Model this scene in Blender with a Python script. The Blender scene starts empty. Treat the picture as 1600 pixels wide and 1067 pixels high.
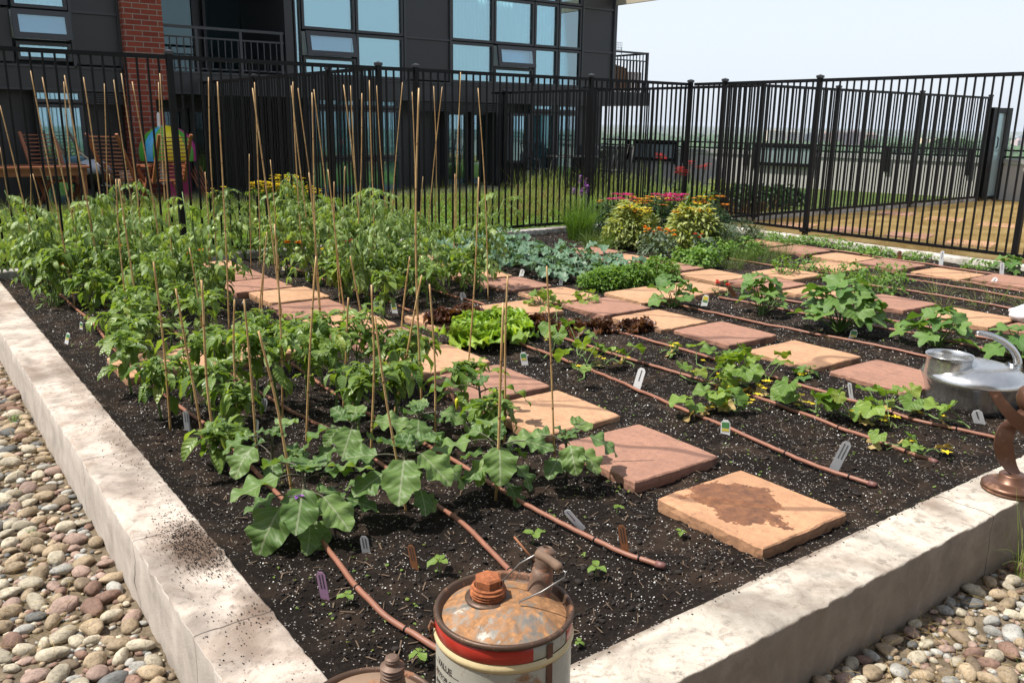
import bpy, math, random
import numpy as np
from mathutils import Vector, Matrix
PI = math.pi
rng = np.random.default_rng(7)
random.seed(7)
sc = bpy.context.scene
COL = sc.collection
H = 1.27                      # eye height above the paving, metres
CF = 1337.84
CR = np.array([0.80556057, -0.59235315, 0.01378114])
CU = np.array([0.13713367, 0.20901899, 0.96824864])
CW = np.array([0.57642565, 0.77809306, -0.24960902])
EYE = np.array([0., 0., H])

def ray(x, y):
    return CW + CR * (x - 800) / CF - CU * (y - 533.5) / CF
def G(x, y, z=-.03):          # point of the level z seen at photo position x, y
    d = ray(x, y); return EYE + (z - H) / d[2] * d
def onY(x, y, Y):
    d = ray(x, y); return EYE + Y / d[1] * d
def atdepth(x, y, t):
    return EYE + t * ray(x, y)
def depth(P):
    return float((np.asarray(P, float) - EYE) @ CW)
def pix(P):
    v = np.asarray(P, float) - EYE
    return 800 + CF * (v @ CR) / (v @ CW), 533.5 - CF * (v @ CU) / (v @ CW)

# ------------------------------------------------------------------ mesh building
class MB:
    def __init__(s): s.V = []; s.UV = []; s.F = []; s.M = []; s.n = 0
    def add(s, V, F, uv=None, mi=0):
        V = np.asarray(V, float).reshape(-1, 3)
        if uv is None: uv = np.full((len(V), 2), .5)
        s.V.append(V); s.UV.append(np.asarray(uv, float))
        if isinstance(F, list) and len(F) and isinstance(F[0], tuple):
            fs = [np.array([f for f in F if len(f) == k]) for k in sorted({len(f) for f in F})]
        else: fs = F if isinstance(F, list) else [F]
        for f in fs:
            f = np.asarray(f, int)
            if len(f): s.F.append(f + s.n); s.M.append(np.full(len(f), mi))
        s.n += len(V); return s
    def box(s, x0, y0, z0, x1, y1, z1, mi=0):
        V = [(x, y, z) for x in (x0, x1) for y in (y0, y1) for z in (z0, z1)]
        return s.add(V, [(0,1,3,2),(4,6,7,5),(0,4,5,1),(2,3,7,6),(0,2,6,4),(1,5,7,3)], mi=mi)
    def obox(s, c, ax, ay, az, mi=0):      # oriented box: centre and three half-vectors
        c, ax, ay, az = [np.asarray(q, float) for q in (c, ax, ay, az)]
        V = [c + i*ax + j*ay + k*az for i in (-1,1) for j in (-1,1) for k in (-1,1)]
        return s.add(V, [(0,1,3,2),(4,6,7,5),(0,4,5,1),(2,3,7,6),(0,2,6,4),(1,5,7,3)], mi=mi)
    def tube(s, pts, r, sides=6, mi=0, cap=True):
        P = np.asarray(pts, float); n = len(P)
        R = np.full(n, r, float) if np.isscalar(r) else np.asarray(r, float)
        T = np.gradient(P, axis=0); T /= np.linalg.norm(T, axis=1)[:, None] + 1e-12
        ref = np.array([0, 0, 1.]) if abs(T[:, 2]).mean() < .8 else np.array([1., 0, 0])
        A = np.cross(T, ref); A /= np.linalg.norm(A, axis=1)[:, None] + 1e-12
        Bv = np.cross(T, A)
        a = np.arange(sides) * 2 * PI / sides
        V = P[:, None] + R[:, None, None] * (A[:, None] * np.cos(a)[None, :, None] + Bv[:, None] * np.sin(a)[None, :, None])
        V = V.reshape(-1, 3)
        i, j = np.meshgrid(np.arange(n - 1), np.arange(sides), indexing='ij')
        j2 = (j + 1) % sides
        F = np.stack([i*sides+j, i*sides+j2, (i+1)*sides+j2, (i+1)*sides+j], -1).reshape(-1, 4)
        t = np.repeat(np.linspace(0, 1, n), sides)
        uv = np.stack([t, np.tile(a / (2*PI), n)], 1)
        Fs = [F]
        if cap:
            for base, fl in ((0, 1), ((n-1)*sides, 0)):
                tri = [(base, base+k, base+k+1) if not fl else (base, base+k+1, base+k) for k in range(1, sides-1)]
                Fs.append(np.array(tri))
        return s.add(V, Fs, uv, mi)
    def lathe(s, prof, c=(0,0,0), seg=32, mi=0, axis=None, a0=0, a1=2*PI):
        pr = np.asarray(prof, float); full = abs(a1 - a0 - 2*PI) < 1e-6
        m = seg if full else seg + 1
        a = a0 + (a1 - a0) * np.arange(m) / seg
        V = np.stack([pr[:, 0][:, None]*np.cos(a), pr[:, 0][:, None]*np.sin(a), np.repeat(pr[:, 1][:, None], m, 1)], -1).reshape(-1, 3)
        if axis is not None:
            q = Vector((0, 0, 1)).rotation_difference(Vector(axis)).to_matrix(); V = V @ np.array(q).T
        V = V + np.asarray(c, float)
        n = len(pr)
        i, j = np.meshgrid(np.arange(n-1), np.arange(seg), indexing='ij'); j2 = (j+1) % m
        F = np.stack([i*m+j, i*m+j2, (i+1)*m+j2, (i+1)*m+j], -1).reshape(-1, 4)
        return s.add(V, F, None, mi)
    def grid(s, X, Y, Z, mi=0):
        n, m = X.shape
        V = np.stack([X, Y, Z], -1).reshape(-1, 3)
        i, j = np.meshgrid(np.arange(n-1), np.arange(m-1), indexing='ij')
        F = np.stack([i*m+j, (i+1)*m+j, (i+1)*m+j+1, i*m+j+1], -1).reshape(-1, 4)
        return s.add(V, F, np.stack([X.ravel(), Y.ravel()], 1), mi)
    def build(s, name, mats, parent=None, smooth=True, loc=None):
        o0 = np.asarray(loc if loc is not None else (0, 0, 0), float)
        V = np.concatenate(s.V) - o0; UV = np.concatenate(s.UV)
        fl = np.concatenate([f.ravel() for f in s.F])
        tot = np.concatenate([np.full(len(f), f.shape[1]) for f in s.F])
        st = np.concatenate([[0], np.cumsum(tot)[:-1]])
        me = bpy.data.meshes.new(name)
        me.vertices.add(len(V)); me.vertices.foreach_set('co', V.ravel().astype(np.float32))
        me.loops.add(len(fl)); me.loops.foreach_set('vertex_index', fl.astype(np.int32))
        me.polygons.add(len(tot)); me.polygons.foreach_set('loop_start', st.astype(np.int32))
        me.polygons.foreach_set('loop_total', tot.astype(np.int32))
        me.polygons.foreach_set('material_index', np.concatenate(s.M).astype(np.int32))
        me.polygons.foreach_set('use_smooth', np.full(len(tot), bool(smooth)))
        uvl = me.uv_layers.new(name='UVMap')
        uvl.data.foreach_set('uv', UV[fl].ravel().astype(np.float32))
        for m in (mats if isinstance(mats, (list, tuple)) else [mats]): me.materials.append(m)
        me.update(); me.validate()
        o = bpy.data.objects.new(name, me); COL.objects.link(o)
        if parent is not None:
            o.parent = parent
        elif loc is not None: o.location = o0
        return o

def tag(o, label=None, cat=None, group=None, kind=None):
    if label: o['label'] = label
    if cat: o['category'] = cat
    if group: o['group'] = group
    if kind: o['kind'] = kind
    return o
def thing(name, label, cat, loc=(0, 0, 0), group=None):
    o = bpy.data.objects.new(name, None); COL.objects.link(o); o.empty_display_size = .1
    o.location = [float(q) for q in loc]; tag(o, label, cat, group); return o
ORD = 'first second third fourth fifth sixth seventh eighth ninth tenth eleventh twelfth thirteenth fourteenth fifteenth sixteenth seventeenth eighteenth nineteenth twentieth'.split()
def ordw(i):
    return ORD[i] if i < 20 else ('twenty-' + ORD[i-20] if i < 29 else ('thirtieth' if i == 29 else 'thirty-' + ORD[i-30]))

# value noise, numpy
_T = rng.random((256, 256))
def vnoise(x, y, s=1.):
    x = np.asarray(x, float) / s + 57.3; y = np.asarray(y, float) / s + 91.7
    xi = np.floor(x).astype(int); yi = np.floor(y).astype(int); fx = x - xi; fy = y - yi
    fx = fx*fx*(3-2*fx); fy = fy*fy*(3-2*fy)
    a = _T[xi % 256, yi % 256]; b = _T[(xi+1) % 256, yi % 256]; c = _T[xi % 256, (yi+1) % 256]; d = _T[(xi+1) % 256, (yi+1) % 256]
    return (a*(1-fx)+b*fx)*(1-fy)+(c*(1-fx)+d*fx)*fy - .5

# ------------------------------------------------------------------ materials
class NT:
    def __init__(s, name):
        s.m = bpy.data.materials.new(name); s.m.use_nodes = True
        s.t = s.m.node_tree; s.t.nodes.clear()
        s.out = s.n('ShaderNodeOutputMaterial')
    def n(s, ty, **k):
        nd = s.t.nodes.new(ty)
        for a, v in k.items(): setattr(nd, a, v)
        return nd
    def L(s, a, b): s.t.links.new(a, b)
    def set(s, nd, **k):
        for a, v in k.items():
            a = a.replace('_', ' ')
            nd.inputs[a].default_value = v
        return nd
    def noise(s, scale, detail=4, rough=.55, vec=None, dist=0):
        nd = s.n('ShaderNodeTexNoise'); nd.inputs['Scale'].default_value = scale
        nd.inputs['Detail'].default_value = detail; nd.inputs['Roughness'].default_value = rough
        nd.inputs['Distortion'].default_value = dist
        s.L(vec if vec is not None else s.co(), nd.inputs['Vector']); return nd.outputs['Fac']
    def co(s, kind='Object'):
        if not hasattr(s, '_tc'): s._tc = s.n('ShaderNodeTexCoord')
        return s._tc.outputs[kind]
    def pos(s):
        if not hasattr(s, '_g'): s._g = s.n('ShaderNodeNewGeometry')
        return s._g.outputs['Position']
    def rand(s):
        s.pos(); return s._g.outputs['Random Per Island']
    def ramp(s, fac, stops, interp='LINEAR'):
        r = s.n('ShaderNodeValToRGB'); r.color_ramp.interpolation = interp
        e = r.color_ramp.elements
        while len(e) < len(stops): e.new(.5)
        for k, (p, c) in enumerate(stops):
            e[k].position = p; e[k].color = (*c, 1) if len(c) == 3 else c
        s.L(fac, r.inputs['Fac']); return r.outputs['Color']
    def mix(s, fac, a, b, mode='MIX'):
        m = s.n('ShaderNodeMix', data_type='RGBA', blend_type=mode)
        for sock, v in ((m.inputs[0], fac), (m.inputs[6], a), (m.inputs[7], b)):
            if hasattr(v, 'is_linked'): s.L(v, sock)
            elif isinstance(v, (int, float)): sock.default_value = v if sock == m.inputs[0] else (v, v, v, 1)
            else: sock.default_value = (*v, 1) if len(v) == 3 else v
        return m.outputs[2]
    def math(s, op, a, b=None, clamp=False):
        m = s.n('ShaderNodeMath', operation=op, use_clamp=clamp)
        for k, v in enumerate((a, b)):
            if v is None: continue
            if hasattr(v, 'is_linked'): s.L(v, m.inputs[k])
            else: m.inputs[k].default_value = v
        return m.outputs[0]
    def bump(s, h, strength=.3, dist=.01, nrm=None):
        b = s.n('ShaderNodeBump'); b.inputs['Strength'].default_value = strength; b.inputs['Distance'].default_value = dist
        s.L(h, b.inputs['Height'])
        if nrm is not None: s.L(nrm, b.inputs['Normal'])
        return b.outputs['Normal']
    def pbr(s, color, rough=.6, metal=0., nrm=None, spec=.5, surf=True):
        p = s.n('ShaderNodeBsdfPrincipled')
        for nm, v in (('Base Color', color), ('Roughness', rough), ('Metallic', metal)):
            if hasattr(v, 'is_linked'): s.L(v, p.inputs[nm])
            else: p.inputs[nm].default_value = (*v, 1) if isinstance(v, tuple) else v
        p.inputs['Specular IOR Level'].default_value = spec
        if nrm is not None: s.L(nrm, p.inputs['Normal'])
        if surf: s.L(p.outputs[0], s.out.inputs['Surface'])
        return p

def simple(name, c, rough=.6, metal=0., var=.15, scale=20., bump=0., spec=.5):
    t = NT(name); f = t.noise(scale, 5)
    col = t.mix(f, tuple(q*(1-var) for q in c), tuple(min(1, q*(1+var)) for q in c))
    t.pbr(col, rough, metal, t.bump(f, bump, .005) if bump else None, spec); return t.m

def leafmat(name, c1, c2, rough=.42, trans=.35, veins=None, back=None, spec=.4, tip=None):
    t = NT(name)
    r = t.rand()
    col = t.ramp(r, [(0, c1), (1, c2)])
    if tip:      # some leaves yellowish
        col = t.mix(t.math('GREATER_THAN', r, tip[0]), col, tip[1])
    f = t.noise(30, 3)
    col = t.mix(t.math('MULTIPLY', f, .5), col, tuple(q*.55 for q in c1))
    nrm = None
    if veins:
        uv = t.n('ShaderNodeSeparateXYZ'); t.L(t.co('UV'), uv.inputs[0])
        y = t.math('ABSOLUTE', t.math('SUBTRACT', uv.outputs[1], .5))
        mid = t.math('LESS_THAN', y, .018)
        w = t.math('SINE', t.math('SUBTRACT', t.math('MULTIPLY', uv.outputs[0], 38.), t.math('MULTIPLY', y, 34.)))
        side = t.math('GREATER_THAN', w, .95)
        fac = t.math('MULTIPLY', t.math('MAXIMUM', mid, t.math('MULTIPLY', side, .5)), .8)
        col = t.mix(fac, col, veins)
        hh = t.math('ADD', t.math('MULTIPLY', w, -.5), t.math('MULTIPLY', mid, -1.))
        nrm = t.bump(hh, .35, .004)
    p = t.pbr(col, rough, 0, nrm, spec, surf=False)
    tr = t.n('ShaderNodeBsdfTranslucent')
    t.L(t.mix(1., col, (1.6, 1.55, .6), 'MULTIPLY'), tr.inputs['Color'])
    mx = t.n('ShaderNodeMixShader'); mx.inputs[0].default_value = trans
    t.L(p.outputs[0], mx.inputs[1]); t.L(tr.outputs[0], mx.inputs[2]); t.L(mx.outputs[0], t.out.inputs['Surface'])
    return t.m

M = {}
M['tomato'] = leafmat('tomato_leaf', (.12, .21, .05), (.32, .42, .13), .5)
M['pepper'] = leafmat('pepper_leaf', (.09, .17, .03), (.30, .41, .09), .36, .4, (.10, .19, .05), tip=(.93, (.34, .42, .08)))
M['eggplant'] = leafmat('eggplant_leaf', (.075, .16, .04), (.23, .34, .09), .5, .36, (.30, .34, .20), tip=(.88, (.17, .26, .04)))
M['squash'] = leafmat('squash_leaf', (.08, .18, .035), (.19, .31, .07), .55, .3, (.11, .19, .07))
M['cucumber'] = leafmat('cucumber_leaf', (.12, .22, .035), (.28, .40, .07), .5, .35, (.14, .22, .07), tip=(.86, (.26, .32, .05)))
M['lettuce'] = leafmat('lettuce_leaf', (.22, .38, .04), (.40, .54, .09), .4, .4)
M['redlettuce'] = leafmat('red_lettuce_leaf', (.06, .02, .015), (.16, .07, .03), .4, .3)
M['kale'] = leafmat('kale_leaf', (.06, .14, .075), (.16, .27, .16), .45, .2, (.2, .27, .2))
M['herb'] = leafmat('herb_leaf', (.09, .20, .03), (.22, .36, .07), .5)
M['grass'] = leafmat('green_grass', (.07, .14, .03), (.18, .26, .06), .5)
M['meadow'] = leafmat('meadow_grass', (.16, .24, .06), (.40, .44, .16), .6)
M['drygrass'] = leafmat('dry_grass', (.28, .19, .07), (.55, .41, .18), .7, .2)
M['varieg'] = leafmat('cream_edged_leaf', (.20, .27, .07), (.50, .52, .20), .5, .3)
M['darkleaf'] = leafmat('dark_green_leaf', (.018, .055, .015), (.045, .10, .025), .45, .25)
M['greyleaf'] = leafmat('grey_green_leaf', (.07, .12, .07), (.15, .20, .12), .6, .2)
M['reddry'] = leafmat('dry_red_stem', (.10, .035, .015), (.28, .14, .06), .7, .2)
M['stem'] = simple('green_stem', (.12, .20, .05), .5)
M['stemdark'] = simple('purple_green_stem', (.09, .08, .05), .5)
def petal(name, c1, c2): return leafmat(name, c1, c2, .5, .25, spec=.2)
M['yellow'] = petal('yellow_petal', (.82, .62, .02), (.92, .78, .05))
M['orange'] = petal('orange_petal', (.75, .20, .01), (.85, .36, .02))
M['red'] = petal('red_petal', (.55, .015, .01), (.75, .04, .02))
M['magenta'] = petal('magenta_petal', (.42, .015, .14), (.68, .06, .28))
M['purple'] = petal('purple_petal', (.25, .08, .45), (.42, .18, .60))
M['whitepetal'] = petal('white_petal', (.7, .65, .7), (.85, .8, .85))
M['flowerhead'] = simple('flower_centre', (.10, .05, .01), .8)

# concrete: pale, stained, with soil smears and joints
def concrete(name, base, joints=None, axis=1, pale=.3, dirt=(), side=None):
    t = NT(name); P = t.pos()
    a = t.noise(3.2, 8, .6, P, .6); b = t.noise(22, 8, .7, P); c = t.noise(160, 4, .6, P)
    lo = tuple(q*.6 for q in base); hi = tuple(min(.86, q*1.5) for q in base)
    col = t.ramp(a, [(.30, lo), (.44, base), (.56, hi), (.66, base), (.78, lo)])
    col = t.mix(t.ramp(b, [(.52, (0, 0, 0)), (.7, (1, 1, 1))]), col, tuple(q*.55 for q in base))
    pits = t.ramp(c, [(.30, (1, 1, 1)), (.38, (0, 0, 0))])
    col = t.mix(t.math('MULTIPLY', pits, .5), col, (.12, .09, .07))
    d = t.noise(1.7, 5, .6, P, 1.5)
    col = t.mix(t.ramp(d, [(.50, (0, 0, 0)), (.66, (.7, .7, .7))]), col, (.19, .135, .10))
    d2 = t.noise(9, 9, .75, P, 2.2); col = t.mix(t.ramp(d2, [(.54, (0, 0, 0)), (.68, (.7, .7, .7))]), col, (.15, .11, .085))
    if side:                                 # side faces: front wall's dirt and shade, long wall's sunlight, put into the colour
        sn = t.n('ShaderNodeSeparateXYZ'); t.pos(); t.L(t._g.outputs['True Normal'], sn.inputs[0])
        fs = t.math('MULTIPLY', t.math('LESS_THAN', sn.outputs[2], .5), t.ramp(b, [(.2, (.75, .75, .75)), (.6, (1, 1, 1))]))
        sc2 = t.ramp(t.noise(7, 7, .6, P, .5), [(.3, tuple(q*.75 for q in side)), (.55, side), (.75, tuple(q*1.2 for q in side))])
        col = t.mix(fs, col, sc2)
    for (dx, dy, rx, ry, amt) in dirt:      # soil trodden into the surface
        s = t.n('ShaderNodeSeparateXYZ'); t.L(P, s.inputs[0])
        ex = t.math('DIVIDE', t.math('SUBTRACT', s.outputs[0], dx), rx); ey = t.math('DIVIDE', t.math('SUBTRACT', s.outputs[1], dy), ry)
        rr = t.math('SQRT', t.math('ADD', t.math('MULTIPLY', ex, ex), t.math('MULTIPLY', ey, ey)))
        v = t.math('ADD', rr, t.math('MULTIPLY', t.math('SUBTRACT', t.noise(16, 8, .75, P), .5), 2.2))
        v = t.math('MULTIPLY', t.math('MULTIPLY', t.math('SUBTRACT', 1.15, v), 1.4, True), amt, True)
        v = t.math('MULTIPLY', v, t.math('GREATER_THAN', s.outputs[2], -.012))
        col = t.mix(v, col, t.mix(b, (.05, .03, .02), (.15, .10, .07)))
    h = t.math('ADD', t.math('MULTIPLY', b, .6), t.math('MULTIPLY', c, .5))
    if joints:
        s = t.n('ShaderNodeSeparateXYZ'); t.L(P, s.inputs[0]); tot = None
        wob = t.math('MULTIPLY', t.math('SUBTRACT', t.noise(12, 3, .5, P), .5), .03)
        for j in joints:
            v = t.math('LESS_THAN', t.math('ABSOLUTE', t.math('ADD', t.math('SUBTRACT', s.outputs[axis], j), wob)), .0022)
            tot = v if tot is None else t.math('MAXIMUM', tot, v)
        col = t.mix(t.math('MULTIPLY', tot, .8), col, (.05, .04, .035))
        h = t.math('SUBTRACT', h, tot)
    t.pbr(col, .85, 0, t.bump(h, .5, .006), .25); return t.m
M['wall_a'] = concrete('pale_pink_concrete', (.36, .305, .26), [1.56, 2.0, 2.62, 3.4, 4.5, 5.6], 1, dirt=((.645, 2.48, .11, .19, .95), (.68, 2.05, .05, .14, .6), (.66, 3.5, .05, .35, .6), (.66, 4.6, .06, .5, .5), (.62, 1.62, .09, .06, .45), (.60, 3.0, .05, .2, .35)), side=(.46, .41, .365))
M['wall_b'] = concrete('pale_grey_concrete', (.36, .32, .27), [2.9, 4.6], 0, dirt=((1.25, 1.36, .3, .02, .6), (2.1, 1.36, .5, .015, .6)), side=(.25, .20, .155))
M['kerb'] = concrete('grey_kerb_concrete', (.42, .39, .35))
M['parapet'] = simple('painted_parapet', (.42, .41, .39), .8, 0, .08, 2)
M['capstone'] = simple('grey_coping', (.30, .30, .29), .7)

def soilmat():
    t = NT('dark_soil'); P = t.pos()
    a = t.noise(5, 6, .6, P); b = t.noise(70, 6, .75, P); c = t.noise(260, 3, .6, P)
    col = t.ramp(b, [(.3, (.004, .003, .0022)), (.55, (.014, .0095, .007)), (.8, (.034, .023, .017))])
    col = t.mix(t.ramp(a, [(.48, (0, 0, 0)), (.68, (.6, .6, .6))]), col, (.062, .040, .027))
    v = t.n('ShaderNodeTexVoronoi'); v.inputs['Scale'].default_value = 95; t.L(P, v.inputs['Vector'])
    sp = t.math('MULTIPLY', t.math('LESS_THAN', v.outputs['Distance'], .24), t.math('GREATER_THAN', t.noise(40, 3, .5, P), .52))
    col = t.mix(t.math('MULTIPLY', sp, .7), col, (.5, .46, .42))
    t.pbr(col, .95, 0, t.bump(t.math('ADD', b, t.math('MULTIPLY', c, .4)), .9, .012), .15); return t.m
M['soil'] = soilmat()
M['crumb'] = simple('soil_crumb', (.014, .009, .0065), .95, 0, .6, 60)
M['perlite'] = simple('white_perlite', (.78, .76, .72), .9)
M['dirt'] = simple('dusty_dirt', (.17, .115, .075), .95, 0, .5, 9, .8)
M['pave_tan'] = None
def paver(name, base, dark, wet=False):
    t = NT(name); O = t.co('Object'); P = t.pos()
    a = t.noise(3.5, 6, .55, P, .8); b = t.noise(38, 7, .7, P); 
    col = t.ramp(a, [(.3, tuple(q*.84 for q in base)), (.5, base), (.72, tuple(min(.8, q*1.12) for q in base))])
    col = t.mix(t.ramp(b, [(.50, (0, 0, 0)), (.70, (.75, .75, .75))]), col, dark)
    col = t.mix(t.ramp(t.noise(11, 7, .7, P, .4), [(.52, (0, 0, 0)), (.66, (.5, .5, .5))]), col, dark)
    w = t.n('ShaderNodeTexWave', wave_type='BANDS', bands_direction='DIAGONAL'); w.inputs['Scale'].default_value = .9
    w.inputs['Distortion'].default_value = 9; w.inputs['Detail'].default_value = 3; w.inputs['Detail Scale'].default_value = .7
    t.L(P, w.inputs['Vector'])
    cr = t.ramp(w.outputs['Fac'], [(.965, (0, 0, 0)), (.995, (1, 1, 1))])
    col = t.mix(t.math('MULTIPLY', cr, .8), col, tuple(q*.6 for q in dark))
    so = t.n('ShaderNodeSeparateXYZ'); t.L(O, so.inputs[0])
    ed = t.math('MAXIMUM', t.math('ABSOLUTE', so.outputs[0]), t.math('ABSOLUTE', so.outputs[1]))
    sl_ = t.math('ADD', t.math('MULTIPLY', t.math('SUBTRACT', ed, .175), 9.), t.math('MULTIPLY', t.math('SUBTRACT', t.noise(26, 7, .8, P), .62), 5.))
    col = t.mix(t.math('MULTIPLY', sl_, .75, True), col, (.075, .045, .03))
    g2_ = t.n('ShaderNodeTexWave', wave_type='BANDS', bands_direction='X'); g2_.inputs['Scale'].default_value = 5; g2_.inputs['Distortion'].default_value = 14; g2_.inputs['Detail'].default_value = 5; g2_.inputs['Detail Scale'].default_value = .8
    t.L(P, g2_.inputs['Vector']); col = t.mix(t.math('MULTIPLY', g2_.outputs['Fac'], .22), col, dark)
    rough = .85
    if wet:
        s = t.n('ShaderNodeSeparateXYZ'); t.L(O, s.inputs[0])
        nz = t.math('MULTIPLY', t.math('SUBTRACT', t.noise(6, 7, .68, O), .5), .95)
        dx = t.math('DIVIDE', t.math('SUBTRACT', s.outputs[0], -.02), .155); dy = t.math('DIVIDE', t.math('ADD', s.outputs[1], -.045), .185)
        dd = t.math('SQRT', t.math('ADD', t.math('MULTIPLY', dx, dx), t.math('MULTIPLY', dy, dy)))
        wf = t.math('LESS_THAN', t.math('ADD', dd, t.math('MULTIPLY', nz, 3.)), 1.)
        top = t.math('GREATER_THAN', s.outputs[2], -.004)
        wf = t.math('MULTIPLY', wf, top)
        col = t.mix(t.math('MULTIPLY', wf, .92), col, t.ramp(t.noise(14, 7, .75, P, .3), [(.32, (.05, .02, .012)), (.5, (.16, .062, .026)), (.68, (.28, .12, .05))]))
        rough = t.math('SUBTRACT', .85, t.math('MULTIPLY', wf, .58))
    t.pbr(col, rough, 0, t.bump(t.math('ADD', t.math('MULTIPLY', cr, -1.), b), .6, .008), .3); return t.m
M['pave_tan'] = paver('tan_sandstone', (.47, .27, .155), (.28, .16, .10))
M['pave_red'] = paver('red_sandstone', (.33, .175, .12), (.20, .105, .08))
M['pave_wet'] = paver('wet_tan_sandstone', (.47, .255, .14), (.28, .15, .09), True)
M['black'] = simple('black_powder_coat', (.004, .004, .005), .45, 0, .2, 40, 0, .22)
M['blackcap'] = simple('worn_black_cap', (.03, .03, .033), .3)
def bamboo():
    t = NT('bamboo'); r = t.rand(); s = t.n('ShaderNodeSeparateXYZ'); t.L(t.co('UV'), s.inputs[0])
    col = t.ramp(t.noise(9, 5, .6, t.pos()), [(.3, (.34, .19, .07)), (.55, (.50, .32, .14)), (.75, (.60, .43, .22))])
    t.pbr(col, .45, 0, None, .4); return t.m
M['bamboo'] = bamboo()
M['node'] = simple('bamboo_node', (.20, .10, .04), .6)
M['hose'] = simple('brown_drip_hose', (.23, .095, .058), .5, 0, .38, 14, .3)
M['hosecap'] = simple('hose_end_cap', (.16, .07, .06), .5)
M['tagwhite'] = simple('white_plastic', (.86, .86, .86), .4, 0, .03)
M['tagyellow'] = simple('yellow_plastic', (.75, .62, .10), .4)
M['taggreen'] = simple('green_print', (.10, .28, .10), .4)
M['tagwood'] = simple('weathered_wood_tag', (.25, .10, .04), .7)
M['tagpurple'] = simple('lilac_plastic', (.35, .20, .32), .4)
M['tagpink'] = simple('pink_plastic', (.55, .15, .25), .4)
M['taggrey'] = simple('zinc_tag', (.42, .44, .46), .35, .4)
M['print'] = simple('black_print', (.05, .05, .05), .6)
# ================================================================== ground, bed, paving, stones, far city
def ico(sub=1):
    import bmesh
    bm = bmesh.new(); bmesh.ops.create_icosphere(bm, subdivisions=sub, radius=1)
    V = np.array([v.co[:] for v in bm.verts]); F = np.array([[v.index for v in f.verts] for f in bm.faces]); bm.free()
    return V, F
ICO1, ICO2, ICO3 = ico(1), ico(2), ico(3)
OCT = (np.array([(1,0,0),(-1,0,0),(0,1,0),(0,-1,0),(0,0,1),(0,0,-1)], float), np.array([(0,2,4),(2,1,4),(1,3,4),(3,0,4),(2,0,5),(1,2,5),(3,1,5),(0,3,5)]))
def lumps(mb, tm, pos, sc3, mi=0, jit=.25):
    V, F = tm; N = len(pos)
    if N == 0: return
    a = rng.random(N) * 2 * PI; c, s = np.cos(a), np.sin(a)
    W = V[None] * (1 + jit * (rng.random((N, len(V), 1)) - .5) * 2) * sc3[:, None, :]
    X = W[..., 0]*c[:, None] - W[..., 1]*s[:, None]; Y = W[..., 0]*s[:, None] + W[..., 1]*c[:, None]
    P = np.stack([X, Y, W[..., 2]], -1) + pos[:, None, :]
    Fs = (F[None] + (np.arange(N) * len(V))[:, None, None]).reshape(-1, F.shape[1])
    mb.add(P.reshape(-1, 3), Fs, None, mi)

# rooftop terrace under everything, with the earth between the river stones
def gravelmat():
    t = NT('gravel_earth'); P = t.pos()
    v = t.n('ShaderNodeTexVoronoi'); v.inputs['Scale'].default_value = 34; t.L(P, v.inputs['Vector'])
    col = t.ramp(t.noise(14, 6, .7, P), [(.3, (.07, .055, .035)), (.55, (.16, .125, .085)), (.8, (.28, .22, .15))])
    t.pbr(col, .9, 0, t.bump(t.math('ADD', v.outputs['Distance'], t.noise(90, 4, .6, P)), .8, .01), .2); return t.m
M['gravel'] = gravelmat()
m = MB(); m.box(-14, -8, -1.2, 24, 22, -.235); tag(m.build('roof_terrace_ground', M['gravel'], smooth=False), kind='structure')

# city floor far below, to the horizon
def cityfloor():
    t = NT('city_floor'); P = t.pos()
    col = t.ramp(t.noise(.006, 8, .7, P), [(.38, (.035, .07, .03)), (.5, (.06, .10, .04)), (.58, (.22, .22, .20)), (.7, (.30, .28, .26))])
    t.pbr(col, .9, 0, None, .2); return t.m
m = MB(); m.add([(-9000, -3000, -36), (9000, -3000, -36), (9000, 9000, -36), (-9000, 9000, -36)], [(0, 1, 2, 3)])
tag(m.build('city_ground', cityfloor()), kind='structure')

def lawnmat(name, c1, c2, c3):
    t = NT(name); P = t.pos()
    col = t.ramp(t.noise(2.2, 7, .65, P), [(.3, c1), (.52, c2), (.72, c3)])
    col = t.mix(t.math('MULTIPLY', t.noise(60, 4, .7, P), .6), col, tuple(q*.5 for q in c1))
    t.pbr(col, .95, 0, t.bump(t.noise(90, 4, .6, P), .8, .02), .1); return t.m
M['lawn_green'] = lawnmat('weedy_lawn', (.05, .08, .02), (.10, .15, .04), (.20, .20, .08))
M['lawn_dry'] = lawnmat('parched_lawn', (.17, .11, .04), (.33, .23, .09), (.44, .34, .16))
def sheet(name, pts, z, mt, th=.18):
    n = len(pts); m = MB()
    V = [(x, y, z) for x, y in pts] + [(x, y, z - th) for x, y in pts]
    m.add(V, [(i, i+n, (i+1) % n + n, (i+1) % n) for i in range(n)])
    top = [tuple(range(n))]
    m.F.append(np.array([[0, i, i+1] for i in range(1, n-1)])); m.M.append(np.zeros(n-2, int))
    o = m.build(name, mt, smooth=False); tag(o, kind='structure'); return o
sheet('weedy_lawn', [(-12, 8.16), (9.1, 8.16), (9.1, 12.85), (-12, 12.85)], -.055, M['lawn_green'])
sheet('green_lawn', [(9.1, 7.92), (18.4, 7.92), (18.2, 12.85), (9.1, 12.85)], -.055, M['lawn_green'])
sheet('dry_lawn', [(8.72, -2), (19, -2), (18.6, 7.76), (8.72, 7.76)], -.06, M['lawn_dry'])
M['patio'] = simple('grey_patio', (.16, .155, .15), .85, 0, .3, 3, .3)
sheet('patio', [(-12, 12.95), (16.4, 12.95), (16.4, 19), (-12, 19)], -.06, M['patio'])

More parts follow.
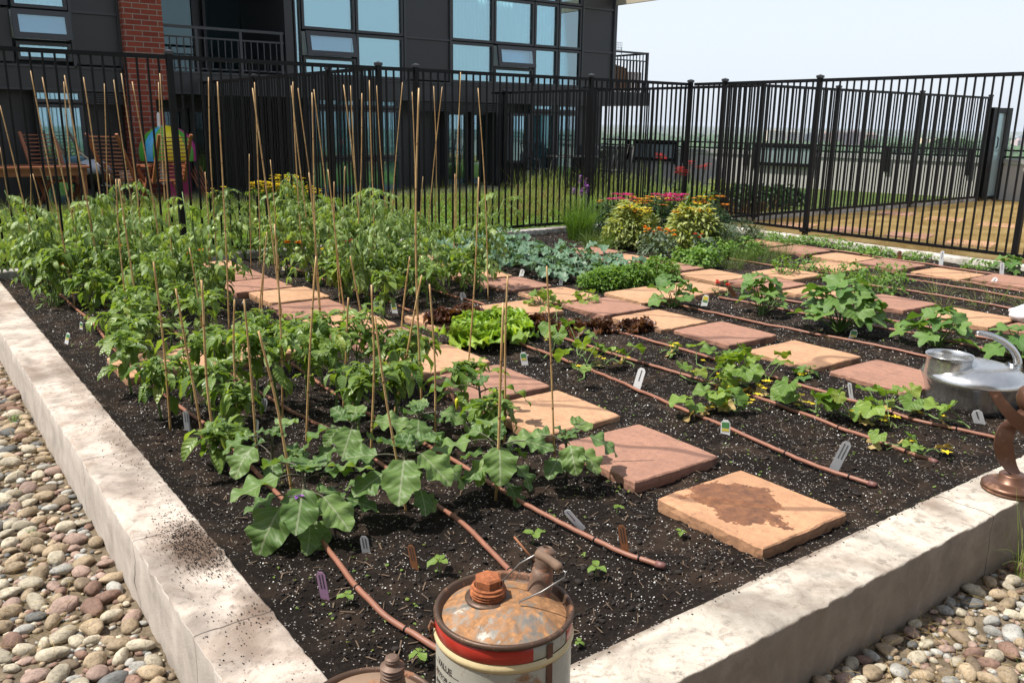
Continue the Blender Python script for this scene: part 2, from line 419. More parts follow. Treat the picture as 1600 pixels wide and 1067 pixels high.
# raised bed walls ---------------------------------------------------------------------------------
def rough_wall(name, x0, y0, x1, y1, z0, z1, mt, label, along='y', step=.018, amp=.006, cat='wall'):
    L = (y1 - y0) if along == 'y' else (x1 - x0); Wd = (x1 - x0) if along == 'y' else (y1 - y0)
    n = max(4, int(L / step)); s = np.linspace(0, L, n + 1)
    hgt = z1 - z0; r = .007
    prof = [(0, 0)] + [(0, q) for q in np.linspace(.03, hgt - r, 5)] + [(r*.3, hgt - r*.3)] + [(q, hgt) for q in np.linspace(r, Wd - r, 8)] + [(Wd - r*.3, hgt - r*.3), (Wd, hgt - r), (Wd, 0)]
    prof = np.array(prof); S, K = np.meshgrid(s, np.arange(len(prof)), indexing='ij')
    U = prof[K, 0]; Z = prof[K, 1]
    edge = ((U < r*1.5) | (U > Wd - r*1.5))
    nz = vnoise(S, Z*3 + U*2, .35) * amp * .6 + vnoise(S, U + Z, .028) * amp * .9 - np.maximum(0, vnoise(S*1.0, U*0+Z*2, .06) - .28) * amp * 7
    U2 = U + np.where(edge, nz * np.where(U < Wd/2, 1, -1) * 1.3, 0)
    Z2 = Z + np.where(Z > hgt*.9, vnoise(S, U, .4)*amp*.6 + vnoise(S, U, .03)*amp*.3, 0)
    if along == 'y': X, Y = x0 + U2, y0 + S
    else: X, Y = x0 + S, y0 + U2
    m = MB()
    m.grid(X, Y, z0 + Z2)
    k = len(prof)
    for row in (0, n):      # end caps
        c = np.array([[X[row].mean(), Y[row].mean(), z0 + hgt/2]])
        V = np.concatenate([np.stack([X[row], Y[row], (z0 + Z2)[row]], -1), c])
        m.add(V, np.array([[j, (j+1) % k, k] for j in range(k)]))
    o = m.build(name, mt); tag(o, label, cat); return o
WX0, WX1, WY0, WY1 = .495, .70, 1.165, 1.365
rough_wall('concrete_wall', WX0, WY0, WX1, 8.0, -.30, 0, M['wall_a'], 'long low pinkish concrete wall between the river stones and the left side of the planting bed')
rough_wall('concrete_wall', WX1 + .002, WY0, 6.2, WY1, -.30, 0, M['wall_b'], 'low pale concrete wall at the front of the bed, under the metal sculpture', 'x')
rough_wall('concrete_kerb', WX0, 8.002, 8.6, 8.15, -.30, .02, M['kerb'], 'thin concrete kerb along the back of the bed beneath the long black fence', 'x', cat='kerb')
rough_wall('concrete_kerb', 8.57, 1.4, 8.72, 8.0, -.30, .015, M['kerb'], 'thin pale concrete kerb between the planting bed and the parched lawn', 'y', cat='kerb')
rough_wall('concrete_kerb', 9.1, 7.79, 16.4, 7.91, -.2, .0, M['kerb'], 'narrow grey kerb dividing the green lawn from the parched lawn', 'x', cat='kerb')

# soil of the bed ------------------------------------------------------------------------------------
xs = np.arange(WX1 - .004, 8.58, .022); ys = np.concatenate([np.arange(WY1 - .004, 4.2, .016), np.arange(4.2, 8.01, .03)])
X, Y = np.meshgrid(xs, ys, indexing='ij')
def soilz(x, y):
    return -.035 + vnoise(x, y, .45)*.03 + vnoise(x, y, .11)*.018 + vnoise(x, y, .035)*.012
Z = np.minimum(soilz(X, Y), -.016)
edge = np.minimum(np.minimum(X - WX1, Y - WY1), .08) / .08
Z = Z * np.clip(edge, 0, 1) + (-.012 + vnoise(X, Y, .05)*.01) * (1 - np.clip(edge, 0, 1))
m = MB(); m.grid(X, Y, Z); tag(m.build('soil', M['soil']), kind='structure')
# crumbs and white grains
def near_pts(N, bias=2.2, x0=WX1, x1=8.5, y0=WY1, y1=8.0):
    out = []
    while sum(len(o) for o in out) < N:
        q = np.stack([rng.uniform(x0, x1, N*2), rng.uniform(y0, y1, N*2)], -1)
        d = q @ CW[:2]; k = rng.random(len(q)) < np.minimum(1, (1.8 / d) ** bias)
        out.append(q[k])
    return np.concatenate(out)[:N]
q = near_pts(15000); s = rng.uniform(.0022, .0060, len(q)) * (1 + (rng.random(len(q)) < .08)*.9)
P = np.column_stack([q, soilz(q[:, 0], q[:, 1]) + s*.5])
m = MB(); lumps(m, OCT, P, np.column_stack([s, s*rng.uniform(.6, 1, len(s)), s*.8]), jit=.4)
q = near_pts(1500, 1.6); s = rng.uniform(.005, .011, len(q)); P = np.column_stack([q, soilz(q[:, 0], q[:, 1]) + s*.3]); lumps(m, ICO1, P, np.column_stack([s*1.2, s, s*.7]), jit=.4)
tag(m.build('soil_crumbs', M['crumb']), kind='stuff')
q = near_pts(2600, 1.5); n_ = len(q); a_ = rng.random(n_)*6.28; l_ = rng.uniform(.006, .022, n_); z_ = soilz(q[:, 0], q[:, 1]) + .003
V = []; F = []
dx = np.cos(a_)*l_; dy = np.sin(a_)*l_; w_ = rng.uniform(.0008, .002, n_)
V = np.stack([np.stack([q[:, 0]-dx-dy/l_*w_, q[:, 1]-dy+dx/l_*w_, z_], -1), np.stack([q[:, 0]+dx-dy/l_*w_, q[:, 1]+dy+dx/l_*w_, z_+.003], -1), np.stack([q[:, 0]+dx+dy/l_*w_, q[:, 1]+dy-dx/l_*w_, z_+.003], -1), np.stack([q[:, 0]-dx+dy/l_*w_, q[:, 1]-dy-dx/l_*w_, z_], -1)], 1).reshape(-1, 3)
m = MB(); m.add(V, np.arange(4*n_).reshape(-1, 4)); tag(m.build('mulch_bits', simple('mulch_fibre', (.12, .08, .05), .9, 0, .5, 40)), kind='stuff')
q = near_pts(12500, 1.7); keep = rng.random(len(q)) < .14 + 2.2*np.clip(vnoise(q[:, 0], q[:, 1], .3)+vnoise(q[:, 0], q[:, 1], .09)*.6+.08, 0, 1); q = q[keep]
s = rng.uniform(.0009, .0023, len(q)) * (1 + (rng.random(len(q)) < .12)*.7) * np.clip((q @ CW[:2])/2.6, 1, 1.7)
P = np.column_stack([q, soilz(q[:, 0], q[:, 1]) + s*1.1])
m = MB(); lumps(m, OCT, P, np.column_stack([s, s*rng.uniform(.7, 1.2, len(s)), s]), jit=.3)
tag(m.build('perlite_grains', M['perlite']), kind='stuff')
# soil spilled on the wall
m = MB(); c0 = G(215, 745, 0)
for cx, cy, sp, N in ((.64, 2.50, .12, 1700), (.67, 2.35, .05, 350), (.63, 2.0, .05, 120), (.64, 1.6, .05, 90), (.66, 3.6, .5, 300), (.55, 1.75, .35, 140)):
    q = np.stack([rng.normal(cx, .045, N), rng.normal(cy, sp, N)], -1); q = q[(q[:, 0] > .505) & (q[:, 0] < .698) & (q[:, 1] > 1.2)]
    s = rng.uniform(.0007, .0028, len(q)); lumps(m, OCT, np.column_stack([q, .002 + s*.3]), np.column_stack([s, s, s*.6]), jit=.4)
for k in range(320):
    x = rng.uniform(.72, 6); y = WY1 - abs(rng.normal(0, .012)); s = rng.uniform(.001, .004)
    lumps(m, OCT, np.array([[x, y, .002]]), np.array([[s, s, s*.6]]))
tag(m.build('spilled_soil', M['crumb']), kind='stuff')

# paving stones ----------------------------------------------------------------------------------------
def slab(cx, cy, w, d, th, mt, label, group, z=0, rot=0, tilt=(0, 0)):
    n = 14; m = MB(); u = np.linspace(-1, 1, n)
    hw, hd = w/2, d/2; sd = rng.integers(0, 1000)
    def ring(k, inset, zz):
        pts = []
        for e in range(4):
            for t in np.linspace(-1, 1, n, endpoint=False):
                x, y = [(t, -1), (1, t), (-t, 1), (-1, -t)][e]
                px, py = x*(hw - inset), y*(hd - inset)
                j = vnoise(px*7 + sd, py*7, .35)*.005 + vnoise(px*9 + sd, py*9 + zz*40, .05)*.005
                cr = max(0, abs(x) + abs(y) - 1.85) * .12
                pts.append((px*(1 - cr) + (j if abs(x) == 1 else 0), py*(1 - cr) + (j if abs(y) == 1 else 0), zz + vnoise(px*8+sd, py*8, .2)*.0015))
        return np.array(pts)
    R = [ring(0, .003, -th), ring(1, 0, -th*.5), ring(2, 0, -.005), ring(3, .005, 0)]
    k = len(R[0]); V = np.concatenate(R + [np.array([[0, 0, 0.]])])
    F = [np.array([[a*k+i, a*k+(i+1) % k, (a+1)*k+(i+1) % k, (a+1)*k+i] for i in range(k)]) for a in range(3)]
    F.append(np.array([[3*k+i, 3*k+(i+1) % k, 4*k] for i in range(k)]))
    m.add(V, F); o = m.build('stone_paver', mt, smooth=False)
    o.location = (cx, cy, z); o.rotation_euler = (tilt[0], tilt[1], rot); tag(o, label, 'paving stone', group); return o
T_, R_ = 'tan', 'red'
paths = {
 'the path beside the eggplants': [(2.29, 1.69, 'W'), (2.32, 2.28, R_), (2.34, 2.85, T_), (2.35, 3.38, R_), (2.36, 3.90, T_), (2.35, 4.43, R_), (2.35, 4.95, T_), (2.33, 5.47, R_), (2.38, 6.0, T_), (2.30, 6.5, R_), (2.30, 7.0, R_), (2.30, 7.55, T_)],
 'the path behind the cucumbers': [(4.20, 2.29, R_), (4.17, 2.82, T_), (4.19, 3.41, R_), (4.11, 3.90, T_), (4.11, 4.42, R_), (4.09, 4.92, T_), (4.05, 5.47, R_), (4.05, 6.0, T_), (4.05, 6.52, R_), (4.05, 7.05, R_)],
 'the path between squash and onions': [(6.05, 2.28, R_), (6.0, 2.77, T_), (6.02, 3.36, R_), (5.89, 3.86, T_), (5.87, 4.38, R_), (5.77, 4.86, T_), (5.78, 5.40, R_), (5.76, 5.95, T_), (5.80, 6.5, R_)],
 'the farthest path by the right fence': [(7.79, 2.8, T_), (7.77, 3.31, R_), (7.66, 3.79, T_), (7.72, 4.37, R_), (7.70, 4.86, T_), (7.76, 5.42, R_), (7.76, 5.97, T_), (7.76, 6.5, R_)],
 'the cross path': [(1.12, 4.66, T_), (1.70, 4.66, T_), (2.96, 4.70, T_), (3.52, 4.68, T_), (4.64, 4.57, T_), (5.17, 4.55, T_), (6.40, 4.57, T_), (7.11, 4.58, T_)]}
for pn, lst in paths.items():
    for i, (cx, cy, c) in enumerate(lst):
        word = {'W': 'tan sandstone paver with a wet rusty-brown stain', 'tan': 'pale tan sandstone paver', 'red': 'reddish sandstone paver'}[c]
        mt = {'W': M['pave_wet'], 'tan': M['pave_tan'], 'red': M['pave_red']}[c]
        lab = word + f', {ordw(i)} from the ' + ('left' if 'cross' in pn else 'front') + ' in ' + pn
        if c == 'W': lab = 'tan sandstone paver with a large wet rust-brown stain, nearest the front wall'
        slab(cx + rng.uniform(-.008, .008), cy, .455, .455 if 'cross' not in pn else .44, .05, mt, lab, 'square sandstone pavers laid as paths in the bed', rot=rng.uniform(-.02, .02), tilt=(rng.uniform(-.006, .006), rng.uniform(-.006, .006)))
lawn_px = [(1402, 332, 'grey-pink', 'second'), (1476, 341, 'pink', 'third'), (1560, 350, 'large pink', 'right-hand'), (1420, 366, 'low pink', 'middle front'), (1516, 378, 'nearest pink', 'front'), (1242, 350, 'leftmost pink', 'left'), (1330, 357, 'pale pink', 'left of middle')]
for i, (x, y, c, w) in enumerate(lawn_px):
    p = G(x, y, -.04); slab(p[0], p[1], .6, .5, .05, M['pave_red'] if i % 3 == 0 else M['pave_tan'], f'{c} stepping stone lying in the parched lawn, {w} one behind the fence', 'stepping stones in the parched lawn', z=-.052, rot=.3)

# drip hoses -----------------------------------------------------------------------------------------------
def hose(pts, label, cap=True, r=.0085):
    P = np.array([(x, y) for x, y in pts], float)
    t = np.linspace(0, 1, len(P)); tt = np.linspace(0, 1, max(60, len(P)*12))
    X = np.interp(tt, t, P[:, 0]); Y = np.interp(tt, t, P[:, 1])
    for _ in range(8):
        X[1:-1] = (X[:-2] + X[2:] + 2*X[1:-1]) / 4; Y[1:-1] = (Y[:-2] + Y[2:] + 2*Y[1:-1]) / 4
    X = X + vnoise(Y, X*0 + P[0, 0]*9, .5) * .012
    Z = soilz(X, Y)*.35 - .018 + r; Z[:2] += .0
    th = thing('drip_hose', label, 'hose', (X[0], Y[0], Z[0]), 'brown drip hoses laid in rows')
    m = MB(); m.tube(np.stack([X, Y, Z], -1), r, 10); m.build('tube', M['hose'], th, loc=th.location)
    if cap:
        d = np.array([X[0]-X[2], Y[0]-Y[2], 0]); d /= np.linalg.norm(d)
        m = MB(); p0 = np.array([X[0], Y[0], Z[0]])
        m.tube([p0 - d*.012, p0 + d*.018], r*1.28, 10); m.build('end_cap', M['hosecap'], th, loc=th.location)
    for f in ((.10, .27) if P[0, 1] < 2.6 and P[0, 0] < 5 else ()):
        i = int(f*len(X)); p1 = np.array([X[i], Y[i], Z[i]]); p2 = np.array([X[i+1], Y[i+1], Z[i+1]]); dd = (p2-p1)/np.linalg.norm(p2-p1)
        m = MB(); m.tube([p1-dd*.003, p1+dd*.003], r*1.13, 10); m.build('wire_tie', M['black'], th, loc=th.location)
    return th
def px2(l): return [tuple(G(a, b, -.02)[:2]) for a, b in l]
hA = hose([(1.02, 1.50), (.97, 1.75)] + px2([(600, 958), (555, 915), (530, 882)]) + [(1.0, 2.6), (1.04, 3.45), (1.0, 3.9), (.98, 4.3), (.98, 5.1), (1.02, 5.8), (1.0, 7.6)], 'brown drip hose running past the left of the painted oil can under the eggplants', cap=False)
hose([(1.32, 1.62), (1.37, 1.86), (1.42, 2.15), (1.44, 2.7), (1.43, 3.21), (1.39, 3.52), (1.36, 4.2), (1.36, 5.03), (1.42, 6.17), (1.4, 7.7)], 'brown drip hose coming out behind the painted oil can', cap=False)
hose([(1.76, 1.61), (1.72, 1.72), (1.70, 1.93), (1.68, 2.19), (1.69, 2.7), (1.66, 3.43), (1.7, 4.3)], 'brown drip hose with capped end between the oil can and the wet paver')
hose([(2.85, 1.58), (2.83, 1.73), (2.86, 2.12), (2.9, 2.59), (2.96, 3.14), (3.0, 3.68), (2.98, 4.2)], 'long bare drip hose just behind the row of front pavers')
hose([(3.25, 1.56), (3.27, 1.80), (3.33, 2.42), (3.34, 2.85), (3.30, 3.4), (3.3, 4.2)], 'drip hose with capped end running under the cucumber vines')
hose([(3.76, 1.5), (3.66, 1.84), (3.67, 2.07), (3.68, 2.5), (3.70, 3.03), (3.71, 3.4), (3.66, 4.3)], 'drip hose passing in front of the steel watering can', cap=False)
hose([(4.80, 1.6), (4.78, 1.88), (4.80, 2.44), (4.68, 3.4), (4.64, 4.3)], 'drip hose behind the middle path in front of the squash plants', cap=False)
hose([(5.25, 1.6), (5.25, 2.09), (5.27, 2.46), (5.29, 2.77), (5.22, 3.1), (5.2, 3.42), (5.12, 4.25)], 'drip hose running through the squash plants', cap=False)
hose([(5.55, 1.6), (5.55, 2.49), (5.5, 2.91), (5.52, 3.25), (5.5, 3.65), (5.42, 4.2)], 'drip hose behind the squash plants, in front of the far path', cap=False)
hose([(6.68, 1.6), (6.66, 2.83), (6.66, 3.29), (6.66, 3.57), (6.58, 3.98), (6.55, 4.3)], 'drip hose nearest the camera among the onions', cap=False)
hose([(7.10, 1.8), (7.14, 2.91), (7.18, 3.31), (7.13, 3.59), (7.16, 3.87), (7.05, 4.24)], 'drip hose through the middle of the onions', cap=False)
hose([(7.42, 2.0), (7.43, 3.09), (7.46, 3.54), (7.36, 4.25)], 'drip hose behind the onions in front of the farthest path', cap=False)
hose([(8.12, 2.2), (8.14, 3.2), (8.10, 3.83), (8.18, 4.25), (8.14, 4.7), (8.19, 5.01), (8.13, 5.5), (8.15, 6.3)], 'drip hose beside the kerb of the parched lawn', cap=False)
hose([(2.9, 4.98), (2.92, 5.6), (2.9, 6.6), (2.9, 7.7)], 'drip hose at the foot of the middle tomato rows, left line', cap=False)
hose([(3.45, 4.98), (3.42, 5.6), (3.45, 6.6), (3.45, 7.7)], 'drip hose at the foot of the middle tomato rows, right line', cap=False)
hose([(4.9, 5.1), (4.95, 6.0), (4.9, 7.6)], 'drip hose under the blue-green kale', cap=False)
hose([(6.75, 4.95), (6.7, 5.6), (6.75, 6.4)], 'drip hose in front of the flower bed', cap=False)

# river stones ------------------------------------------------------------------------------------------------
def stonemat(name, c):
    t = NT(name); O = t.co('Object'); P = t.pos(); oi = t.n('ShaderNodeObjectInfo')
    f = t.noise(22, 6, .65, P); g = t.noise(120, 4, .7, P)
    col = t.mix(t.ramp(f, [(.32, (0, 0, 0)), (.68, (1, 1, 1))]), tuple(q*.68 for q in c), tuple(min(.8, q*1.25) for q in c))
    col = t.mix(t.ramp(g, [(.50, (0, 0, 0)), (.66, (.75, .75, .75))]), col, tuple(q*.42 for q in c))
    v = t.math('ADD', .8, t.math('MULTIPLY', oi.outputs['Random'], .4))
    cb = t.n('ShaderNodeCombineXYZ'); [t.L(v, cb.inputs[k]) for k in range(3)]
    col = t.mix(1., col, cb.outputs[0], 'MULTIPLY')
    t.pbr(col, .8, 0, t.bump(t.math('ADD', g, f), .5, .005), .25); return t.m
scol = {'cream': (.42, .37, .28), 'tan': (.33, .255, .17), 'pale grey': (.33, .32, .29), 'dark grey': (.13, .13, .125), 'reddish brown': (.20, .125, .095), 'pinkish': (.31, .22, .18), 'brown': (.19, .145, .10)}
wts = [.32, .27, .13, .05, .07, .11, .05]
smat = {k: stonemat('stone_' + k.replace(' ', '_'), c) for k, c in scol.items()}
stone_var = {}
for k in scol:
    for j in range(4):
        V, F = ICO3; d = rng.random(3)*50
        nz = sum(vnoise(V[:, 0]*a + d[0], V[:, 1]*a + V[:, 2]*b + d[1], .9/s) * w for a, b, s, w in ((1, .7, 1, .30), (1, -.9, 1.6, .18), (1.3, .4, 3.3, .06)))
        W = V * (1 + nz[:, None]) * np.array([1, rng.uniform(.62, .9), rng.uniform(.42, .66)])
        mb = MB(); mb.add(W, F); o = mb.build('river_stone', smat[k]); me = o.data; bpy.data.objects.remove(o)
        stone_var[(k, j)] = me
cand = []
for (x0, x1, y0, y1, n, rr) in ((-.30, WX0, 1.35, 6.6, 4600, (.012, .036)), (1.05, 4.6, .25, WY0, 3400, (.012, .031))):
    for r0 in sorted(rng.uniform(*rr, n) * rng.choice([1, 1, 1, .75], n), reverse=True):
        cand.append((rng.uniform(x0, x1 - r0*.8), rng.uniform(y0, y1 - (r0*.8 if x0 > 0 else 0)), r0))
placed = []
for x, y, r0 in cand:
    px, py = pix((x, y, -.22))
    if not (-60 < px < 1660 and 380 < py < 1130): continue
    if any((x-a)**2 + (y-b)**2 < (.86*(r0+c))**2 for a, b, c in placed): continue
    placed.append((x, y, r0))
placed.sort(key=lambda q: -q[2] / depth((q[0], q[1], -.22)))
keys = list(scol)
for i, (x, y, r0) in enumerate(placed[:296]):
    k = keys[rng.choice(len(keys), p=wts)]; j = int(rng.integers(0, 4))
    o = bpy.data.objects.new('river_stone', stone_var[(k, j)]); COL.objects.link(o)
    o.location = (x, y, -.235 + r0*.34); s = r0*1.12; o.scale = (s*rng.uniform(.95, 1.25), s, s*rng.uniform(.8, 1.15))
    o.rotation_euler = (rng.uniform(-.3, .3), rng.uniform(-.3, .3), rng.uniform(0, 6.28))
    sz = 'large' if r0 > .028 else ('medium' if r0 > .020 else 'small')
    px, py = pix((x, y, -.2))
    if x < WX0:
        d = WX0 - x; where = ('touching' if d < .08 else ('just left of' if d < .2 else 'well left of')) + ' the long wall, ' + ('by its front corner' if y < 2.1 else 'by the spilled soil' if y < 2.8 else 'beyond the spilled soil' if y < 3.6 else 'far along it')
    else:
        d = WY0 - y; where = ('touching' if d < .08 else 'just before' if d < .2 else 'well before') + ' the front wall, ' + ('near the oil can' if x < 1.7 else 'below the wet paver' if x < 2.3 else 'left of the sculpture' if x < 2.8 else 'under the sculpture')
    tag(o, f'{sz} {k} river stone {where}', 'river stone', f'{k} river stones')
m = MB()
for key_i, k in enumerate(keys):
    rest = [q for q in placed[296:] if rng.random() < 2]
    sel = [q for n_, q in enumerate(rest) if n_ % len(keys) == key_i]
    if sel:
        q = np.array(sel); lumps(m, ICO2, np.column_stack([q[:, 0], q[:, 1], np.full(len(q), -.228)]), np.column_stack([q[:, 2]*1.1, q[:, 2]*.8, q[:, 2]*.5]), mi=key_i, jit=.06)
for key_i, k in enumerate(keys):
    n = 900
    a = np.column_stack([rng.uniform(-.5, WX0-.01, n), rng.uniform(1.0, 7, n), np.full(n, -.232)])
    b = np.column_stack([rng.uniform(.9, 5, n), rng.uniform(.0, WY0-.01, n), np.full(n, -.232)])
    q = np.concatenate([a, b]); s = rng.uniform(.005, .016, len(q)); lumps(m, ICO1, q, np.column_stack([s*1.2, s*.9, s*.6]), mi=key_i, jit=.1)
tag(m.build('small_gravel', [smat[k] for k in keys]), kind='stuff')

# fences ----------------------------------------------------------------------------------------------------
def fence(label, p0, p1, posts, z0=.02, zt=1.78, pitch=.0921, gaps=()):
    p0 = np.array(p0, float); p1 = np.array(p1, float); L = np.linalg.norm(p1 - p0); d = (p1 - p0) / L; nrm = np.array([-d[1], d[0]])
    th = thing('metal_fence', label, 'fence', (p0[0], p0[1], -.05))
    d3 = np.array([*d, 0]); n3 = np.array([*nrm, 0]); up = np.array([0, 0, 1.])
    def P(s, z): return np.array([*(p0 + d*s), z])
    for s in posts:
        m = MB(); m.obox(P(s, .87), d3*.026, n3*.026, up*.945)
        m.obox(P(s, .0), d3*.05, n3*.05, up*.012)
        po = m.build('post', M['black'], th, smooth=False, loc=th.location)
        m = MB(); b = P(s, 1.815)
        m.obox(b + up*.006, d3*.034, n3*.034, up*.013)
        V = [b + up*.019 + i*d3*.034 + j*n3*.034 for i, j in ((-1, -1), (1, -1), (1, 1), (-1, 1))] + [b + up*.034]
        m.add(V, np.array([(0, 1, 4), (1, 2, 4), (2, 3, 4), (3, 0, 4)]))
        m.build('post_cap', M['blackcap'], po, smooth=False, loc=th.location)
    ss = sorted(set([0, L] + list(posts)))
    for a, b in zip(ss[:-1], ss[1:]):
        if b - a < .08: continue
        for z, hh in ((zt, .019), (z0, .017)):
            m = MB(); m.obox(P((a+b)/2, z), d3*((b-a)/2 - .027), n3*.0135, up*hh); m.build('rail', M['black'], th, smooth=False, loc=th.location)
        k = max(1, int(round((b - a) / pitch))); m = MB()
        for q in range(1, k):
            s = a + (b-a)*q/k; m.obox(P(s, (zt+z0)/2), d3*.0082, n3*.0082, up*((zt-z0)/2 - .001))
        m.build('picket_panel', M['black'], th, smooth=False, loc=th.location)
    return th
fence('long black metal fence behind the tomatoes, across the back of the planting bed', (-2.7, 8.38), (9.2, 8.38), [.02, 2.5, 5.01, 7.12, 7.57, 10.08, 11.88])
fence('black metal fence on the right, between the bed and the parched lawn', (9.2, 8.35), (9.2, -.6), [.55, 1.98, 4.44, 6.8, 8.8])
fence('black metal fence running away along the kerb towards the frosted glass gate', (9.25, 7.8), (16.45, 7.8), [.75, 2.5, 4.85, 7.18])
fence('black metal fence running from the bed to the building behind the green lawn corner', (10.0, 7.85), (10.0, 14.3), [3.5, 6.0])
fence('black metal fence running back to the building beside the yellow daisies', (4.42, 8.41), (4.42, 14.35), [1.2, 3.6, 5.9])

# parapet with rail, glass gate --------------------------------------------------------------------------------
pa = np.array([14.75, 16.2]); pb = np.array([19.9, -1.0]); pl = np.linalg.norm(pb-pa); pd = (pb-pa)/pl; pn_ = np.array([-pd[1], pd[0]])
D3, N3, UP = np.array([*pd, 0]), np.array([*pn_, 0]), np.array([0, 0, 1.])
th = thing('parapet_wall', 'pale grey parapet wall with dark rails at the edge of the roof, city behind it', 'parapet', (*((pa+pb)/2), -.24))
m = MB(); m.obox([*((pa+pb)/2), .18], D3*pl/2, N3*.10, UP*.42); m.build('wall', M['parapet'], th, smooth=False, loc=th.location)
m = MB(); m.obox([*((pa+pb)/2), .655], D3*pl/2, N3*.13, UP*.04); m.build('coping', M['capstone'], th, smooth=False, loc=th.location)
for z in (.735, .855):
    m = MB(); m.obox([*((pa+pb)/2 - pn_*.1), z], D3*pl/2, N3*.02, UP*.016); m.build('rail', M['black'], th, smooth=False, loc=th.location)
for k in range(12):
    s = pl*(k+.5)/12; p = pa + pd*s - pn_*.11
    m = MB(); m.obox([*p, .62], D3*.05, N3*.03, UP*.25); m.build('bracket', M['black'], th, smooth=False, loc=th.location)
def glassmat(name, tint, rough=.02, frost=False, refl=.27, gc=(.68, .90, .97)):
    t = NT(name)
    g = t.n('ShaderNodeBsdfGlossy'); g.inputs['Roughness'].default_value = rough; g.inputs['Color'].default_value = (*gc, 1)
    if frost:
        b = t.n('ShaderNodeBsdfTranslucent'); b.inputs['Color'].default_value = (*tint, 1)
        d = t.n('ShaderNodeBsdfDiffuse'); d.inputs['Color'].default_value = (*tint, 1)
        ms = t.n('ShaderNodeMixShader'); ms.inputs[0].default_value = .4; t.L(b.outputs[0], ms.inputs[1]); t.L(d.outputs[0], ms.inputs[2]); base = ms.outputs[0]
    else:
        b = t.n('ShaderNodeBsdfTransparent'); b.inputs['Color'].default_value = (*tint, 1); base = b.outputs[0]
    f = t.n('ShaderNodeFresnel'); f.inputs['IOR'].default_value = 1.55
    m2 = t.n('ShaderNodeMixShader'); t.L(t.math('ADD', t.math('MULTIPLY', f.outputs[0], 1.2), refl, True), m2.inputs[0]); t.L(base, m2.inputs[1]); t.L(g.outputs[0], m2.inputs[2])
    t.L(m2.outputs[0], t.out.inputs['Surface']); return t.m
M['glass'] = glassmat('window_glass', (.70, .93, .97))
M['darkglass'] = glassmat('shaded_glass', (.30, .42, .44), refl=.03)  # copy of the window glass, recess shade put into tint and reflection
M['frosted'] = glassmat('frosted_glass', (.60, .72, .74), .25, True)
M['frame'] = simple('charcoal_frame', (.045, .045, .052), .45, 0, .1)
for (x, s0, w, lab) in ((0, 4.6, 1.3, 'panel'), (0, 1.5, 1.1, 'panel2')):
    p = pa + pd*s0 - pn_*.14
    m = MB()
    for dz in (-.19, .19): m.obox([*p, .62 + dz], D3*w/2, N3*.03, UP*.035)
    for dx in (-1, 1): m.obox([*(p + pd*dx*w/2), .60], D3*.035, N3*.032, UP*.27)
    fr = m.build('panel_frame', M['black'], th, smooth=False, loc=th.location)
    m = MB(); m.obox([*p, .62], D3*(w/2-.035), N3*.008, UP*.155); m.build('glass_pane', M['frosted'], fr, smooth=False, loc=th.location)
th = thing('glass_gate', 'tall narrow frosted glass gate in a dark frame at the end of the fence', 'gate', (16.75, 7.8, -.06))
m = MB(); m.box(16.50, 7.74, -.06, 16.68, 7.86, 1.62); m.box(17.08, 7.74, -.06, 17.22, 7.86, 1.62); m.box(16.682, 7.75, 1.52, 17.078, 7.85, 1.615); m.box(16.682, 7.75, -.05, 17.078, 7.85, .02)
m.build('gate_frame', M['black'], th, smooth=False, loc=th.location)
m = MB(); m.box(16.682, 7.79, .022, 17.078, 7.81, 1.518); m.build('glass_pane', M['frosted'], th, smooth=False, loc=th.location)
m = MB(); m.tube([(16.72, 7.72, .9), (16.72, 7.70, .93), (16.72, 7.70, 1.07), (16.72, 7.72, 1.1)], .012, 6); m.build('handle', M['black'], th, loc=th.location)

# the city beyond --------------------------------------------------------------------------------------------
def cblock(px0, px1, ytop, dist, c, label, bands=True, name='apartment_tower'):
    mid = (px0 + px1)/2; d = ray(mid, 230); P = EYE + d * dist
    w = (px1 - px0) / CF * dist; zt = H + ray(mid, ytop)[2]*dist
    o = thing(name, label, 'building', (P[0], P[1], -36))
    rt = CR[:2]/np.linalg.norm(CR[:2]); a = rng.uniform(-.12, .12)
    u = np.array([rt[0]*math.cos(a)-rt[1]*math.sin(a), rt[0]*math.sin(a)+rt[1]*math.cos(a), 0]); v = np.array([-u[1], u[0], 0]); dep = max(9, w*.35)
    m = MB(); m.obox([P[0], P[1], (zt-36)/2], u*w/2, v*dep, UP*(zt+36)/2); mt = simple('facade_paint', c, .8, 0, .1, .05)
    m.build('wall', mt, o, smooth=False, loc=o.location)
    m = MB(); m.obox([P[0], P[1], zt+1.2], u*w*.18, v*dep*.4, UP*1.2); m.build('roof_box', mt, o, smooth=False, loc=o.location)
    if bands:
        m = MB(); z = zt - 2.2
        nn = 0
        while z > -30 and nn < 14:
            for k in range(3): m.obox([*(P[:2] + u[:2]*w*(k-1)*.31 - v[:2]*(dep+.2)), z], u*w*.10, v*.25, UP*.8)
            z -= 2.9; nn += 1
        m.build('windows', M['farglass'], o, smooth=False, loc=o.location)
M['farglass'] = simple('far_window', (.06, .07, .09), .3)
cblock(1195, 1222, 204, 1500, (.66, .58, .46), 'cream apartment slab with dark balconies on the skyline left of the tall fence post')
cblock(1224, 1251, 206, 1500, (.62, .58, .50), 'white apartment slab with stacked balconies beside the cream one on the skyline')
cblock(1252, 1276, 209, 1560, (.30, .32, .36), 'blue-grey office block on the skyline just left of the tall fence post')
cblock(1280, 1296, 208, 1500, (.55, .36, .28), 'narrow pink apartment block on the skyline right of the tall fence post')
cblock(1298, 1322, 207, 1450, (.36, .26, .24), 'brown apartment tower with grey stripes on the skyline, left one of the pair')
cblock(1323, 1346, 206, 1450, (.30, .20, .20), 'dark maroon apartment tower on the skyline, right one of the pair')
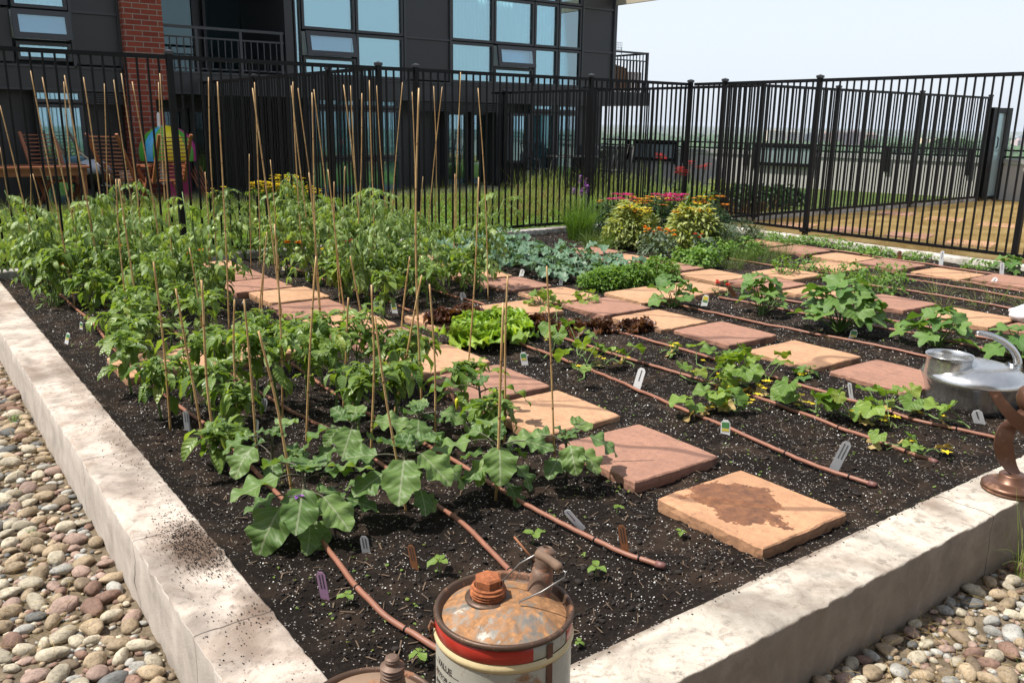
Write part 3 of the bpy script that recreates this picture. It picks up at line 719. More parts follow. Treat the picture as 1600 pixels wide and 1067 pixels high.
cblock(1347, 1368, 210, 1450, (.56, .38, .28), 'salmon apartment block on the skyline behind the round tree')
cblock(1438, 1447, 216, 1500, (.62, .52, .34), 'small sand-coloured tower on the skyline above the far lawn')
cblock(1455, 1464, 218, 1600, (.58, .48, .40), 'small pinkish tower on the skyline near the glass gate')
cblock(1583, 1599, 219, 1500, (.50, .40, .40), 'pinkish-grey housing block on the skyline right of the glass gate')
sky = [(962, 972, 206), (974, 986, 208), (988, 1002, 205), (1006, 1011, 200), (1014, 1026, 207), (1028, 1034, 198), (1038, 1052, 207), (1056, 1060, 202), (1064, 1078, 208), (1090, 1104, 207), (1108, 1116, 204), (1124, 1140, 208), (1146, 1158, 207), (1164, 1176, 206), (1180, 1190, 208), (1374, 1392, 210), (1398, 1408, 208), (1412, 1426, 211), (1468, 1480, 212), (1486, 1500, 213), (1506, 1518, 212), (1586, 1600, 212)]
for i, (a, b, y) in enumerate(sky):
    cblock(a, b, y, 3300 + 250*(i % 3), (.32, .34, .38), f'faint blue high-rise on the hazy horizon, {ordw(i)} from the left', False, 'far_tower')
def farwood():
    m = MB()
    for k in range(1500):
        x = rng.uniform(930, 1640); dist = rng.uniform(420, 2400)
        y = 192 + 37/dist*1338 - rng.uniform(0, 9) * 300/dist
        P = EYE + ray(x, 230)*dist; P[2] = -36; s = rng.uniform(4, 9)
        lumps(m, ICO1, np.array([[P[0], P[1], -36 + s*.5]]), np.array([[s, s, s*.9]]), jit=.35)
    return m.build('far_woods', simple('far_foliage', (.05, .10, .035), .9, 0, .5, .08))
tag(farwood(), kind='stuff')
def fartree(x, ytop, w, dist, lab):
    P = EYE + ray(x, 230)*dist; zt = H + ray(x, ytop)[2]*dist; s = w/CF*dist/2
    o = thing('far_tree', lab, 'tree', (P[0], P[1], -36))
    m = MB(); m.tube([(P[0], P[1], -36), (P[0], P[1], zt - s)], s*.08, 6); m.build('trunk', M['bark'], o, loc=o.location)
    m = MB(); N = 900; q = rng.normal(0, 1, (N, 3)); q /= np.linalg.norm(q, axis=1)[:, None]; q *= (rng.random(N)**.4)[:, None]
    q = q*(1+.4*vnoise(q[:, 0]*3, q[:, 1]*3+q[:, 2]*2, .8)[:, None])
    C = np.column_stack([P[0]+q[:, 0]*s, P[1]+q[:, 1]*s, zt - s*.62 + q[:, 2]*s*.62])
    t = np.full(N, s*.1); lumps(m, OCT, C, np.column_stack([t, t, t*.5]), jit=.6); m.build('crown', M['treeleaf'], o, loc=o.location)
M['bark'] = simple('bark', (.10, .07, .05), .9); M['treeleaf'] = simple('tree_foliage', (.055, .12, .03), .8, 0, .5, .4)
fartree(1358, 217, 26, 700, 'round green tree on the skyline in front of the salmon block')
fartree(1474, 215, 44, 520, 'widest dark green tree beyond the parapet left of the glass gate')
fartree(1506, 217, 34, 520, 'dark green tree beyond the parapet nearest the glass gate')
fartree(1400, 222, 30, 640, 'low green tree beyond the parapet right of the round tree')
fartree(1432, 224, 30, 600, 'small green tree beyond the parapet left of the widest tree')
# ================================================================== apartment building behind the fences
S = 14.5/14
def fx(x): return x*S
def fz(z): return H + (z - H)*S
YF = 14.5
def facademat():
    t = NT('charcoal_metal_panel'); col = t.mix(t.noise(.8, 4, .5, t.pos()), (.022, .021, .023), (.036, .035, .040))
    t.pbr(col, .42, 0, None, .5); return t.m
M['panel'] = facademat()
M['blind'] = simple('white_vertical_blinds', (.84, .90, .90), .6, 0, .06, 3)
M['room'] = simple('dark_room', (.03, .035, .04), .9)
def brick():
    t = NT('red_brick'); P = t.pos(); s = t.n('ShaderNodeSeparateXYZ'); t.L(P, s.inputs[0])
    c = t.n('ShaderNodeCombineXYZ'); t.L(t.math('ADD', s.outputs[0], s.outputs[1]), c.inputs[0]); t.L(s.outputs[2], c.inputs[1])
    b = t.n('ShaderNodeTexBrick'); t.L(c.outputs[0], b.inputs['Vector'])
    b.inputs['Scale'].default_value = 1.; b.inputs['Brick Width'].default_value = .235; b.inputs['Row Height'].default_value = .078
    b.inputs['Mortar Size'].default_value = .007; b.inputs['Color1'].default_value = (.33, .075, .045, 1); b.inputs['Color2'].default_value = (.24, .05, .035, 1)
    b.inputs['Mortar'].default_value = (.33, .29, .25, 1); b.inputs['Bias'].default_value = -.2
    col = t.mix(t.noise(15, 4, .6, P), b.outputs['Color'], t.mix(1., b.outputs['Color'], (.75, .7, .7), 'MULTIPLY'))
    t.pbr(col, .85, 0, t.bump(t.math('SUBTRACT', 1, b.outputs['Fac']), .6, .01), .2); return t.m
M['brick'] = brick()
bld = thing('apartment_building', 'charcoal metal and glass apartment building with a red brick pier and recessed balcony', 'building', (8, YF, -.06))
LB = bld.location
def bpart(name, mt, boxes, parent=None, smooth=False):
    m = MB()
    for b in boxes: m.box(*b)
    return m.build(name, mt, parent or bld, smooth=smooth, loc=LB)
XR = fx(12.93); FLH = 2.79   # storey height
# mass of the building: left block, slab edge bands, right block (recesses left open)
zb = fz(1.62); zt_ = fz(1.90)
bpart('wall', M['panel'], [(-9, YF+.30, -.06, fx(3.2), YF+9, 5.0), (fx(3.76), YF+2.2, -.06, fx(5.72), YF+9, 5.0), (fx(5.73), YF+.30, -.06, fx(8.82), YF+9, 5.0),
      (fx(8.825), YF+.65, -.06, fx(10.12), YF+9, 5.0), (fx(10.125), YF+.30, -.06, XR-.02, YF+9, 5.0), (fx(3.201), YF+.5, -.06, fx(3.755), YF+8.9, 5.0)])
bpart('recess_side_wall', M['panel'], [(fx(5.72)+.001, YF+.02, -.06, fx(5.86), YF+.29, 4.95)]); bpart('recess_side_wall', M['panel'], [(fx(8.80), YF+.02, -.06, fx(8.82), YF+.64, fz(1.6))])
for z0, z1 in ((fz(1.62), fz(1.90)), (fz(1.62)+FLH+.07, fz(1.90)+FLH+.07)):
    bpart('slab_edge', M['panel'], [(-9, YF-.02, z0, fx(3.195), YF+.295, z1), (fx(3.765), YF-.02, z0, XR, YF+.295, z1), (fx(3.77), YF+.297, z0, fx(5.715), YF+2.19, z1)])
    bpart('drip_flashing', M['frame'], [(-9, YF-.05, z1+.001, fx(3.19), YF-.021, z1+.03), (fx(3.77), YF-.05, z1+.001, XR, YF-.021, z1+.03), (-9, YF-.05, z0-.03, fx(3.19), YF-.021, z0-.001), (fx(3.77), YF-.05, z0-.03, XR, YF-.021, z0-.001)])
bpart('brick_pier', M['brick'], [(fx(3.2)+.002, YF-.22, fz(1.50), fx(3.755), YF+.28, 5.05), (fx(3.2)+.002, YF-.219, -.06, fx(3.56), YF+.279, fz(1.50)-.001)])
def window(x0, x1, z0, z1, kind='blind', depth_=YF, fr=.045, blind=True, gm='glass'):
    """one glazed opening: frame, glass pane, blinds behind"""
    x0, x1 = fx(x0), fx(x1); z0, z1 = fz(z0), fz(z1); y = depth_
    m = MB(); m.box(x0, y-.03, z0, x0+fr, y+.06, z1); m.box(x1-fr, y-.03, z0, x1, y+.06, z1)
    m.box(x0+fr+.001, y-.028, z0, x1-fr-.001, y+.058, z0+fr); m.box(x0+fr+.001, y-.028, z1-fr, x1-fr-.001, y+.058, z1)
    w = m.build('window', M['frame'], bld, smooth=False, loc=LB)
    m = MB(); m.box(x0+fr+.001, y+.01, z0+fr+.001, x1-fr-.001, y+.018, z1-fr-.001); m.build('glass_pane', M[gm], w, smooth=False, loc=LB)
    if blind:
        n = max(12, int((x1-x0)/.011)); X = np.linspace(x0+fr+.005, x1-fr-.005, n)
        ph = rng.random()*9
        if kind == 'flat': Yv = y + .11 + .002*np.sin(X*8)
        else: Yv = y + .14 + .045*np.sin(X*2*PI/.085+ph) * (.35 + .65*np.clip(.5+2*vnoise(X, X*0+ph, .3), 0, 1)) + .02*vnoise(X, X*0, .05)
        XX, ZZ = np.meshgrid(X, np.array([z0+fr, z1-fr]), indexing='ij'); YY = np.repeat(Yv[:, None], 2, 1)
        m = MB(); m.grid(XX, YY, ZZ); m.build('blinds', M['blind'], w, smooth=False, loc=LB)
    return w
def awning(x0, x1, z0, z1):
    x0, x1 = fx(x0), fx(x1); z0, z1 = fz(z0), fz(z1); y = YF-.03; fr = .075
    m = MB(); tl = .07
    def bx(a, b, c, d):
        V = [(a, y - .07 - tl*(z1-c)/(z1-z0), c), (b, y - .07 - tl*(z1-c)/(z1-z0), c), (b, y - .07 - tl*(z1-d)/(z1-z0), d), (a, y - .07 - tl*(z1-d)/(z1-z0), d)]
        V += [(p[0], p[1]+.05, p[2]) for p in V]
        m.add(V, [(0, 1, 2, 3), (5, 4, 7, 6), (0, 4, 5, 1), (1, 5, 6, 2), (2, 6, 7, 3), (3, 7, 4, 0)])
    bx(x0, x0+fr, z0, z1); bx(x1-fr, x1, z0, z1); bx(x0+fr, x1-fr, z0, z0+fr); bx(x0+fr, x1-fr, z1-fr, z1)
    w = m.build('awning_window', M['frame'], bld, smooth=False, loc=LB)
    m = MB(); bx(x0+fr+.001, x1-fr-.001, z0+fr+.001, z1-fr-.001); m.build('glass_pane', M['glass2'], w, smooth=False, loc=LB)
    m = MB(); m.grid(*[np.array(q) for q in ([[x0, x0], [x1, x1]], [[YF+.09]*2]*2, [[z0, z1], [z0, z1]])]); m.build('blinds', M['blind'], w, smooth=False, loc=LB)
M['glass2'] = glassmat('awning_glass', (.50, .66, .78))
# upper storeys, two identical rows of storeys above the first slab edge
for up in (0,):
    dz = up * 2.79/S*1.035
    zA, zB, zC = 1.93+dz, 2.665+dz, 3.50+dz
    if up: zC = zC - .0
    cols = [(6.0, 6.95, 'flat', 1), (6.97, 7.88, 'flat', 0), (8.87, 9.82, 'b', 0), (9.84, 10.78, 'b', 1), (10.80, 11.39, 'b', 0), (11.41, 12.0, 'b', 0)]
    for x0, x1, kd, aw in cols:
        window(x0, x1, zB+.01, zC-.01, kd)
        if aw:
            window(x0, x1, zA+.01, zA+.32, kd); awning(x0+.03, x1-.03, zA+.34, zB-.02)
        else: window(x0, x1, zA+.01, zB-.01, kd)
        window(x0, x1, zC+.01, zC+.62, kd)
    window(1.84, 2.53, zB+.01, zC-.01, 'b'); window(1.84, 2.53, zA+.06, zA+.30, 'b'); awning(1.82, 2.54, zA+.34, zB-.02); window(1.84, 2.53, zC+.01, zC+.62, 'b')
    pn = []; mull = []
    for x0, x1 in ((-8.6, .55), (.58, 1.80), (2.57, 3.17), (7.93, 8.84), (12.05, 12.88)):
        for z0, z1 in ((zA+.03, zB-.02), (zB+.02, zC-.02), (zC+.02, zC+.62)): pn.append((fx(x0), YF-.012, fz(z0), fx(x1), YF+.28, fz(z1)))
    for b in pn: bpart('opaque_panel', M['panel'], [b])
    mull = [(fx(a)-.02, YF-.05, fz(zA-.02), fx(a)+.02, YF+.29, fz(zC+.64)) for a in (.565, 2.555, 3.185, 7.905, 8.855, 12.025)] + [(fx(7.93), YF-.04, fz(z)-.018, fx(8.84), YF+.0, fz(z)+.018) for z in (zB, zC)] + [(fx(12.05), YF-.04, fz(z)-.018, fx(12.88), YF+.0, fz(z)+.018) for z in (zB, zC)] + [(fx(2.575), YF-.04, fz(z)-.018, fx(3.165), YF+.0, fz(z)+.018) for z in (zB, zC)]
    for b in mull: bpart('mullion', M['frame'], [b])
    bpart('corner_trim', M['frame'], [(XR-.07, YF-.06, fz(zA-.02), XR+.01, YF+.29, fz(zC+.66))])
# recessed balcony: glass doors and railing
zr0 = fz(1.90); yb = YF+2.1
for x0, x1, kd in ((3.95, 4.62, 'flat'), (4.75, 5.5, 'flat'), (5.55, 6.15, None)):
    z0, z1 = 1.94, 3.7
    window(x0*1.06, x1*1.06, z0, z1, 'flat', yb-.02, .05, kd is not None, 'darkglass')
th_y = YF+.06
m = MB(); 
m.box(fx(3.77), th_y-.02, fz(2.56), fx(5.70), th_y+.02, fz(2.60)); m.box(fx(3.77), th_y-.015, fz(2.42), fx(5.70), th_y+.015, fz(2.445)); m.box(fx(3.77), th_y-.015, fz(1.97), fx(5.70), th_y+.015, fz(1.99))
for k in range(19):
    x = fx(3.80) + k*(fx(5.68)-fx(3.80))/18; m.box(x-.008, th_y-.008, fz(1.992), x+.008, th_y+.008, fz(2.418))
for x in (3.80, 4.3, 4.99, 5.66): m.box(fx(x)-.022, th_y-.024, fz(1.90), fx(x)+.022, th_y+.024, fz(2.558))
m.build('balcony_railing', M['frame'], bld, smooth=False, loc=LB)
window(5.88, 5.98, 1.95, 3.5, 'flat', YF+.02, .02)
# ground floor
window(1.98, 2.60, 1.43, 1.60, 'flat', YF); window(1.98, 2.60, .52, 1.40, 'flat', YF); window(1.98, 2.60, -.02, .49, 'flat', YF)
window(7.0, 7.78, 1.45, 1.60, 'flat', YF); window(7.0, 7.78, .60, 1.42, 'flat', YF); window(7.0, 7.78, -.03, .57, 'flat', YF)
window(6.05, 6.95, 1.45, 1.60, 'flat', YF); window(6.05, 6.95, .60, 1.42, 'flat', YF); window(6.05, 6.95, -.03, .57, 'flat', YF)
for x0, x1 in ((8.92, 9.42), (9.5, 10.15)): window(x0*1.02, x1*1.02, -.02, 1.42, 'b', YF+.58, .06)
window(10.25, 10.72, .45, 1.40, 'b', YF); window(10.78, 11.36, 1.45, 1.60, 'b', YF); window(10.78, 11.36, .0, 1.42, 'b', YF); window(11.42, 12.0, 1.45, 1.60, 'b', YF); window(11.42, 12.0, .0, 1.42, 'b', YF)
for x0, x1 in ((2.63, 3.15), (7.95, 10.0)):
    bpart('louvre_grille', M['frame'], [(fx(x0), YF-.03, fz(1.42)+k*.034, fx(x1), YF+.0, fz(1.42)+k*.034+.016) for k in range(5)])
# recess under balcony at the left: door glass with its shade in the tint
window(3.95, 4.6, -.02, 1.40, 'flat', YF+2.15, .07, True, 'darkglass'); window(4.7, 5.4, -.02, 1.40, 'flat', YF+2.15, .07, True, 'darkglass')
# corner balcony on the right, with timber screen
bx0, bx1 = XR+.012, fx(13.95)
bpart('balcony_slab', M['panel'], [(bx0, YF-.02, zb, bx1+.1, YF+1.9, zt_)])
m = MB(); zz0, zz1 = zt_, fz(2.73)
for y in (YF+.02, YF+1.85):
    m.box(bx0, y-.02, zz1-.04, bx1, y+.02, zz1); m.box(bx0, y-.015, zz1-.20, bx1, y+.015, zz1-.175)
    for k in range(11):
        x = bx0+.03+k*(bx1-bx0-.06)/10; m.box(x-.009, y-.009, zz0, x+.009, y+.009, zz1-.201)
m.box(bx1-.04, YF+.041, zz1-.04, bx1, YF+1.829, zz1)
for k in range(16): m.box(bx1-.03, YF+.14+k*.105, zz0, bx1-.012, YF+.158+k*.105, zz1-.041)
for x, y in ((bx1-.02, YF+.02), (bx1-.02, YF+1.85)): m.box(x-.026, y-.028, zz0, x+.026, y+.028, zz1+.002)
m.build('balcony_railing', M['frame'], bld, smooth=False, loc=LB)
M['timber'] = simple('brown_timber', (.20, .095, .045), .6, 0, .35, 6)
m = MB()
for k in range(10):
    x = bx0+.06+k*.098; 
    if k < 5: m.box(x, YF+.16, zz0+.02, x+.07, YF+.19, zz0+.60-.02*k)
    else: m.box(x, YF+.16, zz0+.02, x+.06, YF+.19, zz0+.44)
m.build('timber_screen', M['timber'], bld, smooth=False, loc=LB)
# balcony overhang high on the side of the building
M['soffit'] = simple('beige_soffit', (.42, .37, .28), .8)
zs = fz(3.60)
pA = G(1025, 0, zs); pB = G(962, 12, zs)
m = MB(); m.box(XR+.013, pA[1]-.6, zs, pA[0]+.02, pB[1]+.4, zs+.24); m.build('upper_balcony_slab', M['soffit'], bld, smooth=False, loc=LB)
# wire rack on the corner balcony
th = thing('wire_rack', 'thin wire drying rack standing up above the corner balcony railing', 'drying rack', (fx(13.55), YF+.7, zt_))
m = MB()
for z in (.95, 1.0, 1.05, 1.1): m.tube([(fx(13.35), YF+.7, fz(1.9)+z), (fx(13.8), YF+.7, fz(1.9)+z)], .004, 4)
for k in range(10): m.tube([(fx(13.35)+k*.05, YF+.7, fz(1.9)+.93), (fx(13.35)+k*.05, YF+.7, fz(1.9)+1.12)], .004, 4)
for x in (13.37, 13.78): m.tube([(fx(x), YF+.7, zt_+.001), (fx(x), YF+.7, zt_+1.0)], .01, 5)
m.build('wires', simple('rack_wire', (.5, .5, .5), .4, .6), th, loc=th.location)

# ================================================================== patio furniture behind the left fence
M['teak'] = simple('teak_slats', (.28, .095, .04), .55, 0, .3, 12)
def chair(x, y, rot, lab, rec=.35):
    th = thing('wooden_chair', lab, 'chair', (x, y, -.06), 'slatted wooden garden chairs on the patio')
    q = Matrix.Rotation(rot, 3, 'Z')
    def pt(a, b, c): v = q @ Vector((a, b, c)); return np.array([x+v.x, y+v.y, -.06+v.z])
    def bar(m, A, B_, w, t):
        A, B_ = pt(*A), pt(*B_); d = B_-A; L = np.linalg.norm(d); d /= L; sx = np.array(q @ Vector((1, 0, 0))); s = sx if abs(d@sx) < .9 else np.array(q @ Vector((0, 1, 0)))
        n = np.cross(d, s); n /= np.linalg.norm(n); s = np.cross(n, d); m.obox((A+B_)/2, d*L/2, s*w/2, n*t/2)
    W = .25
    for sx in (-1, 1):
        m = MB(); bar(m, (sx*W, -.28, 0), (sx*W, .18, .62), .03, .045); m.build('leg', M['teak'], th, smooth=False, loc=th.location)
        m = MB(); bar(m, (sx*(W-.035), .30, 0), (sx*(W-.035), -.22, .42), .03, .045); m.build('leg', M['teak'], th, smooth=False, loc=th.location)
        m = MB(); bar(m, (sx*(W+.01), -.26, .64), (sx*(W+.01), .24, .645), .05, .025); m.build('armrest', M['teak'], th, smooth=False, loc=th.location)
    m = MB()
    for k in range(8): bar(m, (-W+.04, -.24+k*.06, .43), (W-.04, -.24+k*.06, .43), .045, .018)
    m.build('seat', M['teak'], th, smooth=False, loc=th.location)
    m = MB()
    for sx in (-1, 1): bar(m, (sx*(W-.03), .20, .42), (sx*(W-.03), .20+rec, 1.08), .04, .03)
    for k in range(12):
        f = .06+k*.08; bar(m, (-W+.05, .20+rec*f, .42+.66*f), (W-.05, .20+rec*f, .42+.66*f), .042, .015)
    m.build('backrest', M['teak'], th, smooth=False, loc=th.location)
def gx(x, y, z=-.06): p = G(x, y, z); return p
p = gx(80, 322); chair(p[0], 13.55, PI*.08, 'slatted wooden garden chair behind the patio table, left of the grill')
p = gx(250, 322); chair(p[0]-.12, 12.95, PI*.96+.25, 'slatted wooden chair in front of the rainbow dome, its back turned to the garden')
chair(2.98, 13.3, PI*.75, 'slatted wooden chair squeezed between the grill clutter and the tent')
th = thing('patio_table', 'long low brown wooden patio table at the far left behind the fence', 'table', (1.6, 13.4, -.06))
m = MB()
for k in range(6): m.box(.55, 13.05+k*.115, .555, 2.45, 13.15+k*.115, .585)
m.build('table_top', M['teak'], th, smooth=False, loc=th.location)
m = MB(); m.box(.6, 13.1, .46, 2.4, 13.125, .553); m.box(.6, 13.65, .46, 2.4, 13.675, .553); m.build('apron', M['teak'], th, smooth=False, loc=th.location)
for x, y in ((.62, 13.13), (.62, 13.60), (2.33, 13.13), (2.33, 13.60)):
    m = MB(); m.box(x, y, -.06, x+.06, y+.05, .459); m.build('leg', M['teak'], th, smooth=False, loc=th.location)
# kettle grill with white dome
g = onY(145, 260, 13.9)
th = thing('kettle_grill', 'round kettle grill with a pale grey dome lid beside the patio table', 'grill', (g[0], 13.9, -.06))
M['lid'] = simple('grey_enamel_lid', (.42, .45, .50), .25); M['enamel'] = simple('black_enamel', (.02, .02, .022), .3)
bz = g[2]-.10
m = MB(); m.lathe([(0, .20), (.08, .195), (.16, .165), (.23, .10), (.265, .0), (.25, .0)], (g[0], 13.9, bz), 24); m.build('lid', M['lid'], th, loc=th.location)
m = MB(); m.lathe([(.27, -.002), (.26, -.12), (.2, -.2), (.1, -.24), (0, -.25)], (g[0], 13.9, bz), 24); m.build('bowl', M['enamel'], th, loc=th.location)
for k in range(3):
    a = k*2*PI/3+.4; m = MB(); m.tube([(g[0]+.15*math.cos(a), 13.9+.15*math.sin(a), bz-.2), (g[0]+.3*math.cos(a), 13.9+.3*math.sin(a), -.06)], .014, 6); m.build('leg', M['enamel'], th, loc=th.location)
m = MB(); m.tube([(g[0]-.2, 13.85, bz+.33), (g[0]-.02, 13.85, bz+.17), (g[0]+.1, 13.85, bz+.1)], .013, 6); m.build('handle', simple('pale_wood_handle', (.5, .42, .32), .6), th, loc=th.location)
# rainbow beach tent / dome
g = onY(262, 232, 13.95); R0 = .42
th = thing('play_dome', 'inflatable dome in green, blue, yellow and pink segments leaning behind the wooden chair', 'inflatable toy', (g[0], 13.95, -.06))
segc = [('green', (.10, .42, .05)), ('blue', (.08, .42, .72)), ('green', (.10, .42, .05)), ('yellow', (.75, .62, .02)), ('yellow', (.75, .62, .02)), ('green', (.10, .42, .05)), ('pink', (.55, .05, .25)), ('purple', (.25, .08, .35))]
cz = g[2]-.08
for k, (nm, c) in enumerate(segc):
    a0 = PI + k*PI/8; m = MB()
    prof = [(R0*math.cos(e), R0*1.0*math.sin(e)) for e in np.linspace(-.25, PI/2-.02, 12)]
    m.lathe(prof, (g[0], 13.95, cz), 5, a0=a0, a1=a0+PI/8-.01); m.build('panel', simple('vinyl_'+nm, c, .35), th, loc=th.location)
m = MB(); m.lathe([(R0*math.cos(e)*.98, R0*math.sin(e)*.98) for e in np.linspace(-.25, PI/2-.02, 12)], (g[0], 13.97, cz), 12, a0=0, a1=PI); m.build('back_panel', simple('vinyl_back', (.3, .4, .2), .5), th, loc=th.location)
m = MB(); m.box(g[0]-.05, 13.85, -.06, g[0]+.28, 14.05, cz-.11); m.build('base', simple('vinyl_base', (.45, .03, .15), .5), th, smooth=False, loc=th.location)
# white and pink post
th = thing('folded_parasol', 'narrow folded white and crimson parasol leaning by the brick pier', 'parasol', (3.62, 13.95, -.06))
m = MB(); m.lathe([(0, 1.38), (.02, 1.36), (.045, .9), (.05, .35), (.03, .3)], (3.62, 13.95, -.06), 12); m.build('cloth', simple('white_canvas', (.7, .7, .7), .8), th, loc=th.location)
m = MB(); m.lathe([(0, 1.42), (.02, 1.4), (.04, .9), (.045, .35), (.03, .3)], (3.70, 14.0, -.06), 12); m.build('trim', simple('crimson_canvas', (.45, .02, .08), .8), th, loc=th.location)
m = MB(); m.tube([(3.62, 13.95, -.06), (3.62, 13.95, .3)], .018, 6); m.build('pole', M['frame'], th, loc=th.location)
# clutter by the chairs
th = thing('folding_trolley', 'folded metal trolley with a white box tied on, between grill and chairs', 'trolley', (2.75, 13.2, -.06))
m = MB()
for a, b in (((2.55, 13.2, .62), (2.85, 13.2, .30)), ((2.85, 13.2, .30), (2.6, 13.2, .02)), ((2.62, 13.25, .35), (2.95, 13.25, .1)), ((2.55, 13.2, .02), (2.95, 13.2, .02)), ((2.6, 13.3, .3), (2.95, 13.3, .3))):
    m.tube([a, b], .011, 6)
m.build('frame', simple('grey_tube', (.35, .35, .35), .4, .6), th, loc=th.location)
for x in (2.6, 2.92):
    m = MB(); m.lathe([(0, -.015), (.055, -.015), (.06, 0), (.055, .015), (0, .015)], (x, 13.2, 0), 14, axis=(0, 1, 0)); m.build('wheel', M['enamel'], th, loc=th.location)
m = MB(); m.box(2.86, 13.2, .30, 3.02, 13.34, .50); m.build('box', simple('white_box', (.55, .53, .48), .6), th, smooth=False, loc=th.location)
th = thing('timber_bundle', 'small bundle of old wooden sticks leaning beside the rainbow dome', 'timber', (4.05, 13.6, -.06))
m = MB()
for k in range(7): m.tube([(4.15+k*.03, 13.6, -.055), (3.98+k*.028, 13.75, .42+.05*(k % 3))], .012, 5)
m.build('sticks', M['teak'], th, loc=th.location)
# black terrace furniture on the right under the building
M['darkmetal'] = simple('dark_metal_furniture', (.012, .012, .013), .5)
g = onY(925, 250, 13.6)
th = thing('covered_grill', 'large black covered barbecue with a pale cloth on it near the building corner', 'barbecue', (g[0], 13.6, -.06))
m = MB(); m.box(g[0]-.35, 13.4, -.05, g[0]+.2, 13.85, .55); m.build('cabinet', M['darkmetal'], th, smooth=False, loc=th.location)
m = MB(); m.lathe([(0, .33), (.12, .31), (.24, .2), (.28, 0)], (g[0]-.1, 13.62, .55), 16); m.build('hood', M['darkmetal'], th, loc=th.location)
m = MB(); X, Y = np.meshgrid(np.linspace(g[0]+.0, g[0]+.42, 9), np.linspace(13.35, 13.8, 9), indexing='ij'); Z = .72 - (X-g[0])*.5 + vnoise(X, Y, .1)*.05; m.grid(X, Y, Z); m.build('cloth', simple('pale_cloth', (.55, .62, .72), .8), th, loc=th.location)
th = thing('terrace_table', 'black metal terrace table behind the fence in front of the glass doors', 'table', (10.7, 12.6, -.06))
m = MB(); m.lathe([(0, .62), (.5, .62), (.5, .64), (0, .645)], (10.7, 12.6, 0), 24); m.build('table_top', M['darkmetal'], th, loc=th.location)
for k in range(4):
    a = k*PI/2+.5; m = MB(); m.tube([(10.7+.42*math.cos(a), 12.6+.42*math.sin(a), .62), (10.7+.5*math.cos(a), 12.6+.5*math.sin(a), -.055)], .014, 6); m.build('leg', M['darkmetal'], th, loc=th.location)
def mchair(x, y, rot, lab):
    th = thing('terrace_chair', lab, 'chair', (x, y, -.06), 'black metal terrace chairs')
    q = Matrix.Rotation(rot, 3, 'Z')
    def pt(a, b, c): v = q @ Vector((a, b, c)); return (x+v.x, y+v.y, -.055+v.z)
    for sx in (-.22, .22):
        m = MB(); m.tube([pt(sx, -.2, 0), pt(sx, -.2, .62), pt(sx, .2, .62)], .012, 6); m.build('leg', M['darkmetal'], th, loc=th.location)
        m = MB(); m.tube([pt(sx, .24, 0), pt(sx, .2, .42), pt(sx, .3, .9)], .012, 6); m.build('leg', M['darkmetal'], th, loc=th.location)
    m = MB(); c = pt(0, 0, .42); m.obox(c, np.array(q @ Vector((.22, 0, 0))), np.array(q @ Vector((0, .21, 0))), np.array([0, 0, .012])); m.build('seat', M['darkmetal'], th, smooth=False, loc=th.location)
    m = MB()
    for k in range(8): m.tube([pt(-.2+k*.057, .2, .43), pt(-.2+k*.057, .3, .88)], .006, 4)
    m.tube([pt(-.22, .3, .9), pt(.22, .3, .9)], .012, 6); m.build('backrest', M['darkmetal'], th, loc=th.location)
mchair(11.5, 12.3, -1.4, 'black metal terrace chair right of the round terrace table')
mchair(10.0 + .45, 13.3, .2, 'black metal terrace chair behind the round terrace table, by the glass doors')
# ================================================================== plants
def bend(V, k, fold=0., wave=0., wf=3., sd=0):
    V = V.copy(); x = V[:, 0].copy(); y = V[:, 1].copy()
    z = V[:, 2] + fold*np.abs(y) + wave*np.sin(x*wf*2*PI + sd)*np.abs(y)*4
    if abs(k) > 1e-3:
        X = np.sin(k*x)/k; Z = -(1-np.cos(k*x))/k
        V[:, 0] = X + z*np.sin(k*x); V[:, 2] = Z + z*np.cos(k*x)
    else: V[:, 2] = z
    V[:, 1] = y * (1 - .15*abs(fold))
    return V
def blade_tmpl(prof, nx=5, ny=1, lob=None):
    """strip leaf: prof(t) = half width; ny quads on each side of the midrib"""
    t = np.linspace(0, 1, nx+1); V = []; UV = []
    ks = np.linspace(-1, 1, 2*ny+1)
    for a in t:
        w = max(.004, prof(a))
        for k in ks: V.append((a, k*w, 0)); UV.append((a, .5 + k*w))
    m = 2*ny+1; i, j = np.meshgrid(np.arange(nx), np.arange(m-1), indexing='ij')
    F = np.stack([i*m+j, (i+1)*m+j, (i+1)*m+j+1, i*m+j+1], -1).reshape(-1, 4)
    return np.array(V, float), F, np.array(UV)
def fan_tmpl(rf, m=26, rings=(.35, .7, 1.), gap=.35):
    """palmate leaf: petiole joins at the origin, radius rf(theta); theta=0 is the tip"""
    th = np.linspace(-PI+gap, PI-gap, m); V = [(0, 0, 0)]; UV = [(.0, .5)]
    for q in rings:
        for a in th:
            r = rf(a)*q; V.append((r*math.cos(a), r*math.sin(a), 0)); UV.append((r*math.cos(a), .5 + r*math.sin(a)))
    F3 = np.array([(0, 1+i, 2+i) for i in range(m-1)]); F4 = []
    for k in range(len(rings)-1):
        for i in range(m-1): a = 1+k*m+i; b = 1+(k+1)*m+i; F4.append((a, b, b+1, a+1))
    return np.array(V, float), [F3, np.array(F4)], np.array(UV)
def ovate(w=.25, p=.8): return lambda t: w*math.sin(PI*min(1, max(0, t))**p)**.85 * (1.05 if t < .5 else 1)
def variants(tm, ks=(.3, .8, 1.3), folds=(.15, .35), wave=.05, wf=2.5):
    V, F, U = tm; out = []
    for i, k in enumerate(ks):
        for j, f in enumerate(folds): out.append((bend(V, k, f, wave, wf, i*2+j), F, U))
    return out
def eggprof(t):
    w = .37*math.sin(PI*t**.78)**.62
    return w*(1 + .085*math.cos(2*PI*(t*3.1+.12)) * (1 if .1 < t < .9 else .3))
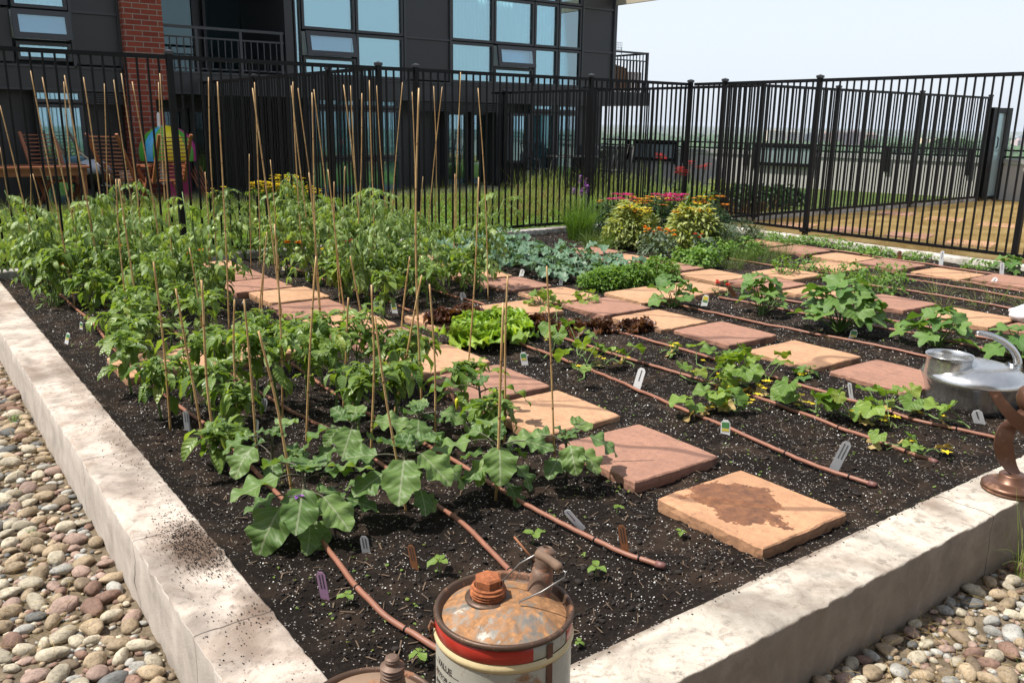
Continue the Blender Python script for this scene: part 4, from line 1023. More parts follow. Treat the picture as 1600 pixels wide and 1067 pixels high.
TM = {
 'pepper': variants(blade_tmpl(ovate(.215, .74), 5, 1), (.5, 1.1, 1.7), (.2, .5), .05),
 'narrow': variants(blade_tmpl(ovate(.13, .8), 4, 1), (.4, 1.2), (.3,), .04),
 'leaflet': variants(blade_tmpl(ovate(.24, .7), 3, 1), (.5, 1.4), (.1, .5), .09),
 'round': variants(blade_tmpl(ovate(.36, .9), 4, 1), (.4, 1.0), (.15, .4), .06),
 'egg': variants(blade_tmpl(eggprof, 15, 3), (.25, .6, 1.0), (.05, .2), .075, 2.6),
 'kale': variants(blade_tmpl(lambda t: .27*math.sin(PI*t**1.35)**.7*(1+.13*math.sin(t*33)), 10, 2), (.5, 1.0, 1.5), (.35,), .10, 3.5),
 'lettuce': variants(blade_tmpl(lambda t: .42*math.sin(PI*min(.93, t)**1.5)**.6*(1+.10*math.sin(t*40)), 11, 3), (-.5, .1, .7), (.35,), .16, 4.2),
 'squash': variants(fan_tmpl(lambda a: .56*(1 + .26*math.cos(5*a)) * (1 - .14*abs(a)/PI) * (1+.07*math.cos(21*a)), 40), (.3, .8), (.12, .3), .03, 2),
 'cuke': variants(fan_tmpl(lambda a: .60*(1 + .10*math.cos(5*a)) * (1 - .18*abs(a)/PI) * (1+.035*math.cos(19*a)), 34), (.4, 1.0), (.12, .3), .05, 2),
 'blade': [(bend(*[blade_tmpl(lambda t: .018*(1-t)**.6+.001, 4, 1)[0], k, .4]), *blade_tmpl(lambda t: .018*(1-t)**.6+.001, 4, 1)[1:]) for k in (.2, .9, 1.6)],
 'petal': variants(blade_tmpl(ovate(.22, 1.3), 2, 1), (.3,), (.1,), 0),
}
def grassblade(wd, nx=3):
    V, F, U = blade_tmpl(lambda t: wd*(1-t)**.7 + .0008, nx, 1)
    # one quad across
    return V, F, U
def put(mb, tms, pos, az, pitch, sc3, roll=0., wmul=1., mi=0):
    pos = np.asarray(pos, float).reshape(-1, 3); N = len(pos)
    if N == 0: return
    az = np.broadcast_to(az, N); pitch = np.broadcast_to(pitch, N); sc_ = np.broadcast_to(sc3, N); roll = np.broadcast_to(roll, N); wm = np.broadcast_to(wmul, N)
    which = rng.integers(0, len(tms), N)
    for v, tm in enumerate(tms):
        k = np.where(which == v)[0]
        if not len(k): continue
        V, F, U = tm; a = az[k]; p = pitch[k]; r = roll[k]
        d = np.stack([np.cos(p)*np.cos(a), np.cos(p)*np.sin(a), np.sin(p)], -1)
        s = np.stack([-np.sin(a), np.cos(a), np.zeros_like(a)], -1); n = np.cross(d, s)
        s2 = s*np.cos(r)[:, None] + n*np.sin(r)[:, None]; n2 = -s*np.sin(r)[:, None] + n*np.cos(r)[:, None]
        P = pos[k][:, None] + sc_[k][:, None, None]*(V[None, :, 0:1]*d[:, None] + V[None, :, 1:2]*wm[k][:, None, None]*s2[:, None] + V[None, :, 2:3]*n2[:, None])
        off = (np.arange(len(k))*len(V))[:, None, None]
        Fs = [(f[None] + off).reshape(-1, f.shape[1]) for f in (F if isinstance(F, list) else [F])]
        mb.add(P.reshape(-1, 3), Fs, np.tile(U, (len(k), 1)), mi)
def U_(a, b, n=None): return rng.uniform(a, b, n)
def curve(p0, d0, L, n=6, sag=.3, wob=.1):
    """a stem starting at p0 in direction d0, bending down by sag"""
    p = np.array(p0, float); d = np.array(d0, float); d /= np.linalg.norm(d); out = [p.copy()]
    for i in range(n-1):
        d = d + np.array([U_(-wob, wob), U_(-wob, wob), -sag/(n-1)*1.0]); d /= np.linalg.norm(d); p = p + d*L/(n-1); out.append(p.copy())
    return np.array(out)
def soilh(x, y): return float(soilz(np.array(x), np.array(y)))
CANOPY = []

def finish(name, label, cat, base, parts, group=None):
    th = thing(name, label, cat, base, group)
    for nm, mb, mt in parts:
        if mb.V: mb.build(nm, mt, th, loc=th.location)
    return th
def flower(mb_pet, mb_c, P, r, n=12, tilt=None, double=False, mi=0):
    if P[1] > 5.5: r = r*1.35
    P = np.array(P, float); rows = [(r, .25)] + ([(r*.75, .7), (r*.5, 1.1)] if double else [])
    for rr, pt in rows:
        a = np.arange(n)*2*PI/n + U_(0, 1)
        put(mb_pet, TM['petal'], np.repeat(P[None], n, 0), a, pt + U_(-.1, .1, n), rr, wmul=1.5 if double else 1., mi=mi)
    if mb_c is not None: lumps(mb_c, ICO1, P[None] + np.array([[0, 0, r*.08]]), np.array([[r*.28, r*.28, r*.16]]))

def tomato(x, y, h, lab, w=.26, fruit=0, dens=1., z=None, mt='tomato'):
    z0 = soilh(x, y) if z is None else z; st = MB(); lf = MB(); FR_ = []
    stems = []
    for k in range(int(U_(2, 4))):
        a = U_(0, 2*PI); c = curve((x+U_(-.02, .02), y+U_(-.02, .02), z0), (math.cos(a)*.22, math.sin(a)*.22, 1), h*U_(.8, 1.02), 8, -.05, .08)
        st.tube(c, np.linspace(.006, .003, 8), 5); stems.append(c)
    n = int(50*dens*(h/.6))
    for k in range(n):
        c = stems[int(rng.integers(0, len(stems)))]; t = U_(.12, 1)**.8; i = t*(len(c)-1); i0 = int(min(i, len(c)-2)); p = c[i0] + (c[i0+1]-c[i0])*(i-i0)
        a = U_(0, 2*PI); L = U_(.10, .24)*(1.15 - .45*t)*(w/.26)
        q = curve(p, (math.cos(a), math.sin(a), U_(.15, .9)), L, 5, U_(.8, 1.8), .12); st.tube(q, .0014, 3, cap=False)
        P, A, PT, S_ = [], [], [], []
        for f, s in ((.35, .55), (.6, .85), (.85, .95)):
            i = f*4; i0 = int(i); pp = q[i0] + (q[min(4, i0+1)]-q[i0])*(i-i0); dd = q[min(4, i0+1)]-q[i0]; az = math.atan2(dd[1], dd[0]); pit = math.asin(dd[2]/(np.linalg.norm(dd)+1e-9))
            for sg in (-1, 1): P.append(pp); A.append(az + sg*U_(.8, 1.3)); PT.append(pit*.5 - U_(0, .5)); S_.append(s)
        dd = q[4]-q[3]; P.append(q[4]); A.append(math.atan2(dd[1], dd[0])); PT.append(math.asin(dd[2]/(np.linalg.norm(dd)+1e-9))*.8-.1); S_.append(1.15)
        put(lf, TM['leaflet'], P, np.array(A), np.array(PT), np.array(S_)*U_(.055, .085), U_(-.4, .4, len(P)), wmul=U_(.8, 1.15))
    for k in range(fruit):
        a = U_(0, 6.28); rr = U_(.05, .14); fr = MB(); lumps(fr, ICO2, np.array([[x+rr*math.cos(a), y+rr*math.sin(a), z0+U_(.35, .7)*h]]), np.full((1, 3), U_(.018, .028)), jit=0); FR_.append(('fruit', fr, M['greenfruit']))
    finish('tomato_plant', lab, 'tomato plant', (x, y, z0), [('stem', st, M['stem']), ('foliage', lf, M[mt])] + FR_, 'tomato plants tied to bamboo stakes')
M['greenfruit'] = simple('green_tomato', (.25, .34, .10), .3); M['redfruit'] = simple('orange_fruit', (.6, .14, .02), .3)
M['yellowfruit'] = simple('yellow_pepper_skin', (.62, .60, .04), .25)

def pepper(x, y, h, lab, w=.17, n=46, pod=False, leaf=(.075, .115), z=None):
    z0 = soilh(x, y) if z is None else z; st = MB(); lf = MB(); fr = MB()
    hs = h*.42; c = curve((x, y, z0), (U_(-.06, .06), U_(-.06, .06), 1), hs, 5, 0, .05); st.tube(c, np.linspace(.0062, .0048, 5), 6)
    tips = []
    def br(p, d, L, lev):
        q = curve(p, d, L, 5, -.1, .10); st.tube(q, np.linspace(.004, .0022, 5)/(1+.35*lev), 5, cap=False)
        tips.append(q)
        if lev < 2:
            for s in range(2):
                a = U_(0, 2*PI); br(q[-1], (q[-1]-q[0])/L + np.array([math.cos(a), math.sin(a), 0])*U_(.4, .75)*(w/.17), L*U_(.6, .85), lev+1)
    for s in range(3):
        a = s*2.1+U_(0, 1); br(c[-1], (math.cos(a)*.55*(w/.17), math.sin(a)*.55*(w/.17), 1), h*.27, 0)
    tips.append(c[2:])
    P, A, PT, S_ = [], [], [], []
    for k in range(n):
        q = tips[int(rng.integers(0, len(tips)))]; i = int(rng.integers(1, len(q))); p = q[i]; a = U_(0, 2*PI)
        pl = U_(.02, .055); pe = curve(p, (math.cos(a), math.sin(a), U_(.1, .8)), pl, 3, .8, .05); st.tube(pe, .0011, 3, cap=False)
        P.append(pe[-1]); A.append(a+U_(-.2, .2)); PT.append(U_(-.8, .3)); S_.append(U_(*leaf)*(.65 if q is tips[-1] else 1))
    for q in tips:    # small upright leaves at the tips
        for k in range(3): P.append(q[-1]); A.append(U_(0, 6.28)); PT.append(U_(-.1, .9)); S_.append(U_(.035, .07))
    put(lf, TM['pepper'], P, np.array(A), np.array(PT), np.array(S_), U_(-.35, .35, len(P)), wmul=U_(.85, 1.2, len(P)))
    if pod:
        for (dx, dy, zz, ll, up) in pod:
            p0 = np.array([x+dx, y+dy, z0+zz]); d = np.array([dx*.6, dy*.6, -1.*up]); d /= np.linalg.norm(d); t = np.linspace(0, 1, 8)
            fr.tube(p0 + d*ll*t[:, None] + np.array([0, 0, .004])*np.sin(t*PI)[:, None], ll*.17*np.array([.5, .95, 1, .98, .85, .65, .42, .08]), 10)
            st.tube([p0 - d*.02, p0+d*.002], .0025, 5)
    return finish('pepper_plant', lab, 'pepper plant', (x, y, z0), [('stem', st, M['stem']), ('foliage', lf, M['pepper']), ('fruit', fr, M['yellowfruit'] if pod else M['greenfruit'])], 'pepper plants in rows on the left')

def eggplant(x, y, h, leaves, lab, flow=False):
    """leaves: (azimuth deg, reach of petiole, height factor, leaf length, pitch)"""
    z0 = soilh(x, y); st = MB(); lf = MB(); fl = MB()
    c = curve((x, y, z0), (U_(-.06, .06), U_(-.06, .06), 1), h, 7, 0, .05); st.tube(c, np.linspace(.0075, .0045, 7), 7)
    for az, reach, hf, L, pit in leaves:
        a = math.radians(az); i = hf*(len(c)-1); i0 = int(min(i, len(c)-2)); p = c[i0] + (c[i0+1]-c[i0])*(i-i0)
        q = curve(p, (math.cos(a), math.sin(a), .75), reach, 5, .7, .04); st.tube(q, np.linspace(.0035, .0022, 5), 5, cap=False)
        put(lf, TM['egg'], q[-1:], np.array([a+U_(-.08, .08)]), np.array([pit*.62 + .05]), np.array([L*U_(.8, 1.0)]), np.array([U_(-.35, .35)]), wmul=U_(.95, 1.15))
    for k in range(5): a = U_(0, 6.28); put(lf, TM['egg'], c[-1:], np.array([a]), np.array([U_(.4, 1.0)]), np.array([U_(.04, .075)]), 0.)
    for k in range(4):
        a = U_(0, 6.28); i = int(rng.integers(1, 6)); q = curve(c[i], (math.cos(a), math.sin(a), .8), U_(.05, .11), 4, .6, .04); st.tube(q, .002, 4, cap=False)
        put(lf, TM['egg'], q[-1:], np.array([a]), np.array([U_(-.5, .3)]), np.array([U_(.07, .125)]), np.array([U_(-.5, .5)]))
    if flow:
        p = c[4] + np.array([-.055, -.065, .02]); flower(fl, None, p, .032, 6); flower(fl, None, p+np.array([0, 0, .004]), .02, 6)
    finish('eggplant', lab, 'eggplant', (x, y, z0), [('stem', st, M['stemdark']), ('foliage', lf, M['eggplant']), ('flower', fl, M['purple'])], 'eggplants along the front of the bed')

def lobed(x, y, n, r, h, L, lab, name='squash_plant', cat='squash plant', key='squash', mt='squash', flowers=0, grp=None, fmt='yellow', zbase=None):
    z0 = soilh(x, y) if zbase is None else zbase; st = MB(); lf = MB(); fl = MB()
    for k in range(n):
        a = k*2.39996 + U_(-.3, .3); t = (k+.5)/n
        q = curve((x+U_(-.02, .02), y+U_(-.02, .02), z0), (math.cos(a)*r*(.35+t*.9), math.sin(a)*r*(.35+t*.9), h*(1.25-t*.75)), math.hypot(r*t, h*(1.1-.6*t)), 6, .35, .06)
        st.tube(q, np.linspace(.0042, .0026, 6), 5, cap=False)
        put(lf, TM[key], q[-1:], np.array([a+U_(-.4, .4)]), np.array([U_(-.65, .05)]), np.array([U_(*L)]), np.array([U_(-.35, .35)]))
    for k in range(flowers):
        a = U_(0, 6.28); p = (x+math.cos(a)*r*U_(.3, 1), y+math.sin(a)*r*U_(.3, 1), z0+h*U_(.3, .9)); flower(fl, None, p, .022, 5)
    return finish(name, lab, cat, (x, y, z0), [('stem', st, M['stem']), ('foliage', lf, M[mt]), ('flower', fl, M[fmt])], grp)

def vine(pts, lab, n, L=(.07, .12), flowers=5, h=.09, dry=0, grp='cucumber vines on the bare soil'):
    n = max(4, int(n*.72)); L = (L[0]*.85, L[1]*.92); flowers = int(flowers*1.3)+1; dry += 1
    P = np.array(pts, float); t = np.linspace(0, 1, len(P)); tt = np.linspace(0, 1, 40)
    X = np.interp(tt, t, P[:, 0]); Y = np.interp(tt, t, P[:, 1])
    for _ in range(4): X[1:-1] = (X[:-2]+X[2:])/2; Y[1:-1] = (Y[:-2]+Y[2:])/2
    X += vnoise(tt*6, tt*0+X[0]*5, 1)*.06; Y += vnoise(tt*6, tt*0+Y[0]*7+3, 1)*.06
    Z = soilz(X, Y) + .012 + np.abs(vnoise(tt*8, tt*0+X[0], 1))*.05
    st = MB(); lf = MB(); fl = MB(); dr = MB(); st.tube(np.stack([X, Y, Z], -1), np.linspace(.0045, .003, 40), 6)
    for k in range(n):
        i = int(rng.integers(0, 40)) if k > 3 else int(39*k/4); a = U_(0, 6.28); hh = U_(.35, 1.)*h; p = np.array([X[i], Y[i], Z[i]])
        q = curve(p, (math.cos(a)*.7, math.sin(a)*.7, 1.2), hh*1.35, 5, .5, .08); st.tube(q, .0022, 5, cap=False)
        put(lf, TM['cuke'], q[-1:], np.array([a+U_(-.5, .5)]), np.array([U_(-.9, .1)]), np.array([U_(*L)]), np.array([U_(-.4, .4)]))
    for k in range(int(n*.35)):   # curling tendrils
        i = int(rng.integers(0, 40)); a = U_(0, 6.28); q = curve((X[i], Y[i], Z[i]), (math.cos(a), math.sin(a), .9), U_(.05, .12), 7, 1.2, .25); st.tube(q, .0012, 4, cap=False)
    for k in range(flowers):
        i = int(rng.integers(0, 40)); p = (X[i]+U_(-.06, .06), Y[i]+U_(-.06, .06), Z[i]+U_(.01, .06)); flower(fl, None, p, U_(.016, .028), 5); flower(fl, None, p, .014, 5)
    for k in range(dry):
        i = int(rng.integers(0, 40)); put(dr, TM['cuke'], [(X[i]+U_(-.07, .07), Y[i]+U_(-.07, .07), Z[i]+.005)], np.array([U_(0, 6)]), np.array([U_(-.2, .2)]), np.array([U_(.05, .07)]), np.array([U_(-1, 1)]))
    return finish('cucumber_vine', lab, 'cucumber vine', (X[0], Y[0], Z[0]), [('stem', st, M['stem']), ('foliage', lf, M['cucumber']), ('flower', fl, M['yellow']), ('dead_leaf', dr, M['drygrass'])], grp)

def bushy(name, cat, x, y, r, h, n, key, leaf, mt, lab, flowers=(), pitch=(-.7, .6), z=None, stem=True, wmul=(.9, 1.1), grp=None, shell=.5, ry=None, base=.05):
    """mound of leaves on short stems, flowers: (count, radius, material, petals, double)"""
    z0 = (soilh(x, y) if y < 8 and x < 8.5 else -.055) if z is None else z; st = MB(); lf = MB(); ry = r if ry is None else ry
    a = U_(0, 6.28, n); rr = U_(0, 1, n)**shell; zz = U_(base, 1, n); prof = np.sqrt(np.clip(1 - (np.clip(zz, .0, 1)-.35)**2/.5, .12, 1))
    px_ = x + rr*r*prof*np.cos(a); py_ = y + rr*ry*prof*np.sin(a); pz = z0 + zz*h
    bump_ = .70 + .60*(vnoise(px_, py_, r*.45)+.5); pz = z0 + (pz - z0)*bump_
    put(lf, TM[key], np.column_stack([px_, py_, pz]), a + U_(-.9, .9, n), U_(*pitch, n) + .2*(1-rr), U_(*leaf, n), U_(-.5, .5, n), U_(*wmul, n))
    if stem:
        for k in range(int(10 + 20*r)):
            b = U_(0, 6.28); q = curve((x+U_(-.3, .3)*r, y+U_(-.3, .3)*ry, z0-.01), (math.cos(b)*r*.8, math.sin(b)*ry*.8, h), h*U_(.7, .98), 5, .1, .08); st.tube(q, .0025, 4, cap=False)
    parts = [('stem', st, M['stem']), ('foliage', lf, M[mt])]
    for cnt, fr_, fm, pet, dbl in flowers:
        fl = MB(); ce = MB(); ss = MB()
        for k in range(cnt):
            b = U_(0, 6.28); q = U_(0, 1)**.6; fxp, fyp = x + q*r*.9*math.cos(b), y + q*ry*.9*math.sin(b); fz_ = z0 + h*U_(.88, 1.12)
            flower(fl, ce, (fxp, fyp, fz_), fr_*U_(.8, 1.15), pet, double=dbl); ss.tube([(x+(fxp-x)*.7, y+(fyp-y)*.7, z0+h*.5), (fxp, fyp, fz_-.004)], .002, 4, cap=False)
        parts += [('flower', fl, M[fm]), ('flower_centre', ce, M['flowerhead'] if not dbl else M[fm]), ('flower_stalk', ss, M['stem'])]
    return finish(name, lab, cat, (x, y, z0), parts, grp)
def grassclump(name, cat, x, y, r, h, n, mt, lab, wd=.006, z=None, lean=.35, grp=None, extra=None, ry=None):
    z0 = (soilh(x, y) if y < 8 and x < 8.5 else -.055) if z is None else z; lf = MB(); ry = ry or r
    T3 = [(bend(grassblade(wd/ .3)[0]*np.array([1, 1, 1]), k, .3), *grassblade(wd/.3)[1:]) for k in (.1, .6, 1.2)]
    a = U_(0, 6.28, n); q = np.sqrt(U_(0, 1, n)); P = np.column_stack([x+q*r*np.cos(a), y+q*ry*np.sin(a), np.full(n, z0-.005)])
    put(lf, T3, P, a+U_(-.6, .6, n), PI/2 - np.abs(rng.normal(0, lean, n)), h*U_(.55, 1.05, n), U_(-1.5, 1.5, n), U_(.3, .5, n))
    parts = [('foliage', lf, M[mt])]
    if extra: parts += extra(x, y, z0)
    return finish(name, lab, cat, (x, y, z0), parts, grp)

# ---------------------------------------------------------------- eggplants along the front
def gp(x, y): p = G(x, y, -.03); return p[0], p[1]
# azimuth of "towards camera" here is about -127 deg, image right is -36, image left is 144
x, y = gp(487, 828); eggplant(x, y, .20, [(-175, .09, .9, .17, -.25), (-118, .07, .75, .17, -.75), (-82, .10, .6, .17, -.7), (-20, .08, .95, .18, -.12), (60, .08, .8, .18, -.2), (165, .10, .55, .13, -.5), (-150, .13, .5, .17, -.9), (15, .05, .5, .12, -.3), (-40, .13, .4, .13, -.5), (110, .06, 1, .12, .1)], 'eggplant with a purple flower and lobed leaves, nearest the corner of the walls', True)
x, y = gp(636, 790); eggplant(x, y, .22, [(-125, .08, .85, .19, -.85), (-165, .12, .6, .14, -.35), (-70, .07, .9, .16, -.8), (-35, .10, .7, .16, -.6), (20, .07, .95, .13, -.1), (90, .06, .9, .12, .1), (150, .10, .8, .13, -.1), (-100, .12, .35, .12, -.8), (-10, .10, .4, .14, -.5)], 'eggplant between the two leftmost drip hoses with one big drooping scalloped leaf facing forward')
x, y = gp(775, 762); eggplant(x, y, .20, [(-122, .07, .9, .17, -.85), (-40, .10, .85, .14, -.35), (165, .11, .9, .16, -.2), (70, .09, 1., .14, .15), (-165, .08, .5, .12, -.4), (-75, .09, .5, .11, -.7), (0, .05, .7, .10, -.3), (120, .06, .6, .12, -.2)], 'eggplant with one yellowing round leaf, where the capped drip hose comes out')
x, y = gp(885, 745); eggplant(x, y, .17, [(-118, .07, .85, .145, -.7), (-42, .09, .9, .15, -.6), (20, .07, 1, .13, .25), (155, .10, .9, .15, -.2), (110, .08, .8, .12, .0), (-160, .07, .5, .09, -.4)], 'small eggplant on its own just in front of the red paver')
x, y = gp(560, 730); eggplant(x, y, .19, [(-125, .08, .9, .17, -.55), (160, .10, .8, .16, -.45), (-30, .08, .9, .15, -.2), (60, .06, 1, .13, .3), (-170, .10, .5, .13, -.7), (100, .05, .9, .11, .6)], 'eggplant behind the purple-flowered one, with an upright pale leaf at its top')
x, y = gp(655, 700); eggplant(x, y, .17, [(-40, .09, .85, .18, -.25), (-125, .06, .8, .14, -.5), (150, .09, .7, .14, -.3), (60, .05, .9, .12, .1), (-80, .09, .5, .11, -.6)], 'eggplant in the second row beside the leaning bamboo stake, with a dark folded leaf')
x, y = gp(752, 668); eggplant(x, y, .20, [(-38, .11, .85, .16, -.25), (150, .09, .9, .17, -.1), (-130, .07, .7, .12, -.4), (80, .06, 1, .10, .2), (-80, .08, .45, .10, -.5)], 'eggplant touching the tan paver, its leaf lying over the paver edge')
x, y = gp(425, 740); eggplant(x, y, .17, [(-150, .11, .8, .14, -.5), (170, .09, .9, .13, -.1), (-60, .06, .7, .10, -.4), (40, .07, 1, .12, .1), (-110, .08, .4, .11, -.5)], 'small eggplant left of the purple-flowered one, beside the pink tag')
# ---------------------------------------------------------------- peppers
pp = [(236, 588, .34), (300, 628, .36), (338, 668, .30), (372, 690, .24), (404, 640, .40), (438, 655, .42), (362, 610, .36), (480, 622, .42), (525, 645, .38), (505, 580, .42), (560, 612, .44), (600, 622, .36), (452, 578, .42), (398, 575, .42),
      (205, 612, .30), (252, 655, .28), (345, 735, .2), (330, 552, .38), (268, 540, .36), (655, 612, .34), (540, 558, .42), (615, 575, .38), (585, 545, .36), (470, 535, .40), (420, 530, .38), (218, 555, .36), (690, 590, .30), (560, 675, .30), (620, 660, .32)]
pp = [(a, b, h*(.8 if b < 600 and a > 380 else 1)) for a, b, h in pp if not (b < 585 and a > 400)]; pp += [(432, 582, .28), (505, 604, .30), (470, 560, .22)]; pp.sort()
for i, (a, b, h) in enumerate(pp):
    x, y = gp(a, b); x = min(max(x, .80), 2.03)
    h = h*.98; pepper(x, y, h, f'staked green pepper plant, {ordw(i)} from the left in the large pepper patch behind the eggplants', n=int(20 + h*42), leaf=(.065, .115), w=.14)
x, y = gp(722, 650); pepper(x, y, .27, 'small pepper plant with one pale yellow pepper, standing at the corner of the red paver', w=.15, n=26, pod=[(-.055, -.045, .12, .06, .5)])
x, y = gp(770, 700); pepper(x, y, .22, 'slender pepper plant at the tan paver corner with toothed leaves against its stakes', w=.12, n=16)
# bushier, light green peppers at the far left edge
lp = [(92, 480, .38), (150, 515, .36), (215, 528, .30), (130, 470, .42), (190, 482, .40), (250, 490, .38), (62, 452, .30), (290, 470, .40), (345, 478, .38), (232, 455, .36), (390, 495, .34), (310, 440, .34)]
lp = [(a, b, h*(.72 if a > 280 else 1)) for a, b, h in lp if a != 390]; lp.sort()
for i, (a, b, h) in enumerate(lp):
    x, y = gp(a, b); x = min(max(x, .80), 2.02)
    h = h*1.05; pepper(x, y, h, f'leafy light green pepper plant, {ordw(i)} from the left in the patch beside the long wall', n=int(40 + h*50), w=.15, leaf=(.07, .115))
x, y = gp(185, 585); pepper(x+.05, y+.1, .34, 'drooping pepper plant over the edge of the leftmost tan paver', n=40)
# peppers at the front of the middle tomato bed
mp = [(462, 478, .34), (512, 470, .36), (560, 500, .36), (598, 470, .40), (640, 462, .40), (668, 478, .38), (702, 452, .40), (725, 462, .36), (748, 440, .34), (620, 448, .40)]
mp.sort()
for i, (a, b, h) in enumerate(mp):
    x, y = gp(a, b); x = min(max(x, 2.68), 3.86); y = max(y, 4.98)
    h = h*.85; pepper(x, y, h, f'pepper plant, {ordw(i)} from the left at the near end of the middle bed', n=int(30 + h*40), leaf=(.06, .105), w=.14)
# ---------------------------------------------------------------- tomatoes
k = 0
for X0 in (.93, 1.30, 1.68):
    for Y0 in np.arange(5.75 if X0 > 1 else 6.9, 8.0, .52):
        k += 1; tomato(X0+U_(-.06, .06), Y0+U_(-.08, .08), U_(.50, .82), f'feathery tomato plant in the left bed, {ordw(k-1)} counting row by row from the wall', fruit=2, dens=.68)
k = 0
for X0 in (2.78, 3.22, 3.70):
    for Y0 in np.arange(5.45, 8.0, .50):
        k += 1; tomato(X0+U_(-.05, .05), Y0+U_(-.08, .08), U_(.52, .84) if Y0 < 7 else U_(.52, .85), f'feathery tomato plant in the middle bed, {ordw(k-1)} counting row by row from the left', fruit=2, dens=.66)
# marigolds and zinnias between them
def marigold(px_, py_, lab, mt='orange', h=.26, n=70, nf=2, fr=.028, cat='marigold', name='marigold'):
    x, y = gp(px_, py_); return bushy(name, cat, x, y, .11, h, n, 'narrow', (.03, .06), 'herb', lab, [(nf, fr, mt, 14, True)])
marigold(172, 447, 'orange marigold low among the light green peppers by the left wall'); marigold(196, 436, 'wide orange marigold among the left tomatoes')
marigold(84, 476, 'marigold with one orange bud near the left wall'); marigold(306, 440, 'orange marigold beside the far end of the first path')
marigold(250, 462, 'marigold with a single small orange flower among the leftmost peppers', nf=1); marigold(455, 430, 'yellow-orange marigold at the left edge of the middle bed', fr=.03)
marigold(508, 440, 'small yellow marigold at the edge of the first path', 'yellow', nf=1, fr=.022)
marigold(545, 428, 'red zinnia with three flowers in the middle tomato bed', 'red', .30, 70, 3, .03, 'zinnia', 'zinnia'); marigold(420, 412, 'small red zinnia at the far left of the middle bed', 'red', .22, 50, 1, .02, 'zinnia', 'zinnia')
marigold(1128, 462, 'red zinnia with a wooden tag at the edge of the squash bed', 'red', .10, 16, 3, .026, 'zinnia', 'zinnia'); marigold(1206, 475, 'single red zinnia right of the second squash plant', 'red', .13, 16, 2, .022, 'zinnia', 'zinnia')
# ---------------------------------------------------------------- lettuce
def lettuce(px_, py_, r, lab, mt='lettuce', n=34):
    x, y = gp(px_, py_); z0 = soilh(x, y); lf = MB(); a = U_(0, 6.28, n); t = np.linspace(0, 1, n)
    put(lf, TM['lettuce'], np.column_stack([x+.02*np.cos(a), y+.02*np.sin(a), np.full(n, z0+.01)+.03*(1-t)]), a, 1.35 - 1.05*t, r*1.12*(.55+.5*t)*U_(.85, 1.1, n), U_(-.3, .3, n), U_(.85, 1.15, n))
    finish('lettuce', lab, 'lettuce', (x, y, z0), [('leaves', lf, M[mt])], 'lettuces in the corner by the paths')
lettuce(728, 535, .15, 'bright green leaf lettuce, leftmost of the green lettuces'); lettuce(768, 540, .16, 'bright green leaf lettuce, middle front one'); lettuce(805, 528, .14, 'bright green leaf lettuce, rightmost of the green lettuces')
lettuce(752, 518, .14, 'bright green leaf lettuce at the back of the green group'); lettuce(790, 512, .13, 'pale green leaf lettuce behind the right one, by the tan paver')
lettuce(700, 512, .13, 'dark red leaf lettuce left of the green lettuces', 'redlettuce', 30); lettuce(728, 500, .11, 'dark red leaf lettuce on the edge of the tan paver', 'redlettuce', 26)
for a, b, w in ((838, 508, 'nearest the green lettuces'), (868, 518, 'between the two drip hoses'), (900, 522, 'in the middle of the red row'), (935, 515, 'beside the white tag'), (950, 520, 'touching the drip hose'), (1000, 518, 'half on the tan paver, farthest right'), (985, 522, 'second from the right end of the red row'), (845, 522, 'under the cucumber leaves')):
    lettuce(a, b, .085, f'small wilted red lettuce {w}', 'redlettuce', 14)
# ---------------------------------------------------------------- cucumbers
def g2(*l): return [gp(a, b) for a, b in l]
vine(g2((850, 560), (875, 530), (870, 505), (850, 480)), 'cucumber vine climbing beside the single thin stake near the lettuces', 12, flowers=1, h=.16)
vine(g2((905, 600), (915, 570), (900, 540)), 'cucumber vine with pale curling stems in front of the small red lettuces', 9, flowers=1, h=.13)
vine(g2((890, 575), (930, 575), (965, 565), (985, 580)), 'cucumber vine with dark leaves and one yellow flower above the long white tag', 9, flowers=3, h=.11, L=(.09, .13))
vine(g2((1045, 560), (1060, 550), (1030, 555)), 'small cucumber shoot with a yellow bud beside the drip hose', 4, flowers=2, L=(.04, .06), h=.05)
vine(g2((1060, 590), (1095, 600), (1130, 615), (1150, 600), (1170, 625)), 'large tangled cucumber vine in the middle of the soil', 26, flowers=9, h=.14, dry=2)
vine(g2((1080, 650), (1110, 640), (1145, 650), (1190, 655)), 'yellowing cucumber vine right above the yellow tag', 14, flowers=6, h=.10, dry=4)
vine(g2((1090, 570), (1130, 580), (1190, 600), (1200, 590)), 'cucumber vine behind the tangled one, running along the drip hose', 13, flowers=3, h=.12)
vine(g2((1195, 625), (1240, 640), (1275, 650), (1300, 655)), 'cucumber vine trailing right with one very bright round leaf', 12, flowers=4, h=.11, L=(.07, .12), dry=2)
vine(g2((1310, 655), (1345, 660), (1380, 665), (1400, 680)), 'cucumber vine with big bright leaves in front of the watering can', 13, flowers=7, h=.12, L=(.08, .13), dry=3)
vine(g2((1395, 640), (1440, 655), (1490, 665), (1520, 680)), 'cucumber vine reaching towards the foot of the watering can', 8, flowers=3, h=.12, L=(.07, .11), dry=2)
vine(g2((1380, 700), (1405, 705), (1440, 715), (1470, 722)), 'bare trailing cucumber stem near the hose ends', 5, flowers=1, h=.06, L=(.05, .08), dry=2)
lobed(*gp(1258, 590), 5, .05, .05, (.05, .08), 'tiny squash seedling with yellow flowers between two pavers', flowers=3, grp='squash plants')
